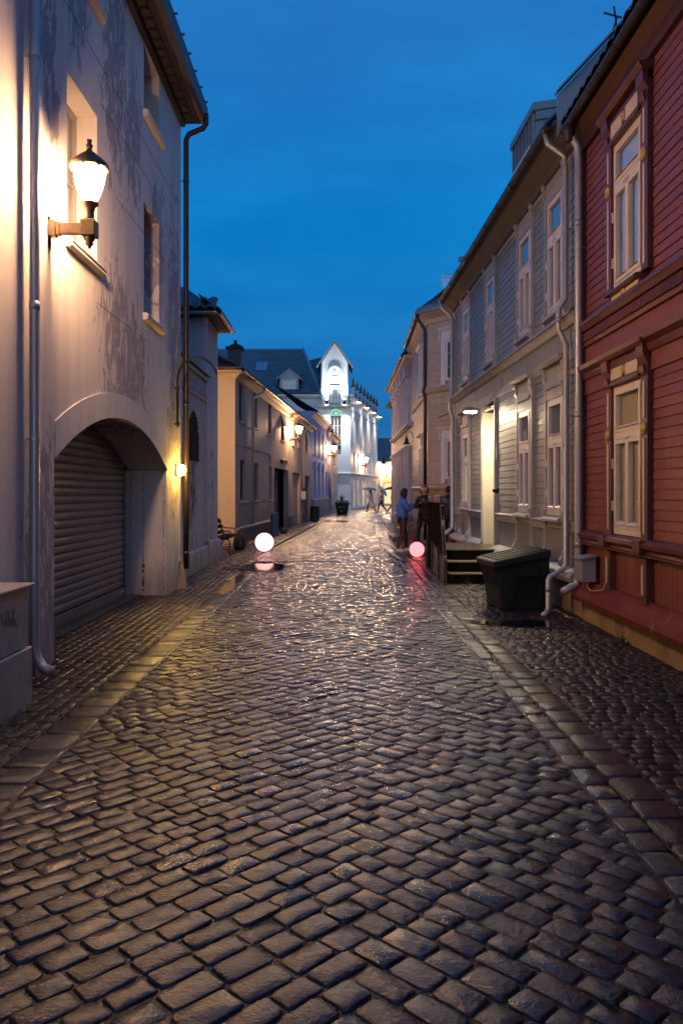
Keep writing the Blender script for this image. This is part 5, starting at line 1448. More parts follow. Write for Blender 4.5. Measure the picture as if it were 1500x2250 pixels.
# skirting: wide weathered sloping ledge
m = MB(); m.sweep(FR, [(-.03, .30), (.13, .27), (.15, .33), (.13, .39), (.05, .47), (.03, .52), (-.03, .52)], E0, E1 + .04); m.build('skirting', M['redworn'], h1)
m = MB(); m.sweep(FR, [(-.03, .95), (.04, .95), (.06, .99), (.05, 1.02), (.11, 1.05), (.12, 1.09), (.02, 1.13), (-.03, 1.13)], E0, E1 + .02); m.build('dado_ledge', M['redtrim'], h1)
m = MB()
s = 6.2
while s < 9.85:
    m.lathe(FR(s, .062, .968), [(.012, -.012), (.016, 0), (.012, .012)], 5, (0, 1, 0)); s += .04
q = m.build('rope_moulding', M['redtrim'], h1); q['kind'] = 'stuff'
pil = [(7.72, 7.86), (8.80, 8.94), (4.02, 4.16), (5.1, 5.24)]
panels = [(5.28, 7.70), (8.96, 9.82)]
for a, b in panels: vboards(h1, FR, a, b, .52, .95, .085, M['red'], 'redv', -.035)
vboards(h1, FR, 7.88, 8.78, .52, .95, .30, M['red'], 'redv2', -.035)
# cladding
ch = [(7.70, 8.96, 1.1, 3.1), (4.0, 5.26, 1.1, 3.1)]
clad(h1, FR, 3.2, 9.84, 1.13, 2.80, ch, .098, M['red'], 'red', .026) if False else None
FRc = Frame(3.035, 0, 0, 1, -1)
clad(h1, FRc, 3.0, 9.84, 1.13, 2.78, [(7.70, 8.96, 0, 9), (4.0, 5.26, 0, 9)], .096, M['red'], 'red', .026)
clad(h1, FRc, 3.0, 9.84, 3.66, 5.80, [(7.70, 8.96, 0, 9), (4.0, 5.26, 0, 9)], .096, M['red'], 'red', .026)
# corner board
m = MB(); m.box(FR, 9.84, 9.95, -.03, .03, .52, 5.81); m.build('corner_board', M['redtrim'], h1, bevel=.004)
# frieze and entablature of the ground floor
m = MB(); m.box(FR, 3.0, 9.84, -.035, .005, 2.78, 2.98); m.build('frieze_board', M['red'], h1)
m = MB(); m.sweep(FR, [(-.03, 2.96), (.03, 2.96), (.05, 3.0), (.05, 3.03), (.11, 3.07), (.12, 3.12), (-.03, 3.15)], 3.0, 9.98); m.build('cornice', M['redtrim'], h1)
m = MB(); m.box(FR, 3.0, 9.9, -.035, .0, 3.15, 3.38); m.build('frieze_board', M['red'], h1)
# dentil band
m = MB(); m.sweep(FR, [(-.03, 3.36), (.04, 3.36), (.05, 3.40), (.02, 3.41), (-.03, 3.41)], 3.0, 9.97); m.build('moulding', M['redtrim'], h1)
m = MB(); m.box(FR, 3.0, 9.93, -.035, .012, 3.41, 3.55); m.build('dentil_board', M['redtrim'], h1)
def mk_dent():
    m = MB(); m.box(W0, 0, .022, 0, .026, 0, .10); return m
s = 6.3
while s < 9.9:
    piece('dentil', 'dent', mk_dent, M['red'], h1, FR.matrix(s, .0125, 3.43)); s += .046
m = MB(); m.sweep(FR, [(-.03, 3.55), (.05, 3.55), (.08, 3.59), (.10, 3.61), (.08, 3.66), (-.03, 3.68)], 3.0, 9.99); m.build('cornice', M['redtrim'], h1)
for lower in (True, False):
    zb, zt, ztr, zh = (1.14, 2.74, 2.20, 2.95) if lower else (3.80, 5.38, 4.90, 5.62)
    for (a, b) in (W1, (4.2, 5.06)):
        cross_window(h1, FR, a + .005, b - .005, zb, zt, ztr, .012, M['windowcream'], blind=M['curtain'] if lower else (M['curtainwhite'] if a > 6 else None))
        for pa, pb in ((a - .18, a - .01), (b + .01, b + .18)):
            z0_ = .52 if lower else 3.56
            m = MB()
            m.box(FR, pa, pb, -.03, .040, zb - .02, zh); m.box(FR, pa - .01, pb + .01, -.03, .055, z0_ if not lower else .50, zb - .14 if not lower else .94)
            if lower: m.box(FR, pa - .015, pb + .015, .05, .125, 1.0, 1.12)
            m.sweep(FR, [(.041, zh - .10), (.085, zh - .02), (.095, zh + .08), (.041, zh + .08)], pa - .01, pb + .01)
            m.sweep(FR, [(.041, zh - .22), (.065, zh - .18), (.075, zh - .12), (.041, zh - .10)], pa + .03, pb - .03)
            pl = m.build('pilaster', M['redtrim'], h1)
            c = (pa + pb) / 2; zm = ztr + .02
            for q0, q1 in ((zb + .04, zm - .10), (zm + .10, zh - .26)):
                m = MB(); m.box(FR, c - .020, c + .020, .0405, .047, q0, q1); m.build('inlay', M['creamtrim'], pl)
            m = MB(); q0, q1 = ((.58, .88) if lower else (3.60, 3.66)); 
            if lower:
                m.prism([FR(c + .026 * math.cos(t_), .0555, (q1 - .03 if math.sin(t_) > 0 else q0 + .03) + .03 * math.sin(t_)) for t_ in [k * math.pi / 6 + .01 for k in range(12)]],
                        [FR(c + .026 * math.cos(t_), .062, (q1 - .03 if math.sin(t_) > 0 else q0 + .03) + .03 * math.sin(t_)) for t_ in [k * math.pi / 6 + .01 for k in range(12)]])
                m.build('inlay', M['creamtrim'], pl)
            m = MB(); m.lathe(FR(c, .041, zm), [(.062, 0), (.062, .012), (.05, .022), (.036, .016), (.03, .026), (.015, .032), (0, .03)], 16, (-1, 0, 0)); m.build('rosette', M['rosette'], pl, smooth=False)
        # head panel with cream fields and a gold boss
        m = MB(); m.box(FR, a, b, -.03, .05, zt + .005, zh + .04); hp_ = m.build('head_panel', M['redtrim'], h1)
        mid = (a + b) / 2
        for q0, q1 in ((a + .04, mid - .05), (mid + .05, b - .04)):
            m = MB(); m.box(FR, q0, q1, .0505, .058, zt + .07, zh - .02); m.build('inlay', M['creamtrim'], hp_)
        m = MB(); m.lathe(FR(mid, .0505, (zt + zh) / 2 + .03), [(.05, 0), (.05, .014), (.036, .026), (.02, .02), (0, .036)], 14, (-1, 0, 0)); m.build('rosette', M['rosette'], hp_)
        m = MB(); m.sweep(FR, [(.05, zt + .0), (.07, zt + .01), (.07, zt + .035), (.05, zt + .045)], a, b); m.build('moulding', M['redtrim'], hp_)
        m = MB(); m.sweep(FR, [(-.03, zh + .08), (.10, zh + .08), (.13, zh + .11), (.14, zh + .14), (-.03, zh + .16)], a - .22, b + .22); m.build('window_cornice', M['redtrim'], h1)
        m = MB(); m.sweep(FR, [(-.05, zb - .002), (.10, zb - .03), (.12, zb - .07), (-.03, zb - .07)], a - .02, b + .02); m.build('sill', M['redtrim'], h1)
        if not lower:
            m = MB(); m.box(FR, a, b, -.03, .045, 3.62, 3.73); ap = m.build('apron', M['redtrim'], h1)
            for q0, q1 in ((a + .04, mid - .06), (mid + .06, b - .04)):
                m = MB(); m.box(FR, q0, q1, .0455, .052, 3.635, 3.72); m.build('inlay', M['creamtrim'], ap)
            m = MB(); m.lathe(FR(mid, .0455, 3.68), [(.06, 0), (.06, .014), (.04, .026), (.02, .02), (0, .036)], 14, (-1, 0, 0)); m.build('rosette', M['rosette'], ap)
# eaves
m = MB(); m.box(FR, E0, 9.95, -.035, .03, 5.815, 6.12); m.build('frieze_board', M['eaveshade_red'], h1)
m = MB(); m.sweep(FR, [(.03, 5.98), (.06, 6.02), (.12, 6.09), (.13, 6.135), (.03, 6.135)], E0, 10.0); m.build('cornice', M['eaveshade_red'], h1)
m = MB(); m.box(FR, E0, 10.02, -.05, .17, 6.14, 6.20); m.build('soffit', M['eaveshade_red'], h1)
roof_plane(h1, FR, E0, 10.0, .20, 6.23, 4.2, 3.9, M['tile'], True, .24, 'rd')
gutter(h1, FR, E0, 10.0, .21, 6.13, M['darkpipe'], .055)
m = MB()
L_ = math.hypot(4.2, 3.9)
m.prism([FR(9.99, .29, 6.06), FR(9.99, -3.7, 10.36), FR(9.99, -3.7, 10.88), FR(9.99, .29, 6.58)], [FR(10.05, .29, 6.06), FR(10.05, -3.7, 10.36), FR(10.05, -3.7, 10.88), FR(10.05, .29, 6.58)])
m.prism([FR(9.90, .31, 6.59), FR(9.90, -3.7, 10.89), FR(9.90, -3.7, 10.92), FR(9.90, .31, 6.62)], [FR(10.08, .31, 6.59), FR(10.08, -3.7, 10.89), FR(10.08, -3.7, 10.92), FR(10.08, .31, 6.62)])
m.build('gable_flashing', M['sheet'], h1)
m = MB(); m.tube([FR(9.98, -.45, 7.38), FR(9.95, -.40, 7.66)], .012, 5); m.tube([FR(9.95, -.5, 7.52), FR(9.98, -.28, 7.60)], .012, 5); m.tube([FR(10.0, -.36, 7.26), FR(9.96, -.45, 7.55)], .012, 5); m.build('roof_hook', M['iron'], h1)
pipe(h1, [FR(9.80, .21, 6.09), FR(9.80, .19, 5.98), FR(9.80, .10, 5.86), FR(9.80, .09, 5.7), FR(9.80, .09, 3.0), FR(9.80, .09, .56), FR(9.80, .11, .46), FR(9.80, .20, .41), FR(9.76, .30, .37)], .047, M['zinc'],
     clips=[FR(9.80, .09, 4.6)[:] + (3.0,), FR(9.80, .09, 2.4)[:] + (3.0,), FR(9.80, .09, 1.0)[:] + (3.0,)], joints=[tuple(FR(9.8, .09, 2.55)), tuple(FR(9.8, .09, .95)), tuple(FR(9.8, .09, 4.9))])
m = MB(); m.lathe(FR(9.80, .21, 5.90), [(.05, 0), (.08, .12), (.085, .17)], 10); m.build('rain_hopper', M['darkpipe'], h1)
t = thing('meter_box', tuple(FR(9.45, .1, .6)), 'small grey metal meter box with sloping top on the corner of the red timber house', 'meter box')
m = MB(); m.prism([FR(9.30, .03, .54), FR(9.58, .03, .54), FR(9.58, .20, .54), FR(9.30, .20, .54)], [FR(9.30, .03, .84), FR(9.58, .03, .84), FR(9.58, .20, .81), FR(9.30, .20, .81)]); m.build('box', M['metalbox'], t, bevel=.006)
m = MB(); m.prism([FR(9.28, .02, .842), FR(9.60, .02, .842), FR(9.60, .225, .80), FR(9.28, .225, .80)], [FR(9.28, .02, .855), FR(9.60, .02, .855), FR(9.60, .225, .815), FR(9.28, .225, .815)]); m.build('lid', M['metalbox'], t)
m = MB(); m.tube([FR(9.4, .1, .54), FR(9.36, .12, .48), FR(9.2, .12, .45), FR(8.9, .08, .50), FR(8.86, .06, .62)], .006, 5); m.build('cable', M['cable'], t)

# ================================================================== GREY TIMBER HOUSE
FG = Frame(3.24, 0, -.023, 1, -1)
h2 = thing('grey_timber_house', (6.5, 15, 0), 'grey painted timber house with white framed windows and recessed lit doorway', 'building')
G0, G1 = 10.03, 19.6
Ug = [(10.72, 11.50), (12.40, 13.18), (15.05, 15.83), (17.65, 18.43)]
Lg = [(10.72, 11.50), (12.42, 13.20), (17.72, 18.50)]
DR = (14.92, 16.02)
FGb = Frame(3.275, 0, -.023, 1, -1)
holes = [(a, b, 4.10, 5.72) for a, b in Ug] + [(a, b, 1.27, 2.90) for a, b in Lg] + [(DR[0], DR[1], .52, 3.18)]
m = MB(); front(m, FGb, G0, G1, .4, 6.3, holes, .16); shell(m, FGb, G0, G1, .4, 6.3, 7); m.build('wall', M['subwall'], h2, recalc=False)
m = MB(); m.box(FG, G0, G1, -.5, -.02, -.1, .48); m.build('foundation', M['ochre'], h2)
m = MB(); m.sweep(FG, [(-.03, .44), (.09, .42), (.13, .45), (.14, .50), (.12, .55), (.04, .60), (-.03, .62)], G0 + .02, 14.85); m.build('skirting', M['greytrim'], h2)
m = MB(); m.sweep(FG, [(-.03, .44), (.09, .42), (.13, .45), (.14, .50), (.12, .55), (.04, .60), (-.03, .62)], 16.08, G1); m.build('skirting', M['greytrim'], h2)
FGc = Frame(3.27, 0, -.023, 1, -1)
cuts = [(a - .16, b + .16, 0, 9) for a, b in Ug]
clad(h2, FGc, G0 + .12, G1 - .12, 4.0, 5.95, cuts, .106, M['grey'], 'grey')
cutl = [(a - .16, b + .16, 0, 9) for a, b in Lg] + [(DR[0] - .10, DR[1] + .10, 0, 9)]
clad(h2, FGc, G0 + .12, G1 - .12, 1.22, 3.33, cutl, .106, M['grey'], 'grey')
segs = [(G0 + .12, 10.56), (11.66, 12.26), (13.36, 14.82), (16.12, 17.56), (18.66, G1 - .12)]
for a, b in segs + [(10.58, 11.64), (12.28, 13.34), (17.58, 18.64)]:
    vboards(h2, FG, a + .005, b - .005, .62, 1.06 if (a, b) in segs else 1.10, .082, M['grey'], 'greyv', -.035)
for a, b in segs:
    m = MB(); m.sweep(FG, [(-.03, 1.06), (.03, 1.06), (.04, 1.14), (.06, 1.19), (-.03, 1.22)], a, b); m.build('dado_rail', M['greytrim'], h2)
m = MB(); m.box(FG, G0, G0 + .12, -.03, .02, .62, 6.0); m.build('corner_board', M['greytrim'], h2)
m = MB(); m.box(FG, G1 - .12, G1, -.03, .02, .62, 6.0); m.build('corner_board', M['greytrim'], h2)
def surround(a, b, zb, zt, lower):
    w = .14
    for pa in (a - w - .01, b + .01):
        m = MB(); pb = pa + w
        m.box(FG, pa + .02, pb - .02, -.03, .026, zb - .02, zt + (.32 if lower else .18))
        # scrolled brackets at head and foot
        for zz, hh in ((zb - .13, .20), (zt + (.26 if lower else .12), .22)):
            m.sweep(FG, [(-.03, zz), (.035, zz), (.055, zz + hh * .3), (.045, zz + hh * .55), (.065, zz + hh * .75), (.065, zz + hh), (-.03, zz + hh)], pa + .01, pb - .01)
        if lower:
            m.box(FG, pa + .035, pb - .035, -.03, .035, .78, zb - .13)
            m.sweep(FG, [(-.03, .60), (.09, .60), (.10, .68), (.06, .74), (.05, .80), (-.03, .80)], pa + .02, pb - .02)
        else:
            m.box(FG, pa + .03, pb - .03, -.03, .03, zb - .34, zb - .13)
        m.build('pilaster', M['greytrim'], h2)
    m = MB(); m.box(FG, a, b, -.03, .025, zt + .003, zt + (.42 if lower else .28)); hd = m.build('head_panel', M['greytrim'], h2)
    m = MB(); m.sweep(FG, [(.025, zt + .14), (.05, zt + .16), (.05, zt + .19), (.025, zt + .21)], a, b); m.build('moulding', M['greytrim'], hd)
    if lower:
        m = MB(); m.sweep(FG, [(-.03, zt + .47), (.09, zt + .47), (.13, zt + .51), (.13, zt + .54), (-.03, zt + .56)], a - w, b + w); m.build('window_cornice', M['greytrim'], h2)
    m = MB(); m.sweep(FG, [(-.04, zb - .003), (.09, zb - .03), (.11, zb - .055), (.11, zb - .085), (-.03, zb - .085)], a - .01, b + .01); m.build('sill', M['greytrim'], h2)
    m = MB(); m.box(FG, a, b, -.03, .012, zb - (.17 if lower else .34), zb - .087); m.build('apron', M['greytrim'], h2)
for i, (a, b) in enumerate(Ug):
    surround(a, b, 4.10, 5.72, False); cross_window(h2, FG, a + .003, b - .003, 4.10, 5.72, 5.14, .012, M['windowwhite'], blind=M['curtaingrey'])
for i, (a, b) in enumerate(Lg):
    surround(a, b, 1.27, 2.90, True); cross_window(h2, FG, a + .003, b - .003, 1.27, 2.90, 2.30, .012, M['windowwhite'], blind=M['curtaingrey'])
# storey cornice with sheet metal top
m = MB(); m.box(FG, G0, G1, -.03, .005, 3.50, 3.76); m.build('frieze_board', M['grey'], h2)
m = MB(); m.box(FG, G0, G1, -.03, .0, 3.33, 3.50); m.build('frieze_board', M['greytrim'], h2)
m = MB(); m.sweep(FG, [(-.03, 3.74), (.05, 3.76), (.10, 3.82), (.13, 3.84), (.13, 3.87), (-.03, 3.92)], G0, G1 + .05); m.build('storey_cornice', M['greytrim'], h2)
m = MB(); m.sweep(FG, [(-.02, 3.925), (.14, 3.876), (.15, 3.85), (.155, 3.85), (.155, 3.883), (-.02, 3.935)], G0, G1 + .06); m.build('flashing', M['zinc'], h2)
# eaves
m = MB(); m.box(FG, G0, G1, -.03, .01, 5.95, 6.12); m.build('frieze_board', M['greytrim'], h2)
m = MB(); m.sweep(FG, [(-.03, 6.0), (.06, 6.03), (.09, 6.10), (.24, 6.20), (.26, 6.24), (-.03, 6.24)], G0, G1 + .1); m.build('cornice', M['eaveshade_grey'], h2)
m = MB(); m.box(FG, G0, G1 + .15, -.05, .33, 6.245, 6.28); m.build('soffit', M['eaveshade_grey'], h2)
roof_plane(h2, FG, G0 + .12, G1 + .2, .34, 6.32, 3.4, 3.6, M['tile'], True, .22, 'gr')
gutter(h2, FG, G0 + .1, G1 + .2, .37, 6.28, M['darkpipe'], .06)
# dormer clad in sheet metal
DX = Frame(3.32, 0, -.023, 1, -1)
m = MB(); m.prism([DX(12.5, 0, 6.3), DX(13.9, 0, 6.3), DX(13.9, -2.6, 7.3), DX(12.5, -2.6, 7.3)], [DX(12.5, 0, 7.62), DX(13.9, 0, 7.62), DX(13.9, -2.6, 8.0), DX(12.5, -2.6, 8.0)]); dm = m.build('dormer', M['sheet'], h2)
m = MB(); m.prism([DX(12.44, .05, 7.56), DX(13.96, .05, 7.56), DX(13.96, -2.7, 7.96), DX(12.44, -2.7, 7.96)], [DX(12.44, .05, 7.68), DX(13.96, .05, 7.68), DX(13.96, -2.7, 8.08), DX(12.44, -2.7, 8.08)]); m.build('dormer_roof', M['sheet'], dm)
m = MB(); m.prism([DX(12.49, .0, 7.42), DX(12.49, -2.6, 7.80), DX(12.49, -2.6, 7.95), DX(12.49, .0, 7.555)], [DX(12.46, .0, 7.42), DX(12.46, -2.6, 7.80), DX(12.46, -2.6, 7.95), DX(12.46, .0, 7.555)]); m.build('cheek_band', M['sheet'], dm)
m = MB()
for i in range(7):
    s = 12.52 + .22 * i; m.box(DX, s, s + .025, 0.002, .035, 7.10, 7.555)
q = m.build('sheet_seam', M['sheet'], dm); q['kind'] = 'stuff'
simple_window(dm, DX, 12.62, 13.8, 6.5, 7.08, .04, M['windowwhite'], 2, 0, .07)
# recessed doorway
m = MB(); m.box(FG, DR[1] - .001, DR[1] + .03, -.42, .03, .50, 3.2); m.box(FG, DR[0] - .03, DR[0] + .001, -.42, .03, .50, 3.2); m.box(FG, DR[0], DR[1], -.42, .03, 3.18, 3.22); m.build('door_reveal', M['doorwhite'], h2)
for s in (DR[0] - .11, DR[1] + .031):
    m = MB(); m.box(FG, s, s + .08, -.03, .06, .6, 3.34); m.build('door_casing', M['greytrim'], h2, bevel=.004)
m = MB(); m.box(FG, DR[0] + .002, DR[1] - .002, -.44, -.36, .53, 2.55); d = m.build('door', M['doorteal'], h2)
m = MB(); m.box(FG, DR[0] + .15, DR[1] - .15, -.36, -.345, .7, 1.4); m.box(FG, DR[0] + .15, DR[1] - .15, -.36, -.345, 1.5, 2.4); m.build('door_panel', M['doorteal'], d, bevel=.004)
m = MB(); m.tube([FG(DR[0] + .12, -.36, 1.5), FG(DR[0] + .12, -.30, 1.5), FG(DR[0] + .24, -.30, 1.5)], .012, 6); m.build('handle', M['zinc'], d)
m = MB(); m.box(FG, DR[0], DR[1], -.44, -.34, 2.56, 2.63); m.build('transom', M['doorwhite'], h2)
m = MB(); m.box(FG, DR[0] + .03, DR[1] - .03, -.41, -.40, 2.64, 3.16); m.build('fanlight', M['glass'], h2)
m = MB(); m.box(FG, DR[0] + .01, DR[1] - .01, -.42, .0, .50, .53); m.build('threshold', M['stonestep'], h2)
# hook-shaped door holder and a thermometer on the boards
m = MB(); m.box(FG, 14.70, 14.74, .02, .05, 2.2, 2.42); m.build('thermometer', M['metalbox'], h2)
m = MB(); m.lathe(FG(14.78, .0, 1.62), [(.05, 0), (.05, .05), (.03, .10)], 8, (-1, 0, 0)); m.build('doorbell', M['iron'], h2)
t = thing('door_lamp', tuple(FG(15.5, .2, 3.3)), 'lit shallow disc lamp over the recessed doorway of the grey timber house', 'wall lamp')
cL = FG(15.3, .42, 3.13)
m = MB(); m.lathe(cL, [(.14, 0.0), (.155, .03), (.14, .065), (.07, .09), (0, .095)], 20); m.box(FG, 15.26, 15.34, .0, .30, 3.20, 3.24); m.build('lamp_shade', M['metalbox'], t)
m = MB(); m.lathe(cL, [(.125, -.001), (.11, -.018), (0, -.025)], 16); m.build('lamp_glass', M['doorlamp'], t)
# downpipes
pipe(h2, [FG(10.32, .37, 6.24), FG(10.32, .34, 6.1), FG(10.32, .12, 5.95), FG(10.32, .11, 5.8), FG(10.32, .11, 4.1), FG(10.32, .20, 3.95), FG(10.32, .20, 3.70), FG(10.32, .10, 3.5), FG(10.32, .10, .66), FG(10.30, .14, .60), FG(10.26, .33, .50), FG(10.24, .35, .46), FG(10.24, .35, .10), FG(10.22, .38, .05), FG(10.16, .44, .02)], .037, M['zinc'],
     clips=[FG(10.32, .11, 5.0)[:] + (3.0,), FG(10.32, .10, 2.2)[:] + (3.0,)], joints=[tuple(FG(10.32, .20, 3.82)), tuple(FG(10.24, .35, .35))])
pipe(h2, [FG(19.5, .37, 6.24), FG(19.5, .34, 6.1), FG(19.5, .12, 5.9), FG(19.5, .09, 5.8), FG(19.5, .09, 4.0), FG(19.5, .15, 3.85), FG(19.5, .15, 3.6), FG(19.5, .08, 3.4), FG(19.5, .08, .72), FG(19.46, .16, .66), FG(19.4, .38, .5), FG(19.4, .40, .44), FG(19.4, .40, .1)], .05, M['zinc'],
     clips=[FG(19.5, .09, 5.0)[:] + (3.0,), FG(19.5, .08, 2.2)[:] + (3.0,)])
m = MB(); m.tube([FG(14.2, .16, 3.84), FG(14.2, .05, 3.6), FG(14.3, .03, 3.52), FG(15.2, .03, 3.4), FG(15.3, .1, 3.24)], .006, 5); m.build('lamp_cable', M['cable'], h2)
m = MB(); m.lathe(FG(19.62, -.2, 3.42), [(.01, 0), (.01, .01)], 6)
m = MB(); m.tube([FG(19.55, .05, 3.55), FG(19.6, .2, 3.5), FG(19.7, .42, 3.42)], .012, 5); m.build('wall_hook', M['iron'], h2)

# ================================================================== BEIGE CORNER HOUSE + TAUPE HOUSE
h3 = thing('beige_corner_house', (5, 25, 0), 'pale brown timber corner house behind the three people, with white framed windows', 'building')
FB1 = Frame(2.12, 0, .017, 1, -1); FB2 = Frame(2.51, 23, 2.09, -2.6, 1)
m = MB(); front(m, FB1, 23, 29, -.05, 6.85, [(25.0, 25.8, 4.65, 5.9), (25.0, 25.8, 1.9, 3.1)], .1); front(m, FB2, 0, 3.4, -.05, 6.85, [(.72, 1.75, 4.72, 5.85), (.72, 1.75, 1.95, 3.05)], .1)
m.build('wall', M['beigeboard'], h3, recalc=False)
m = MB(); m.prism([(2.9, 23.2, 0), (4.9, 20.9, 0), (7, 28.8, 0), (2.8, 28.8, 0)], [(2.9, 23.2, 6.8), (4.9, 20.9, 6.8), (7, 28.8, 6.8), (2.8, 28.8, 6.8)]); m.build('inner_wall', M['darkroom'], h3)
clad(h3, FB1, 23.02, 28.95, 1.80, 4.42, [(24.86, 25.94, 1.7, 3.4)], .165, M['beigeboard'], 'beige', .024)
clad(h3, FB1, 23.02, 28.95, 4.56, 6.4, [(24.86, 25.94, 4.5, 6.1)], .165, M['beigeboard'], 'beige', .024)
clad(h3, FB2, 0.02, 3.3, 1.80, 4.42, [(.52, 1.95, 1.7, 3.42)], .165, M['beigeboard'], 'beige', .024)
clad(h3, FB2, 0.02, 3.3, 4.56, 6.4, [(.52, 1.95, 4.5, 6.12)], .165, M['beigeboard'], 'beige', .024)
M['yellowboard'] = mat('yellow_base_boards', (0.36, 0.235, 0.10), .5, .12, 5, .3, 50, objvar=.06)
vboards(h3, FB2, .02, 3.3, .35, 1.66, .13, M['yellowboard'], 'ylv', .0); vboards(h3, FB1, 23.02, 28.9, .35, 1.66, .16, M['beigeboard'], 'bgv', .0)
for F_, a, b in ((FB1, 22.97, 29), (FB2, -.03, 3.4)):
    m = MB(); m.sweep(F_, [(0, 1.66), (.06, 1.66), (.09, 1.72), (.07, 1.77), (0, 1.80)], a, b); m.build('string_course', M['beigeboard'], h3)
    m = MB(); m.sweep(F_, [(0, 4.42), (.06, 4.42), (.10, 4.48), (.10, 4.52), (0, 4.56)], a, b); m.build('string_course', M['beigeboard'], h3)
    m = MB(); m.sweep(F_, [(0, 6.40), (.05, 6.42), (.07, 6.55), (.25, 6.66), (.25, 6.75), (0, 6.8)], a - .05, b); m.build('cornice', M['beigeboard'], h3)
    m = MB(); m.box(F_, a, b, -.2, .02, -.05, .35); m.build('foundation', M['plinth'], h3)
for F_, a, b in ((FB1, 25.0, 25.8), (FB2, .72, 1.75)):
    for z0_, z1_ in ((4.72 if F_ is FB2 else 4.65, 5.85), (1.95, 3.05)):
        w = simple_window(h3, F_, a, b, z0_, z1_, .03, M['windowwhite'], 1, 2, .07, back=M['curtain'] if z0_ < 3 else None)
        m = MB(); m.box(F_, a - .17, a - .005, 0, .06, z0_ - .12, z1_ + .28); m.box(F_, b + .005, b + .17, 0, .06, z0_ - .12, z1_ + .28); m.box(F_, a - .003, b + .003, 0, .05, z1_ + .01, z1_ + .28)
        m.sweep(F_, [(0, z1_ + .28), (.10, z1_ + .28), (.15, z1_ + .33), (.15, z1_ + .36), (0, z1_ + .38)], a - .23, b + .23)
        m.box(F_, a - .21, a - .171, 0, .10, z1_ + .0, z1_ + .279); m.build('casing', M['windowwhite'], w)
roof_plane(h3, FB2, -.1, 3.5, .28, 6.82, 1.9, 2.6, M['tile'], True, .22, 'bc')
roof_plane(h3, FB1, 22.9, 29.1, .28, 6.82, 2.4, 3.2, M['tile'], True, .24, 'bd')
m = MB(); m.sweep(FB2, [(.25, 6.70), (.31, 6.70), (.33, 6.88), (.27, 6.88)], -.15, 3.5); m.build('flashing', M['sheet'], h3)
gutter(h3, FB1, 22.9, 29.1, .33, 6.80, M['darkpipe'], .06)
pipe(h3, [FB1(23.1, .33, 6.74), FB1(23.1, .3, 6.6), FB1(23.1, .10, 6.3), FB1(23.1, .09, 6.2), FB1(23.1, .09, 4.7), FB1(23.1, .14, 4.5), FB1(23.1, .09, 4.3), FB1(23.1, .09, .2)], .05, M['darkpipe'])
m = MB(); m.prism([(3.5, 23.4, 7.0), (4.4, 22.3, 7.0), (5.4, 23.3, 8.2), (4.5, 24.4, 8.2)], [(3.55, 23.45, 8.35), (4.45, 22.35, 8.35), (5.4, 23.3, 8.6), (4.5, 24.4, 8.6)]); dm = m.build('dormer', M['sheet'], h3)
m = MB(); m.prism([(3.42, 23.4, 8.35), (4.42, 22.2, 8.35), (5.4, 23.2, 8.6), (4.5, 24.4, 8.6)], [(3.42, 23.4, 8.48), (4.42, 22.2, 8.48), (5.4, 23.2, 8.73), (4.5, 24.4, 8.73)]); m.build('dormer_roof', M['sheet'], dm)
m = MB(); m.box(W0, 2.95, 3.5, 23.42, 23.46, 7.1, 7.16); m.box(W0, 2.95, 3.5, 23.42, 23.46, 7.9, 7.96); m.box(W0, 2.95, 3.01, 23.42, 23.46, 7.16, 7.9); m.box(W0, 3.44, 3.5, 23.42, 23.46, 7.16, 7.9); ow = m.build('open_casement', M['windowwhite'], dm)
m = MB(); m.box(W0, 3.01, 3.44, 23.435, 23.445, 7.16, 7.9); m.build('pane', M['glass'], ow)

FN = Frame(2.6, 0, 0, 1, -1)
h6 = thing('taupe_columned_house', (5, 34, 0), 'taupe timber house with rows of pilasters and little pediments beyond the pale brown corner house', 'building')
bay = [29.6 + i * 1.9 for i in range(5)]
holes = [(s + .55, s + 1.25, 4.35, 5.65) for s in bay] + [(s + .5, s + 1.3, 1.0, 3.0) for s in bay]
m = MB(); front(m, FN, 29.0, 39.2, -.05, 6.6, holes, .15); shell(m, FN, 29.0, 39.2, -.05, 6.6, 6); m.build('wall', M['brownboard'], h6, recalc=False)
m = MB(); m.box(FN, 29.3, 39, -6, -.5, 0, 6.4); m.build('inner_wall', M['darkroom'], h6)
clad(h6, FN, 29.02, 39.2, 3.42, 3.98, [], .11, M['brownboard'], 'taupe', .02)
for s in bay:
    simple_window(h6, FN, s + .55, s + 1.25, 4.35, 5.65, -.02, M['taupetrim'], 1, 1, .05)
    simple_window(h6, FN, s + .5, s + 1.3, 1.0, 3.0, -.02, M['taupetrim'], 1, 1, .05, back=M['curtainwhite'] if s < 31 else None)
    for q0 in (s + .36, s + 1.27):
        m = MB(); m.box(FN, q0, q0 + .16, 0, .12, 4.12, 5.72); m.sweep(FN, [(0, 5.72), (.15, 5.72), (.2, 5.84), (0, 5.9)], q0 - .03, q0 + .19); m.build('pilaster', M['taupetrim'], h6)
    for q0 in (s + .28, s + 1.33):
        m = MB(); m.box(FN, q0, q0 + .17, 0, .14, .4, 3.1); m.sweep(FN, [(0, 3.1), (.16, 3.1), (.26, 3.22), (.26, 3.30), (0, 3.34)], q0 - .06, q0 + .23); m.build('pilaster', M['taupetrim'], h6)
    m = MB(); m.prism([FN(s + .25, 0, 5.92), FN(s + 1.55, 0, 5.92), FN(s + .9, 0, 6.42)], [FN(s + .25, .24, 5.92), FN(s + 1.55, .24, 5.92), FN(s + .9, .24, 6.42)]); m.build('pediment', M['taupetrim'], h6)
    m = MB(); m.lathe(FN(s + .9, .24, 6.07), [(.10, 0), (.10, .03), (.04, .05)], 10, (-1, 0, 0)); m.build('rosette', M['taupetrim'], h6)
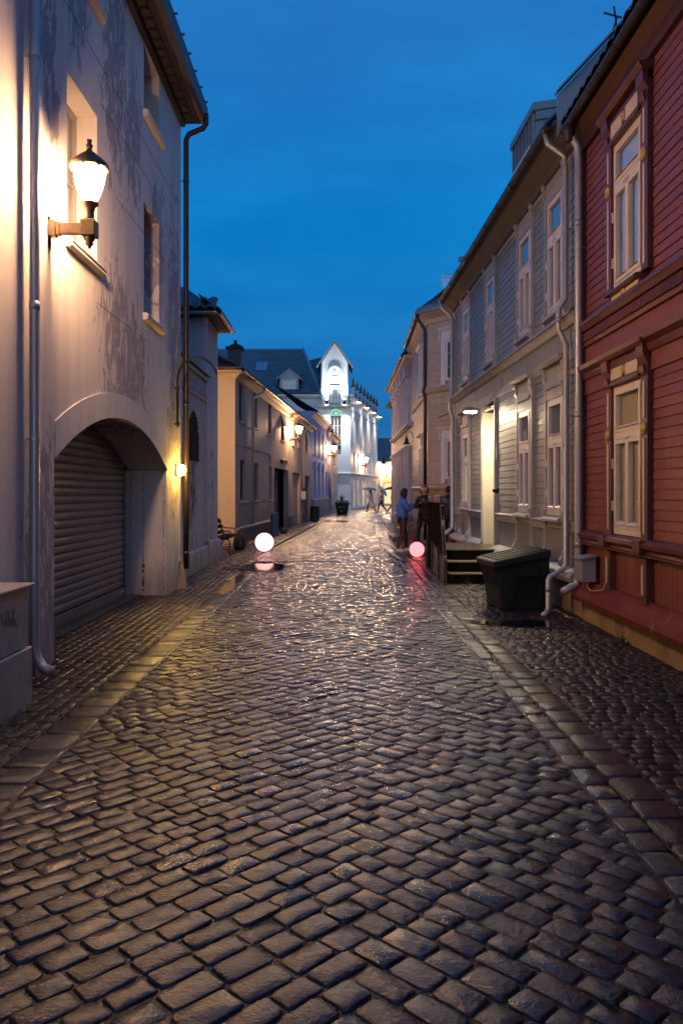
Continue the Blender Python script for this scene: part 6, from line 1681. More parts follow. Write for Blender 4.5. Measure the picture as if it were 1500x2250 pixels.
m = MB(); m.sweep(FN, [(0, 3.98), (.10, 3.98), (.22, 4.05), (.24, 4.10), (0, 4.14)], 29, 39.3); m.build('string_course', M['taupetrim'], h6)
m = MB(); m.sweep(FN, [(0, 6.44), (.3, 6.46), (.34, 6.56), (0, 6.6)], 28.9, 39.4); m.build('cornice', M['taupetrim'], h6)
roof_plane(h6, FN, 28.9, 39.4, .36, 6.60, 2.2, 3.0, M['tile'], True, .26, 'tp')
gutter(h6, FN, 28.9, 39.4, .40, 6.58, M['darkpipe'], .06)
m = MB(); m.box(FN, 39.25, 44, -6, -.15, -.05, 6.2); m.build('rear_wing', M['brownboard'], h6)
m = MB(); m.sweep(FN, [(-.3, 6.2), (.15, 6.2), (.15, 6.3), (-3, 8), (-6, 6.2)], 39.45, 44.2); m.build('rear_roof', M['tile'], h6)
for nm, s, o_, zz, lab in (('near', 28.7, .26, 3.30, 'unlit black bell shaped wall lamp above the blue jacket on the taupe house'), ('far', 42.6, .35, 3.1, 'small unlit black bell lamp at the far end of the taupe house')):
    t = thing('bell_lamp', tuple(FN(s, o_, zz)), lab, 'wall lamp', 'black bell lamps on the taupe house')
    m = MB(); m.lathe(FN(s, o_, zz), [(.14, 0), (.13, .03), (.08, .08), (.06, .2), (.025, .26), (.02, .32)], 14); m.build('lamp_shade', M['iron'], t, smooth=False)
    m = MB(); m.tube([FN(s, o_, zz + .3), FN(s, o_, zz + .40), FN(s, o_ - .1, zz + .46), FN(s, o_ - .2, zz + .40), FN(s, o_ - .24, zz + .25), FN(s, 0 if nm == 'near' else -.2, zz + .22)], .014, 6); m.build('arm', M['iron'], t)

# ================================================================== STOOP, SCREEN, BIN
t = thing('wooden_stoop', (2.3, 15, 0), 'wet black curved wooden steps up to the doorway of the grey timber house', 'steps')
def step(y0, z0, z1, bow, name, material, over=0.0):
    pts = []; n = 10; x0, x1 = 1.86, 2.98
    for k in range(n + 1):
        f = k / n; pts.append((x0 + (x1 - x0) * f, y0 + bow * (1 - math.sin(math.pi * (0.5 + f * .5))) * 0 + bow * (f - .35) ** 2 - over))
    base = [(x, y, z0) for x, y in pts] + [(x1, 16.4, z0), (x0, 16.4, z0)]
    top = [(x, y, z1) for x, y in pts] + [(x1, 16.4, z1), (x0, 16.4, z1)]
    m = MB(); m.prism(base, top); return m.build(name, material, t)
step(13.72, -.02, .165, .35, 'riser', M['wetwood']); step(13.70, .168, .185, .35, 'tread', M['treadedge'])
step(14.05, .187, .345, .4, 'riser', M['wetwood']); step(14.03, .348, .365, .4, 'tread', M['treadedge'])
step(14.42, .367, .525, .45, 'riser', M['wetwood']); step(14.38, .528, .548, .45, 'tread', M['wetbrown'])
t = thing('board_screen', (1.84, 15.4, 0), 'tall black board screen with a scarred edge at the left end of the wooden steps', 'screen')
def mk_sb(): 
    m = MB(); m.box(W0, 0, .155, 0, .03, 0, 1); return m
FS = Frame(1.82, 0, 0, 1, -1)
for i in range(17):
    s = 14.15 + i * .16
    zt_ = 1.36
    if i < 3: zt_ = [.78, 1.05, 1.33][i]
    m = MB(); m.prism([FS(s, 0, 0), FS(s + .15, 0, 0), FS(s + .15, -.03, 0), FS(s, -.03, 0)], [FS(s, 0, zt_ - (.22 if i < 2 else 0)), FS(s + .15, 0, zt_), FS(s + .15, -.03, zt_), FS(s, -.03, zt_ - (.22 if i < 2 else 0))])
    m.build('screen_board', M['wetwood'], t)
m = MB(); m.prism([FS(14.12, .012, .42), FS(14.14, -.045, .42), FS(14.62, -.045, 1.36), FS(14.60, .012, 1.36)], [FS(14.16, .012, .42), FS(14.18, -.045, .42), FS(14.68, -.045, 1.38), FS(14.66, .012, 1.38)]); m.build('edge_strip', M['metalbox'], t)
m = MB(); m.box(FS, 14.6, 16.88, -.16, .03, 1.365, 1.39); m.build('top_shelf', M['wetwood'], t)
FS2 = Frame(1.785, 0, 0, 1, -1)
for i in range(11):
    s = 13.72 + i * .2
    z_ = .42 + .17 * min(1, max(0, (s - 13.8) / 1.9))
    m = MB(); m.prism([FS2(s, 0, -.02), FS2(s + .19, 0, -.02), FS2(s + .19, -.03, -.02), FS2(s, -.03, -.02)], [FS2(s, 0, z_), FS2(s + .19, 0, z_ + .017), FS2(s + .19, -.03, z_ + .017), FS2(s, -.03, z_)]); m.build('side_board', M['wetbrown'], t)
for s in (13.70, 14.6, 15.6, 16.6):
    m = MB(); m.box(FS, s, s + .04, .036, .056, -.02, .60 if s > 14 else .45); m.build('post', M['iron'], t)
# row of books standing on the shelf
rr = random.Random(12); s = 14.75; i = 0
bc = [(0.45, .40, .36), (.05, .04, .04), (.35, .06, .05), (.4, .22, .12), (.08, .08, .1), (.5, .46, .42), (.12, .1, .08)]
bm_ = [mat('book_cover_' + n_, c, .5, .1, 20, .05, 60) for n_, c in zip(('cream', 'black', 'red', 'tan', 'navy', 'white', 'brown'), bc)]
names_b = ['cream', 'black', 'red', 'tan', 'dark blue', 'white', 'brown']
count_b = {}
ordn = ['nearest', 'second', 'third', 'fourth', 'fifth', 'sixth', 'seventh', 'eighth', 'ninth', 'tenth', 'eleventh', 'twelfth']
while s < 16.75:
    wd = rr.uniform(.10, .17) if i % 2 else rr.uniform(.06, .10); k = 1 if i % 2 == 0 else rr.choice([0, 5, 2, 3, 5, 6]); hh = rr.uniform(.09, .14)
    m = MB(); m.box(FS, s, s + wd - .008, -.06, .0, 1.391, 1.391 + hh); bo = m.build('book', bm_[k], None)
    n_ = count_b.get(k, 0); count_b[k] = n_ + 1
    tag(bo, '%s of the %s books standing on the black board screen' % (ordn[min(n_, 11)], names_b[k]), 'book', 'books standing on the black board screen')
    s += wd; i += 1

# big lidded bin
t = thing('wheeled_bin', (2.45, 11.0, 0), 'large black plastic waste bin with ribbed sloping lid against the grey timber house', 'bin')
def bq(z, gx0, gx1, gy0, gy1): return [(gx0, gy0, z), (gx1, gy0, z), (gx1, gy1, z), (gx0, gy1, z)]
m = MB(); t.rotation_euler = (0, 0, R(7)); m.prism(bq(0.004, 2.10, 2.76, 10.69, 11.36), [(2.05, 10.67, .60), (2.76, 10.66, .72), (2.76, 11.40, .72), (2.05, 11.40, .60)]); body = m.build('body', M['bin'], t, bevel=.02)
m = MB()
for i in range(6):      # ribs on the street side
    y = 10.74 + i * .115
    m.prism([(2.145, y, .10), (2.145, y + .05, .10), (2.12, y + .04, .10), (2.12, y + .01, .10)], [(2.035, y - .005, .57), (2.035, y + .05, .57), (2.00, y + .04, .57), (2.00, y + .01, .57)])
q = m.build('rib', M['bin'], t); q['kind'] = 'stuff'
for x in (2.22, 2.62):
    m = MB(); m.prism([(x, 10.705, .06), (x + .06, 10.705, .06), (x + .05, 10.68, .06), (x + .01, 10.68, .06)], [(x - .01, 10.65, .57), (x + .07, 10.65, .57), (x + .06, 10.615, .57), (x, 10.615, .57)]); m.build('side_rib', M['bin'], t)
m = MB(); m.prism([(2.36, 10.70, .12), (2.50, 10.70, .12), (2.50, 10.685, .12), (2.36, 10.685, .12)], [(2.35, 10.66, .46), (2.51, 10.66, .46), (2.51, 10.625, .46), (2.35, 10.625, .46)]); m.box(W0, 2.28, 2.58, 10.61, 10.65, .47, .52); m.build('grip_recess', M['bin'], t)
lid = MB(); lid.prism([(1.97, 10.62, .575), (2.76, 10.62, .71), (2.76, 11.44, .71), (1.97, 11.44, .575)], [(1.97, 10.62, .67), (2.76, 10.62, .825), (2.76, 11.44, .825), (1.97, 11.44, .67)]); ld_ = lid.build('lid', M['bin'], t, bevel=.015)
for i in range(5):
    y = 10.68 + i * .155
    m = MB(); m.prism([(2.0, y, .672), (2.72, y, .813), (2.72, y + .07, .813), (2.0, y + .07, .672)], [(2.02, y + .012, .698), (2.72, y + .012, .836), (2.72, y + .058, .836), (2.02, y + .058, .698)]); m.build('lid_rib', M['bin'], ld_)
for y in (10.72, 11.3):
    m = MB(); m.lathe((2.70, y, .055), [(.055, -.02), (.055, .02)], 12, (0, 1, 0)); m.build('wheel', M['iron'], t)

# glowing balls
t = MB(); t.ball((-2.06, 21.3, .245), .25, 28, 18); o = t.build('glowing_ball', M['sphere_white'], None, smooth=True); tag(o, 'white glowing ball on the wet cobbles beside the bench', 'light ball', 'glowing balls on the street')
t = MB(); t.ball((1.83, 19.35, .195), .18, 26, 16); o = t.build('glowing_ball', M['sphere_pink'], None, smooth=True); tag(o, 'pink glowing ball at the feet of the two people taking photos', 'light ball', 'glowing balls on the street')

# bench with cast iron ends
t = thing('park_bench', (-3.0, 20.5, 0), 'black bench with scrolled cast iron ends half hidden behind the whitewashed house', 'bench')
for y in (19.75, 21.75):
    m = MB(); X0 = -3.22
    m.tube([(X0 - .12, y, 0), (X0 - .02, y, .2), (X0 + .0, y, .42), (X0 - .06, y, .62), (X0 - .12, y, .86), (X0 - .16, y, .88)], .022, 6)
    m.tube([(X0 + .48, y, 0), (X0 + .43, y, .12), (X0 + .46, y, .30), (X0 + .42, y, .42), (X0 + .0, y, .40)], .022, 6)
    m.tube([(X0 - .04, y, .66), (X0 + .06, y, .61), (X0 + .3, y, .60), (X0 + .44, y, .62), (X0 + .49, y, .57), (X0 + .46, y, .52), (X0 + .41, y, .54), (X0 + .43, y, .575)], .018, 6)
    m.tube([(X0 + .42, y, .42), (X0 + .40, y, .50), (X0 + .42, y, .56)], .016, 6)
    m.tube([(X0 + .02, y, .16), (X0 + .44, y, .16)], .012, 6)
    m.build('iron_end', M['iron'], t, smooth=True)
for k, (dx, z) in enumerate(((.06, .425), (.17, .43), (.28, .43), (.39, .425))):
    m = MB(); m.box(W0, -3.22 + dx - .045, -3.22 + dx + .045, 19.7, 21.8, z, z + .025); m.build('seat_slat', M['wetwood'], t, bevel=.004)
for dx, z in ((-.03, .52), (-.07, .66), (-.11, .80)):
    m = MB(); m.prism([(-3.20 + dx, 19.7, z - .045), (-3.17 + dx, 19.7, z - .04), (-3.20 + dx, 19.7, z + .05), (-3.23 + dx, 19.7, z + .045)], [(-3.20 + dx, 21.8, z - .045), (-3.17 + dx, 21.8, z - .04), (-3.20 + dx, 21.8, z + .05), (-3.23 + dx, 21.8, z + .045)]); m.build('back_slat', M['wetwood'], t)
t = thing('backpack', (-2.83, 22.1, 0), 'dark slumped backpack on the ground at the end of the bench', 'bag')
m = MB(); m.lathe((-2.83, 22.1, -.0), [(.13, 0), (.17, .06), (.175, .18), (.15, .32), (.10, .40), (.03, .43)], 12); bo = m.build('body', M['blackcloth'], t, smooth=True)
m = MB(); m.lathe((-2.80, 21.96, .04), [(.08, 0), (.10, .05), (.09, .16), (.03, .2)], 10); m.build('front_pocket', M['blackcloth'], t, smooth=True)
m = MB(); m.tube([(-2.86, 22.1, .42), (-2.84, 22.08, .48), (-2.80, 22.1, .42)], .012, 6); m.tube([(-2.72, 22.0, .33), (-2.66, 21.95, .2), (-2.68, 21.98, .05)], .014, 6); m.build('strap', M['blackcloth'], t)

# stone bollard, litter bin, planter
t = thing('stone_bollard', (-2.45, 29.2, 0), 'chipped blue grey stone bollard beside the dark passage of the cream house', 'bollard')
m = MB(); m.lathe((-2.45, 29.2, -.03), [(.17, 0), (.175, .12), (.15, .14), (.155, .55), (.165, .62), (.15, .78), (.11, .85), (0, .87)], 14); m.build('shaft', M['stoneblue'], t, smooth=False)
m = MB(); m.ball((-2.20, 30.3, .10), .16, 10, 7, (1, 1, .8)); o = m.build('boulder', M['stonestep'], None); tag(o, 'rounded stone lying just behind the blue grey bollard', 'stone')
t = thing('litter_bin', (-1.44, 43.5, 0), 'black cylindrical litter bin standing against the lilac house', 'litter bin')
m = MB(); m.lathe((-1.46, 43.5, -.03), [(.24, 0), (.25, .04), (.25, .72), (.22, .76)], 16); m.build('body', M['bin'], t); m = MB(); m.lathe((-1.46, 43.5, .735), [(.26, 0), (.27, .03), (.2, .08), (0, .1)], 16); m.build('lid', M['iron'], t)
t = thing('planter', (.05, 55, 0), 'big black pot with white lettering holding a spiky plant near the clock building', 'planter')
m = MB(); m.lathe((.05, 55, -.02), [(.33, 0), (.36, .05), (.46, .72), (.50, .76), (.49, .86), (.43, .86), (.40, .78)], 20); pot = m.build('pot', M['pot'], t)
text('HEAD', .17, (-.20, 54.575, .50), (R(84), 0, 0), M['letter'], t); text('bar', .13, (-.08, 54.60, .22), (R(84), 0, 0), M['letter'], t)
m = MB(); rr = random.Random(5)
for i in range(260):
    a = rr.uniform(0, 6.28); r = .5 * math.sqrt(rr.random()); c = Vector((.05 + r * math.cos(a), 55 + r * math.sin(a), .88 + rr.uniform(-.12, .12) - .1 * (r > .42)))
    v = Vector((rr.uniform(-1, 1), rr.uniform(-1, 1), rr.uniform(-.6, .8))).normalized() * .10; w_ = v.cross(Vector((.2, .5, .8))).normalized() * .035
    m.quad(c, c + v * .5 + w_, c + v, c + v * .5 - w_)
q = m.build('foliage', M['leaf'], t, recalc=False)
m = MB()
for i in range(26):
    a = rr.uniform(0, 6.28); tl = rr.uniform(.25, .9); d_ = Vector((math.cos(a) * math.sin(tl), math.sin(a) * math.sin(tl), math.cos(tl))) * rr.uniform(.5, .72); c = Vector((.05, 55, .88)); w_ = Vector((-math.sin(a), math.cos(a), 0)) * .022
    m.quad(c - w_, c + w_, c + d_ * .6 + w_ * .8, c + d_ * .6 - w_ * .8); m.poly([c + d_ * .6 + w_ * .8, c + d_ * .6 - w_ * .8, c + d_ + Vector((0, 0, -.04))])
m.build('spiky_leaf', M['leaf'], t, recalc=False)

# stone steps and posts beyond the people
t = thing('stone_steps', (2.3, 27.5, 0), 'two wet stone steps against the taupe house behind the blue jacket', 'steps')
m = MB(); m.box(W0, 1.66, 2.58, 25.8, 28.0, -.03, .13); m.build('step', M['stonestep'], t, bevel=.01); m = MB(); m.box(W0, 1.95, 2.58, 26.1, 28.0, .132, .36); m.build('step', M['stonestep'], t, bevel=.01)
t = thing('low_wall_pier', (1.95, 29.4, 0), 'short pale square pier beside the stone steps, left of the blue jacket', 'pier')
m = MB(); m.box(W0, 2.0, 2.38, 29.2, 30.4, -.03, .78); m.build('shaft', M['beigeplaster'], t, bevel=.015); m = MB(); m.box(W0, 1.97, 2.42, 29.17, 30.43, .782, .83); m.build('cap', M['white'], t, bevel=.01)

# folding cafe table and chair in red metal
t = thing('folding_table', (2.1, 22.6, 0), 'small red metal folding table between the two people taking photos', 'table')
m = MB(); m.box(W0, 1.78, 2.38, 22.4, 22.9, .70, .725); m.build('tabletop', M['redmetal'], t, bevel=.005)
for y in (22.44, 22.86):
    for a, b in ((1.82, 2.34), (2.34, 1.82)):
        m = MB(); m.tube([(a, y, .0), (b, y, .70)], .012, 6); m.build('leg', M['redmetal'], t)
t = thing('folding_chair', (2.2, 23.4, 0), 'red metal folding chair behind the small red folding table', 'chair')
for z in (.44,):
    for k in range(5):
        m = MB(); m.box(W0, 1.74 + k * .08, 1.79 + k * .08, 23.2, 23.54, z, z + .015); m.build('seat_slat', M['redmetal'], t)
for y in (23.2, 23.54):
    m = MB(); m.tube([(2.12, y, 0), (1.74, y, .45), (1.72, y, .5)], .011, 6); m.build('leg', M['redmetal'], t)
    m = MB(); m.tube([(1.72, y, 0), (2.12, y, .45), (2.18, y, .84)], .011, 6); m.build('leg', M['redmetal'], t)
m = MB(); m.box(W0, 2.14, 2.155, 23.2, 23.54, .66, .80); m.build('backrest', M['redmetal'], t)

# weeds
def weed(x, y, z, seed, label, n=34, r=.13, h=.10):
    t = thing('weed', (x, y, z), label, 'plant')
    rr = random.Random(seed); m = MB()
    for i in range(n):
        a = rr.uniform(0, 6.28); el = rr.uniform(.1, 1.2); l = r * rr.uniform(.4, 1)
        c = Vector((x + rr.uniform(-.03, .03), y + rr.uniform(-.06, .06), z)); d_ = Vector((math.cos(a) * math.cos(el), math.sin(a) * math.cos(el), math.sin(el) * h / r)) * l; w_ = Vector((-math.sin(a), math.cos(a), 0)) * rr.uniform(.006, .014)
        m.poly([c, c + d_ * .55 + w_, c + d_, c + d_ * .55 - w_])
    m.build('foliage', M['leaf'], t, recalc=False)
    m = MB(); m.tube([(x, y + .02, z), (x + .005, y, z + .1), (x + .01, y - .02, z + .21), (x - .02, y - .03, z + .20)], .004, 5); m.build('stem', M['leaf'], t)
weed(2.93, 8.35, .01, 1, 'small weed with a bent stem at the foot of the red house foundation')
weed(2.15, 13.5, .01, 2, 'tiny weed growing in front of the lowest wooden step', 20, .10, .12)
m = MB(); rr = random.Random(2)
for i in range(900):
    x = rr.choice([rr.gauss(-2.3, .16), rr.gauss(2.75, .22)]); y = rr.gauss(5.6, .3) if x < 0 else rr.gauss(6.3, .3)
    l = rr.uniform(.012, .03); a = rr.uniform(0, 6.28); c = Vector((x, y, -.012 if x < 0 else .006)); m.poly([c, c + Vector((.006 * math.cos(a), .006 * math.sin(a), l * .3)), c + Vector((rr.uniform(-.015, .015), rr.uniform(-.015, .015), l))])
q = m.build('moss', M['leaf'], None, recalc=False); tag(q, 'patches of moss and tiny grass between the setts near the cabinet and red house', 'moss', kind='stuff')
# leaves dropped on the wet street
LR = random.Random(33)
M['deadleaf'] = mat('fallen_leaf', (0.16, 0.09, 0.05), .5, .3, 20, .1, 50)
for i, (x, y, lab) in enumerate(((1.28, 4.62, 'pale fallen leaf beside the right gutter in the foreground'), (.21, 19.0, 'brown fallen leaf in the middle of the street near the pink ball'), (2.38, 6.6, 'small fallen leaf on the sidewalk setts before the red house'))):
    m = MB(); pts = [Vector((.05 * math.cos(k * .785) * (1 if k % 2 else .6), .035 * math.sin(k * .785), .004 + .006 * (k % 2))) for k in range(8)]
    m.poly([Vector((x, y, .006 if x < 1.6 else .018)) + p for p in pts]); o = m.build('fallen_leaf', M['deadleaf'], None, recalc=False); tag(o, lab, 'leaf')

# ================================================================== PEOPLE
def skin_mesh(name, nodes, edges, root, material, parent, xf, sub=1):
    """grow one continuous surface over a skeleton: nodes {key: (pos, radius)}"""
    keys = list(nodes)
    idx = {k: i for i, k in enumerate(keys)}
    me = bpy.data.meshes.new(name)
    me.from_pydata([nodes[k][0] for k in keys], [(idx[a], idx[b]) for a, b in edges], [])
    tmp = bpy.data.objects.new(name, me); col.objects.link(tmp)
    md = tmp.modifiers.new('skin', 'SKIN'); md.use_smooth_shade = True
    if not me.skin_vertices: 
        bpy.context.view_layer.update()
    sv = me.skin_vertices[0].data
    for k in keys:
        r = nodes[k][1]; r = r if isinstance(r, tuple) else (r, r)
        sv[idx[k]].radius = r; sv[idx[k]].use_root = (k == root)
    sb = tmp.modifiers.new('sub', 'SUBSURF'); sb.levels = sub; sb.render_levels = sub
    dg = bpy.context.evaluated_depsgraph_get(); dg.update()
    out = bpy.data.meshes.new_from_object(tmp.evaluated_get(dg))
    bpy.data.objects.remove(tmp)
    og = ORG[parent.name]
    out.transform(Matrix.Translation(-og) @ xf)
    out.materials.clear(); out.materials.append(material); out.shade_smooth()
    o = bpy.data.objects.new(name, out); col.objects.link(o); o.parent = parent
    ORG[o.name] = og.copy()
    return o

def person(loc, face, label, pose, jacket, trousers, shoes, skin=None, scale=1.0, detail=True, coat=False, hair=None, hood=None, cap=False, group=None):
    """face: heading angle in degrees (0 = +X, 90 = +Y); local frame: x right, y forward, z up"""
    t = thing('person', (loc[0], loc[1], 0), label, 'person', group)
    xf = Matrix.Translation(Vector((loc[0], loc[1], 0))) @ Matrix.Rotation(R(face - 90), 4, 'Z') @ Matrix.Scale(scale, 4)
    P = dict(pel=(0, 0, .95), spi=(0, .0, 1.12), che=(0, .01, 1.32), nek=(0, .0, 1.48), hb=(0, .02, 1.555), hc=(0, .035, 1.64), ht=(0, .02, 1.715),
             cL=(-.10, 0, 1.41), cR=(.10, 0, 1.41), sL=(-.185, 0, 1.40), sR=(.185, 0, 1.40), eL=(-.23, -.03, 1.12), eR=(.23, -.03, 1.12), wL=(-.24, .06, .88), wR=(.24, .06, .88),
             hL=(-.095, 0, .90), hR=(.095, 0, .90), kL=(-.10, .03, .50), kR=(.10, .03, .50), aL=(-.105, -.01, .10), aR=(.105, -.01, .10), tL=(-.12, .15, .035), tR=(.12, .15, .035))
    P.update(pose)
    V_ = {k: Vector(v) for k, v in P.items()}
    def hand_dir(w, e): return (V_[w] - V_[e]).normalized()
    nd = {}
    rad = dict(pel=.115, spi=.115, che=.125, nek=.052, hb=.060, hc=.088, ht=.055, cL=.085, cR=.085, sL=.058, sR=.058, eL=.042, eR=.042, wL=.026, wR=.026, hL=.085, hR=.085, kL=.055, kR=.055, aL=.036, aR=.036, tL=.03, tR=.03)
    for k, r in rad.items(): nd[k] = (V_[k], r)
    ed = [('pel', 'spi'), ('spi', 'che'), ('che', 'nek'), ('nek', 'hb'), ('hb', 'hc'), ('hc', 'ht'), ('che', 'cL'), ('cL', 'sL'), ('sL', 'eL'), ('eL', 'wL'), ('che', 'cR'), ('cR', 'sR'), ('sR', 'eR'), ('eR', 'wR'),
          ('pel', 'hL'), ('hL', 'kL'), ('kL', 'aL'), ('aL', 'tL'), ('pel', 'hR'), ('hR', 'kR'), ('kR', 'aR'), ('aR', 'tR')]
    for S in 'LR':
        d = hand_dir('w' + S, 'e' + S); palm = V_['w' + S] + d * .075
        nd['p' + S] = (palm, .032); ed.append(('w' + S, 'p' + S))
        if detail:
            side = d.cross(Vector((0, 0, 1))); side = side.normalized() if side.length > .1 else Vector((1, 0, 0)); cu = side.cross(d).normalized()
            for i, (off, ln) in enumerate(((-.027, .065), (-.009, .078), (.009, .072), (.026, .056))):
                a = palm + side * off + d * .025; b = a + d * ln * .5 + cu * .006; c = b + d * ln * .3 + cu * .03
                nd['f%s%da' % (S, i)] = (a, .010); nd['f%s%db' % (S, i)] = (b, .009); nd['f%s%dc' % (S, i)] = (c, .0075)
                ed += [('p' + S, 'f%s%da' % (S, i)), ('f%s%da' % (S, i), 'f%s%db' % (S, i)), ('f%s%db' % (S, i), 'f%s%dc' % (S, i))]
            a = palm - d * .02 + side * (.035 if S == 'L' else -.035); b = a + d * .035 + side * (.02 if S == 'L' else -.02) + cu * .01
            nd['th' + S] = (a, .012); nd['tt' + S] = (b, .009); ed += [('p' + S, 'th' + S), ('th' + S, 'tt' + S)]
    if detail:
        f = Vector((0, 1, 0)); hc = V_['hc']
        hd = P.get('headdir', (0, 1, 0)); f = Vector(hd).normalized(); sd = f.cross(Vector((0, 0, 1))).normalized()
        nd['nose'] = (hc + f * .098 + Vector((0, 0, -.015)), .013); ed.append(('hc', 'nose'))
        nd['chin'] = (hc + f * .062 + Vector((0, 0, -.078)), .03); ed.append(('hb', 'chin'))
        for q in (-1, 1):
            nd['ear%d' % q] = (hc + sd * q * .088 + Vector((0, 0, -.01)), .014); ed.append(('hc', 'ear%d' % q))
    nd.pop('headdir', None)
    body = skin_mesh('body', nd, ed, 'pel', skin or M['skin'], t, xf)
    if detail:
        for q in (-1, 1):
            m = MB(); m.ball(xf @ (hc + f * .080 + sd * q * .031 + Vector((0, 0, .012))), .011 * scale, 8, 5); m.build('eye', M['blackcloth'], t)
        m = MB(); c = hc + f * .088 + Vector((0, 0, -.047)); m.ball(xf @ c, .02 * scale, 8, 5, (1, 1, .35)); m.build('mouth', M['redcloth'], t)
    g = .022
    jn = {k: (V_[k], r) for k, r in dict(pel=.155, spi=.165, che=.165, nek=.088, hb=.075, cL=.115, cR=.115, sL=.092, sR=.092, eL=.072, eR=.072, wL=.048, wR=.048, hL=.115, hR=.115).items()}
    jn['jl'] = (V_['hL'] + Vector((0, 0, -.08)), .10); jn['jr'] = (V_['hR'] + Vector((0, 0, -.08)), .10)
    je = [('pel', 'spi'), ('spi', 'che'), ('che', 'nek'), ('nek', 'hb'), ('che', 'cL'), ('cL', 'sL'), ('sL', 'eL'), ('eL', 'wL'), ('che', 'cR'), ('cR', 'sR'), ('sR', 'eR'), ('eR', 'wR'), ('pel', 'hL'), ('pel', 'hR'), ('hL', 'jl'), ('hR', 'jr')]
    skin_mesh('jacket', jn, je, 'pel', jacket, t, xf)
    tn = {k: (V_[k], r) for k, r in dict(pel=.120, hL=.100, hR=.100, kL=.070, kR=.070, aL=.050, aR=.050).items()}
    skin_mesh('trousers', tn, [('pel', 'hL'), ('pel', 'hR'), ('hL', 'kL'), ('kL', 'aL'), ('hR', 'kR'), ('kR', 'aR')], 'pel', trousers, t, xf)
    for S in 'LR':
        a = V_['a' + S]; b = V_['t' + S]; d = (b - a); d.z = 0
        sn = {'h': (a + Vector((0, 0, -.045)) - d * .25, .042), 'a': (a + Vector((0, 0, -.03)), .050), 'm': (a + d * .6 + Vector((0, 0, -.05)), .046), 't': (Vector((b.x, b.y, a.z - .06)), .036)}
        skin_mesh('shoe', sn, [('h', 'a'), ('a', 'm'), ('m', 't')], 'a', shoes, t, xf)
    if coat:
        m = MB(); n = 16; rings = []
        for z, rx, ry in ((1.05, .17, .13), (.85, .20, .17), (.6, .25, .24), (.42, .29, .30)):
            rings.append([xf @ (Vector((V_['pel'].x * (z > .8) + rx * math.cos(2 * math.pi * k / n), ry * math.sin(2 * math.pi * k / n) * 1.0 + V_['pel'].y - (.05 if z < .7 else 0), z))) for k in range(n)])
        vs = [p for r_ in rings for p in r_]; m.add(vs, [(i * n + k, i * n + (k + 1) % n, (i + 1) * n + (k + 1) % n, (i + 1) * n + k) for i in range(3) for k in range(n)])
        m.build('coat_skirt', jacket, t, smooth=True, recalc=False)
    hc = V_['hc']; f = Vector(P.get('headdir', (0, 1, 0))).normalized()
    def shell_head(name, material, r, cutf, cz, zs=1.12, full=False):
        m = MB(); n, mm = 18, 12; vs = []; fs = []
        for i in range(mm + 1):
            a = math.pi * i / mm
            for k in range(n):
                b = 2 * math.pi * k / n; vs.append(Vector((math.sin(a) * math.cos(b), math.sin(a) * math.sin(b), math.cos(a) * (zs if a < 1.57 or not full else zs * 1.25))) * r)
        for i in range(mm):
            for k in range(n):
                q = [i * n + k, i * n + (k + 1) % n, (i + 1) * n + (k + 1) % n, (i + 1) * n + k]
                c = sum((vs[j] for j in q), Vector()) / 4
                if c.dot(f) > cutf * r and c.z < cz * r: continue
                if not full and c.z < -.75 * r: continue
                fs.append(q)
        m.add([xf @ (hc + p) for p in vs], fs); return m.build(name, material, t, smooth=True, recalc=False)
    if hood: shell_head('hood', hood, .125, .45, .55, 1.15, True)
    if hair: shell_head('hair', hair, .104, .25, .35)
    if cap:
        shell_head('cap', M['whitecloth'], .108, 9, -9, 1.0) if False else None
        m = MB(); n = 16; rows = [(0.104, .03), (.100, .06), (.075, .095), (.0, .11)]
        vs = [xf @ (hc + Vector((r_ * math.cos(2 * math.pi * k / n), r_ * math.sin(2 * math.pi * k / n), z))) for r_, z in rows for k in range(n)]
        m.add(vs, [(i * n + k, i * n + (k + 1) % n, (i + 1) * n + (k + 1) % n, (i + 1) * n + k) for i in range(3) for k in range(n)])
        sdv = f.cross(Vector((0, 0, 1))).normalized()
        brim = [hc + f * (.08 + .09 * math.sin(math.pi * k / 8)) - sdv * .085 * math.cos(math.pi * k / 8) + Vector((0, 0, .035 - .012 * math.sin(math.pi * k / 8))) for k in range(9)]
        m.prism([xf @ p for p in brim], [xf @ (p + Vector((0, 0, .006))) for p in brim])
        c = m.build('cap', M['whitecloth'], t, recalc=False)
        m = MB()
        for q in (-1, 0, 1):
            b = hc + f * .106 + sdv * q * .022 + Vector((0, 0, .055)); hgt = .03 - .008 * abs(q)
            m.prism([xf @ (b - sdv * .008 + Vector((0, 0, -.012))), xf @ (b + sdv * .008 + Vector((0, 0, -.012))), xf @ (b + Vector((0, 0, hgt)))], [xf @ (b - sdv * .008 + f * .004 + Vector((0, 0, -.012))), xf @ (b + sdv * .008 + f * .004 + Vector((0, 0, -.012))), xf @ (b + f * .004 + Vector((0, 0, hgt)))])
        m.build('cap_badge', M['denim'], c)
    return t, xf, V_

PG = 'people standing by the pink ball'
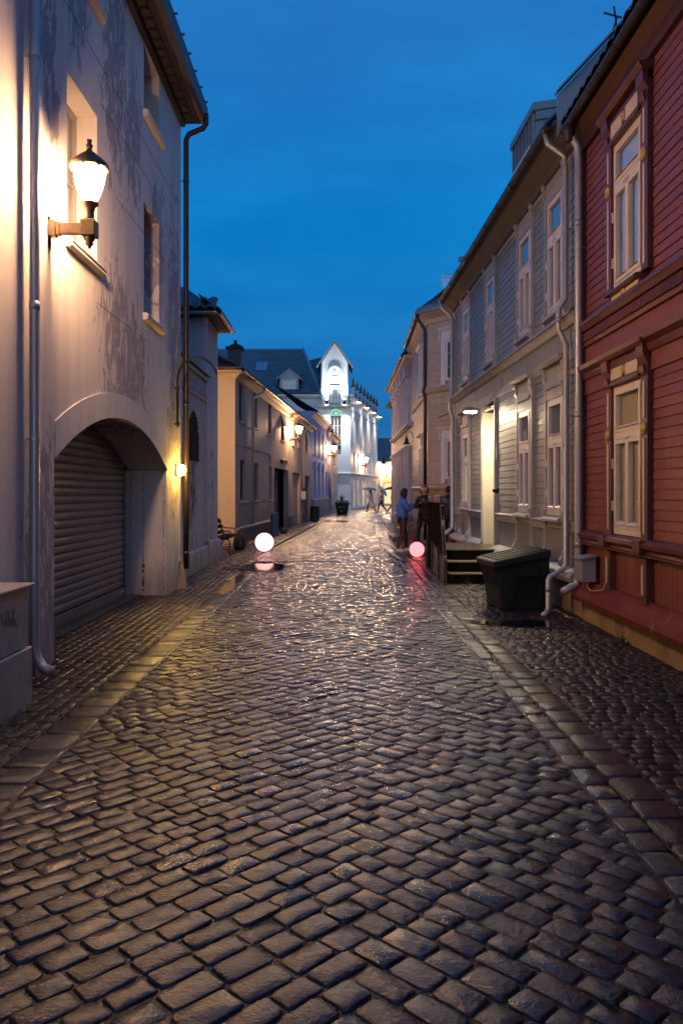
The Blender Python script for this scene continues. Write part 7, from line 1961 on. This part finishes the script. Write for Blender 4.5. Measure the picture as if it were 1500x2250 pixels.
# blue jacket, seen from his side, phone held up
sc1 = .955
t, xf, V_ = person((1.60, 21.0), 12, 'person in a blue jacket, black hood and red striped trousers holding up a phone', dict(
    sR=(.16, .02, 1.39), sL=(-.17, .04, 1.39), eR=(.24, .13, 1.14), wR=(.10, .28, 1.33), eL=(-.20, .17, 1.14), wL=(-.02, .31, 1.36),
    hc=(0, .06, 1.63), hb=(0, .04, 1.555), ht=(0, .05, 1.71), headdir=(0, 1, -.12), hL=(-.09, .0, .90), kL=(-.10, .12, .50), aL=(-.10, .14, .10), tL=(-.11, .31, .035), hR=(.09, -.01, .90), kR=(.12, -.05, .50), aR=(.12, -.17, .10), tR=(.15, -.01, .035)),
    M['bluecoat'], M['blackcloth'], M['whitecloth'], scale=sc1, hood=M['blackcloth'], group=PG)
m = MB(); st = [(.20, -.01, .93), (.20, -.02, .70), (.195, -.05, .50), (.175, -.11, .30), (.175, -.16, .12)]
for a, b in zip(st, st[1:]):
    A_, B_ = Vector(a), Vector(b); w_ = Vector((0, .014, 0)); o_ = Vector((.008, 0, 0))
    m.prism([xf @ (A_ - w_), xf @ (A_ + w_), xf @ (B_ + w_), xf @ (B_ - w_)], [xf @ (A_ - w_ + o_), xf @ (A_ + w_ + o_), xf @ (B_ + w_ + o_), xf @ (B_ - w_ + o_)])
m.build('trouser_stripe', M['redcloth'], t)
m = MB(); m.box(lambda s, o, z: xf @ Vector((s, o, z)), -.02, .12, .375, .387, 1.36, 1.45); ph = m.build('phone', M['iron'], None, bevel=.004); tag(ph, 'dark phone held up by the person in the blue jacket', 'phone')
# black jacket, red hood, white cap
t, xf, V_ = person((2.30, 22.1), -98, 'person in black jacket with red hood and white cap holding a phone', dict(
    eR=(.25, .06, 1.14), wR=(.10, .26, 1.28), eL=(-.25, .08, 1.15), wL=(-.06, .27, 1.30), headdir=(.12, 1, -.1),
    hL=(-.10, 0, .90), kL=(-.20, .04, .50), aL=(-.28, .0, .10), tL=(-.34, .15, .035), hR=(.10, 0, .90), kR=(.17, .05, .50), aR=(.23, .02, .10), tR=(.29, .17, .035)),
    M['blackcloth'], M['blackcloth'], M['whitecloth'], scale=1.0, hood=M['redcloth'], cap=True, group=PG)
m = MB(); m.box(lambda s, o, z: xf @ Vector((s, o, z)), -.07, .09, .365, .378, 1.29, 1.37); ph = m.build('phone', M['iron'], None, bevel=.004); tag(ph, 'dark phone held at chest height by the person in the white cap', 'phone')
m = MB()
for a, b in (((-.31, .03, 1.21), (-.24, .10, 1.21)),): m.tube([xf @ Vector(a), xf @ Vector(b)], .006, 5)
m.build('sleeve_band', M['whitecloth'], t)
# third, seen from behind
t, xf, V_ = person((2.86, 21.2), 80, 'person in dark shiny jacket seen from behind at the grey timber house corner', dict(
    eR=(.24, .02, 1.13), wR=(.16, .18, 1.0), eL=(-.24, .02, 1.13), wL=(-.14, .2, 1.02), headdir=(0, 1, -.1)),
    M['shinycoat'], M['denim'], M['blackcloth'], scale=1.0, hair=M['blackcloth'], group=PG)

UG = 'people walking under umbrellas at the end of the street'
def umbrella(c, tilt, r, material, label, hand):
    t = thing('umbrella', tuple(c), label, 'umbrella', 'umbrellas carried at the end of the street')
    mt = Matrix.Translation(Vector(c)) @ Matrix.Rotation(R(tilt), 4, 'Y')
    n = 8; rings = [(0, .0), (r * .35, -.03), (r * .7, -.10), (r, -.24)]
    m = MB(); vs = []
    for i, (rr_, z) in enumerate(rings):
        for k in range(n * 3):
            a = 2 * math.pi * k / (n * 3); sc = 1 - (.05 if (k % 3) and i == 3 else 0)
            vs.append(mt @ Vector((rr_ * sc * math.cos(a), rr_ * sc * math.sin(a), z + (.02 if (k % 3) and i == 3 else 0))))
    N_ = n * 3
    m.add(vs, [(i * N_ + k, i * N_ + (k + 1) % N_, (i + 1) * N_ + (k + 1) % N_, (i + 1) * N_ + k) for i in range(3) for k in range(N_)]); m.build('canopy', material, t, recalc=False)
    m = MB(); m.tube([mt @ Vector((0, 0, .06)), Vector(hand)], .012, 6); m.build('shaft', M['iron'], t)
    m = MB()
    for k in range(n):
        a = 2 * math.pi * k / n; m.tube([mt @ Vector((0, 0, -.02)), mt @ Vector((r * .7 * math.cos(a), r * .7 * math.sin(a), -.12)), mt @ Vector((r * math.cos(a), r * math.sin(a), -.25))], .006, 4)
    q = m.build('rib', M['iron'], t); q['kind'] = 'stuff'
walk = dict(hL=(-.09, 0, .90), kL=(-.09, .22, .55), aL=(-.09, .30, .10), tL=(-.09, .47, .04), hR=(.09, 0, .90), kR=(.09, -.08, .50), aR=(.09, -.38, .17), tR=(.09, -.26, .06), eL=(-.2, .12, 1.12), wL=(-.1, .28, 1.22), eR=(.22, -.1, 1.13), wR=(.22, .0, .9))
person((2.25, 61.0), 180, 'person in long pale grey coat striding under a blue grey umbrella', walk, M['tancoat'], M['blackcloth'], M['blackcloth'], detail=True, coat=True, hair=M['blackcloth'], group=UG)
umbrella((2.15, 61.0, 1.93), 4, .66, M['umbrella_blue'], 'blue grey umbrella over the person in the long coat', (1.97, 61.1, 1.22))
person((3.05, 60.5), 180, 'person in pale jacket walking with a pale umbrella on the shoulder', walk, M['umbrella_pale'], M['denim'], M['blackcloth'], detail=True, hair=M['soffit'], group=UG)
umbrella((3.25, 60.4, 1.78), 52, .60, M['umbrella_pale'], 'pale umbrella resting on the shoulder of the middle walker', (2.9, 60.4, 1.25))
person((3.95, 61.5), 0, 'person in black walking right under a black umbrella by the taupe house', walk, M['blackcloth'], M['blackcloth'], M['blackcloth'], detail=True, hair=M['blackcloth'], group=UG)
umbrella((3.85, 61.5, 1.98), -3, .66, M['awning'], 'black umbrella over the person in black farthest right of the walkers', (4.1, 61.4, 1.25))
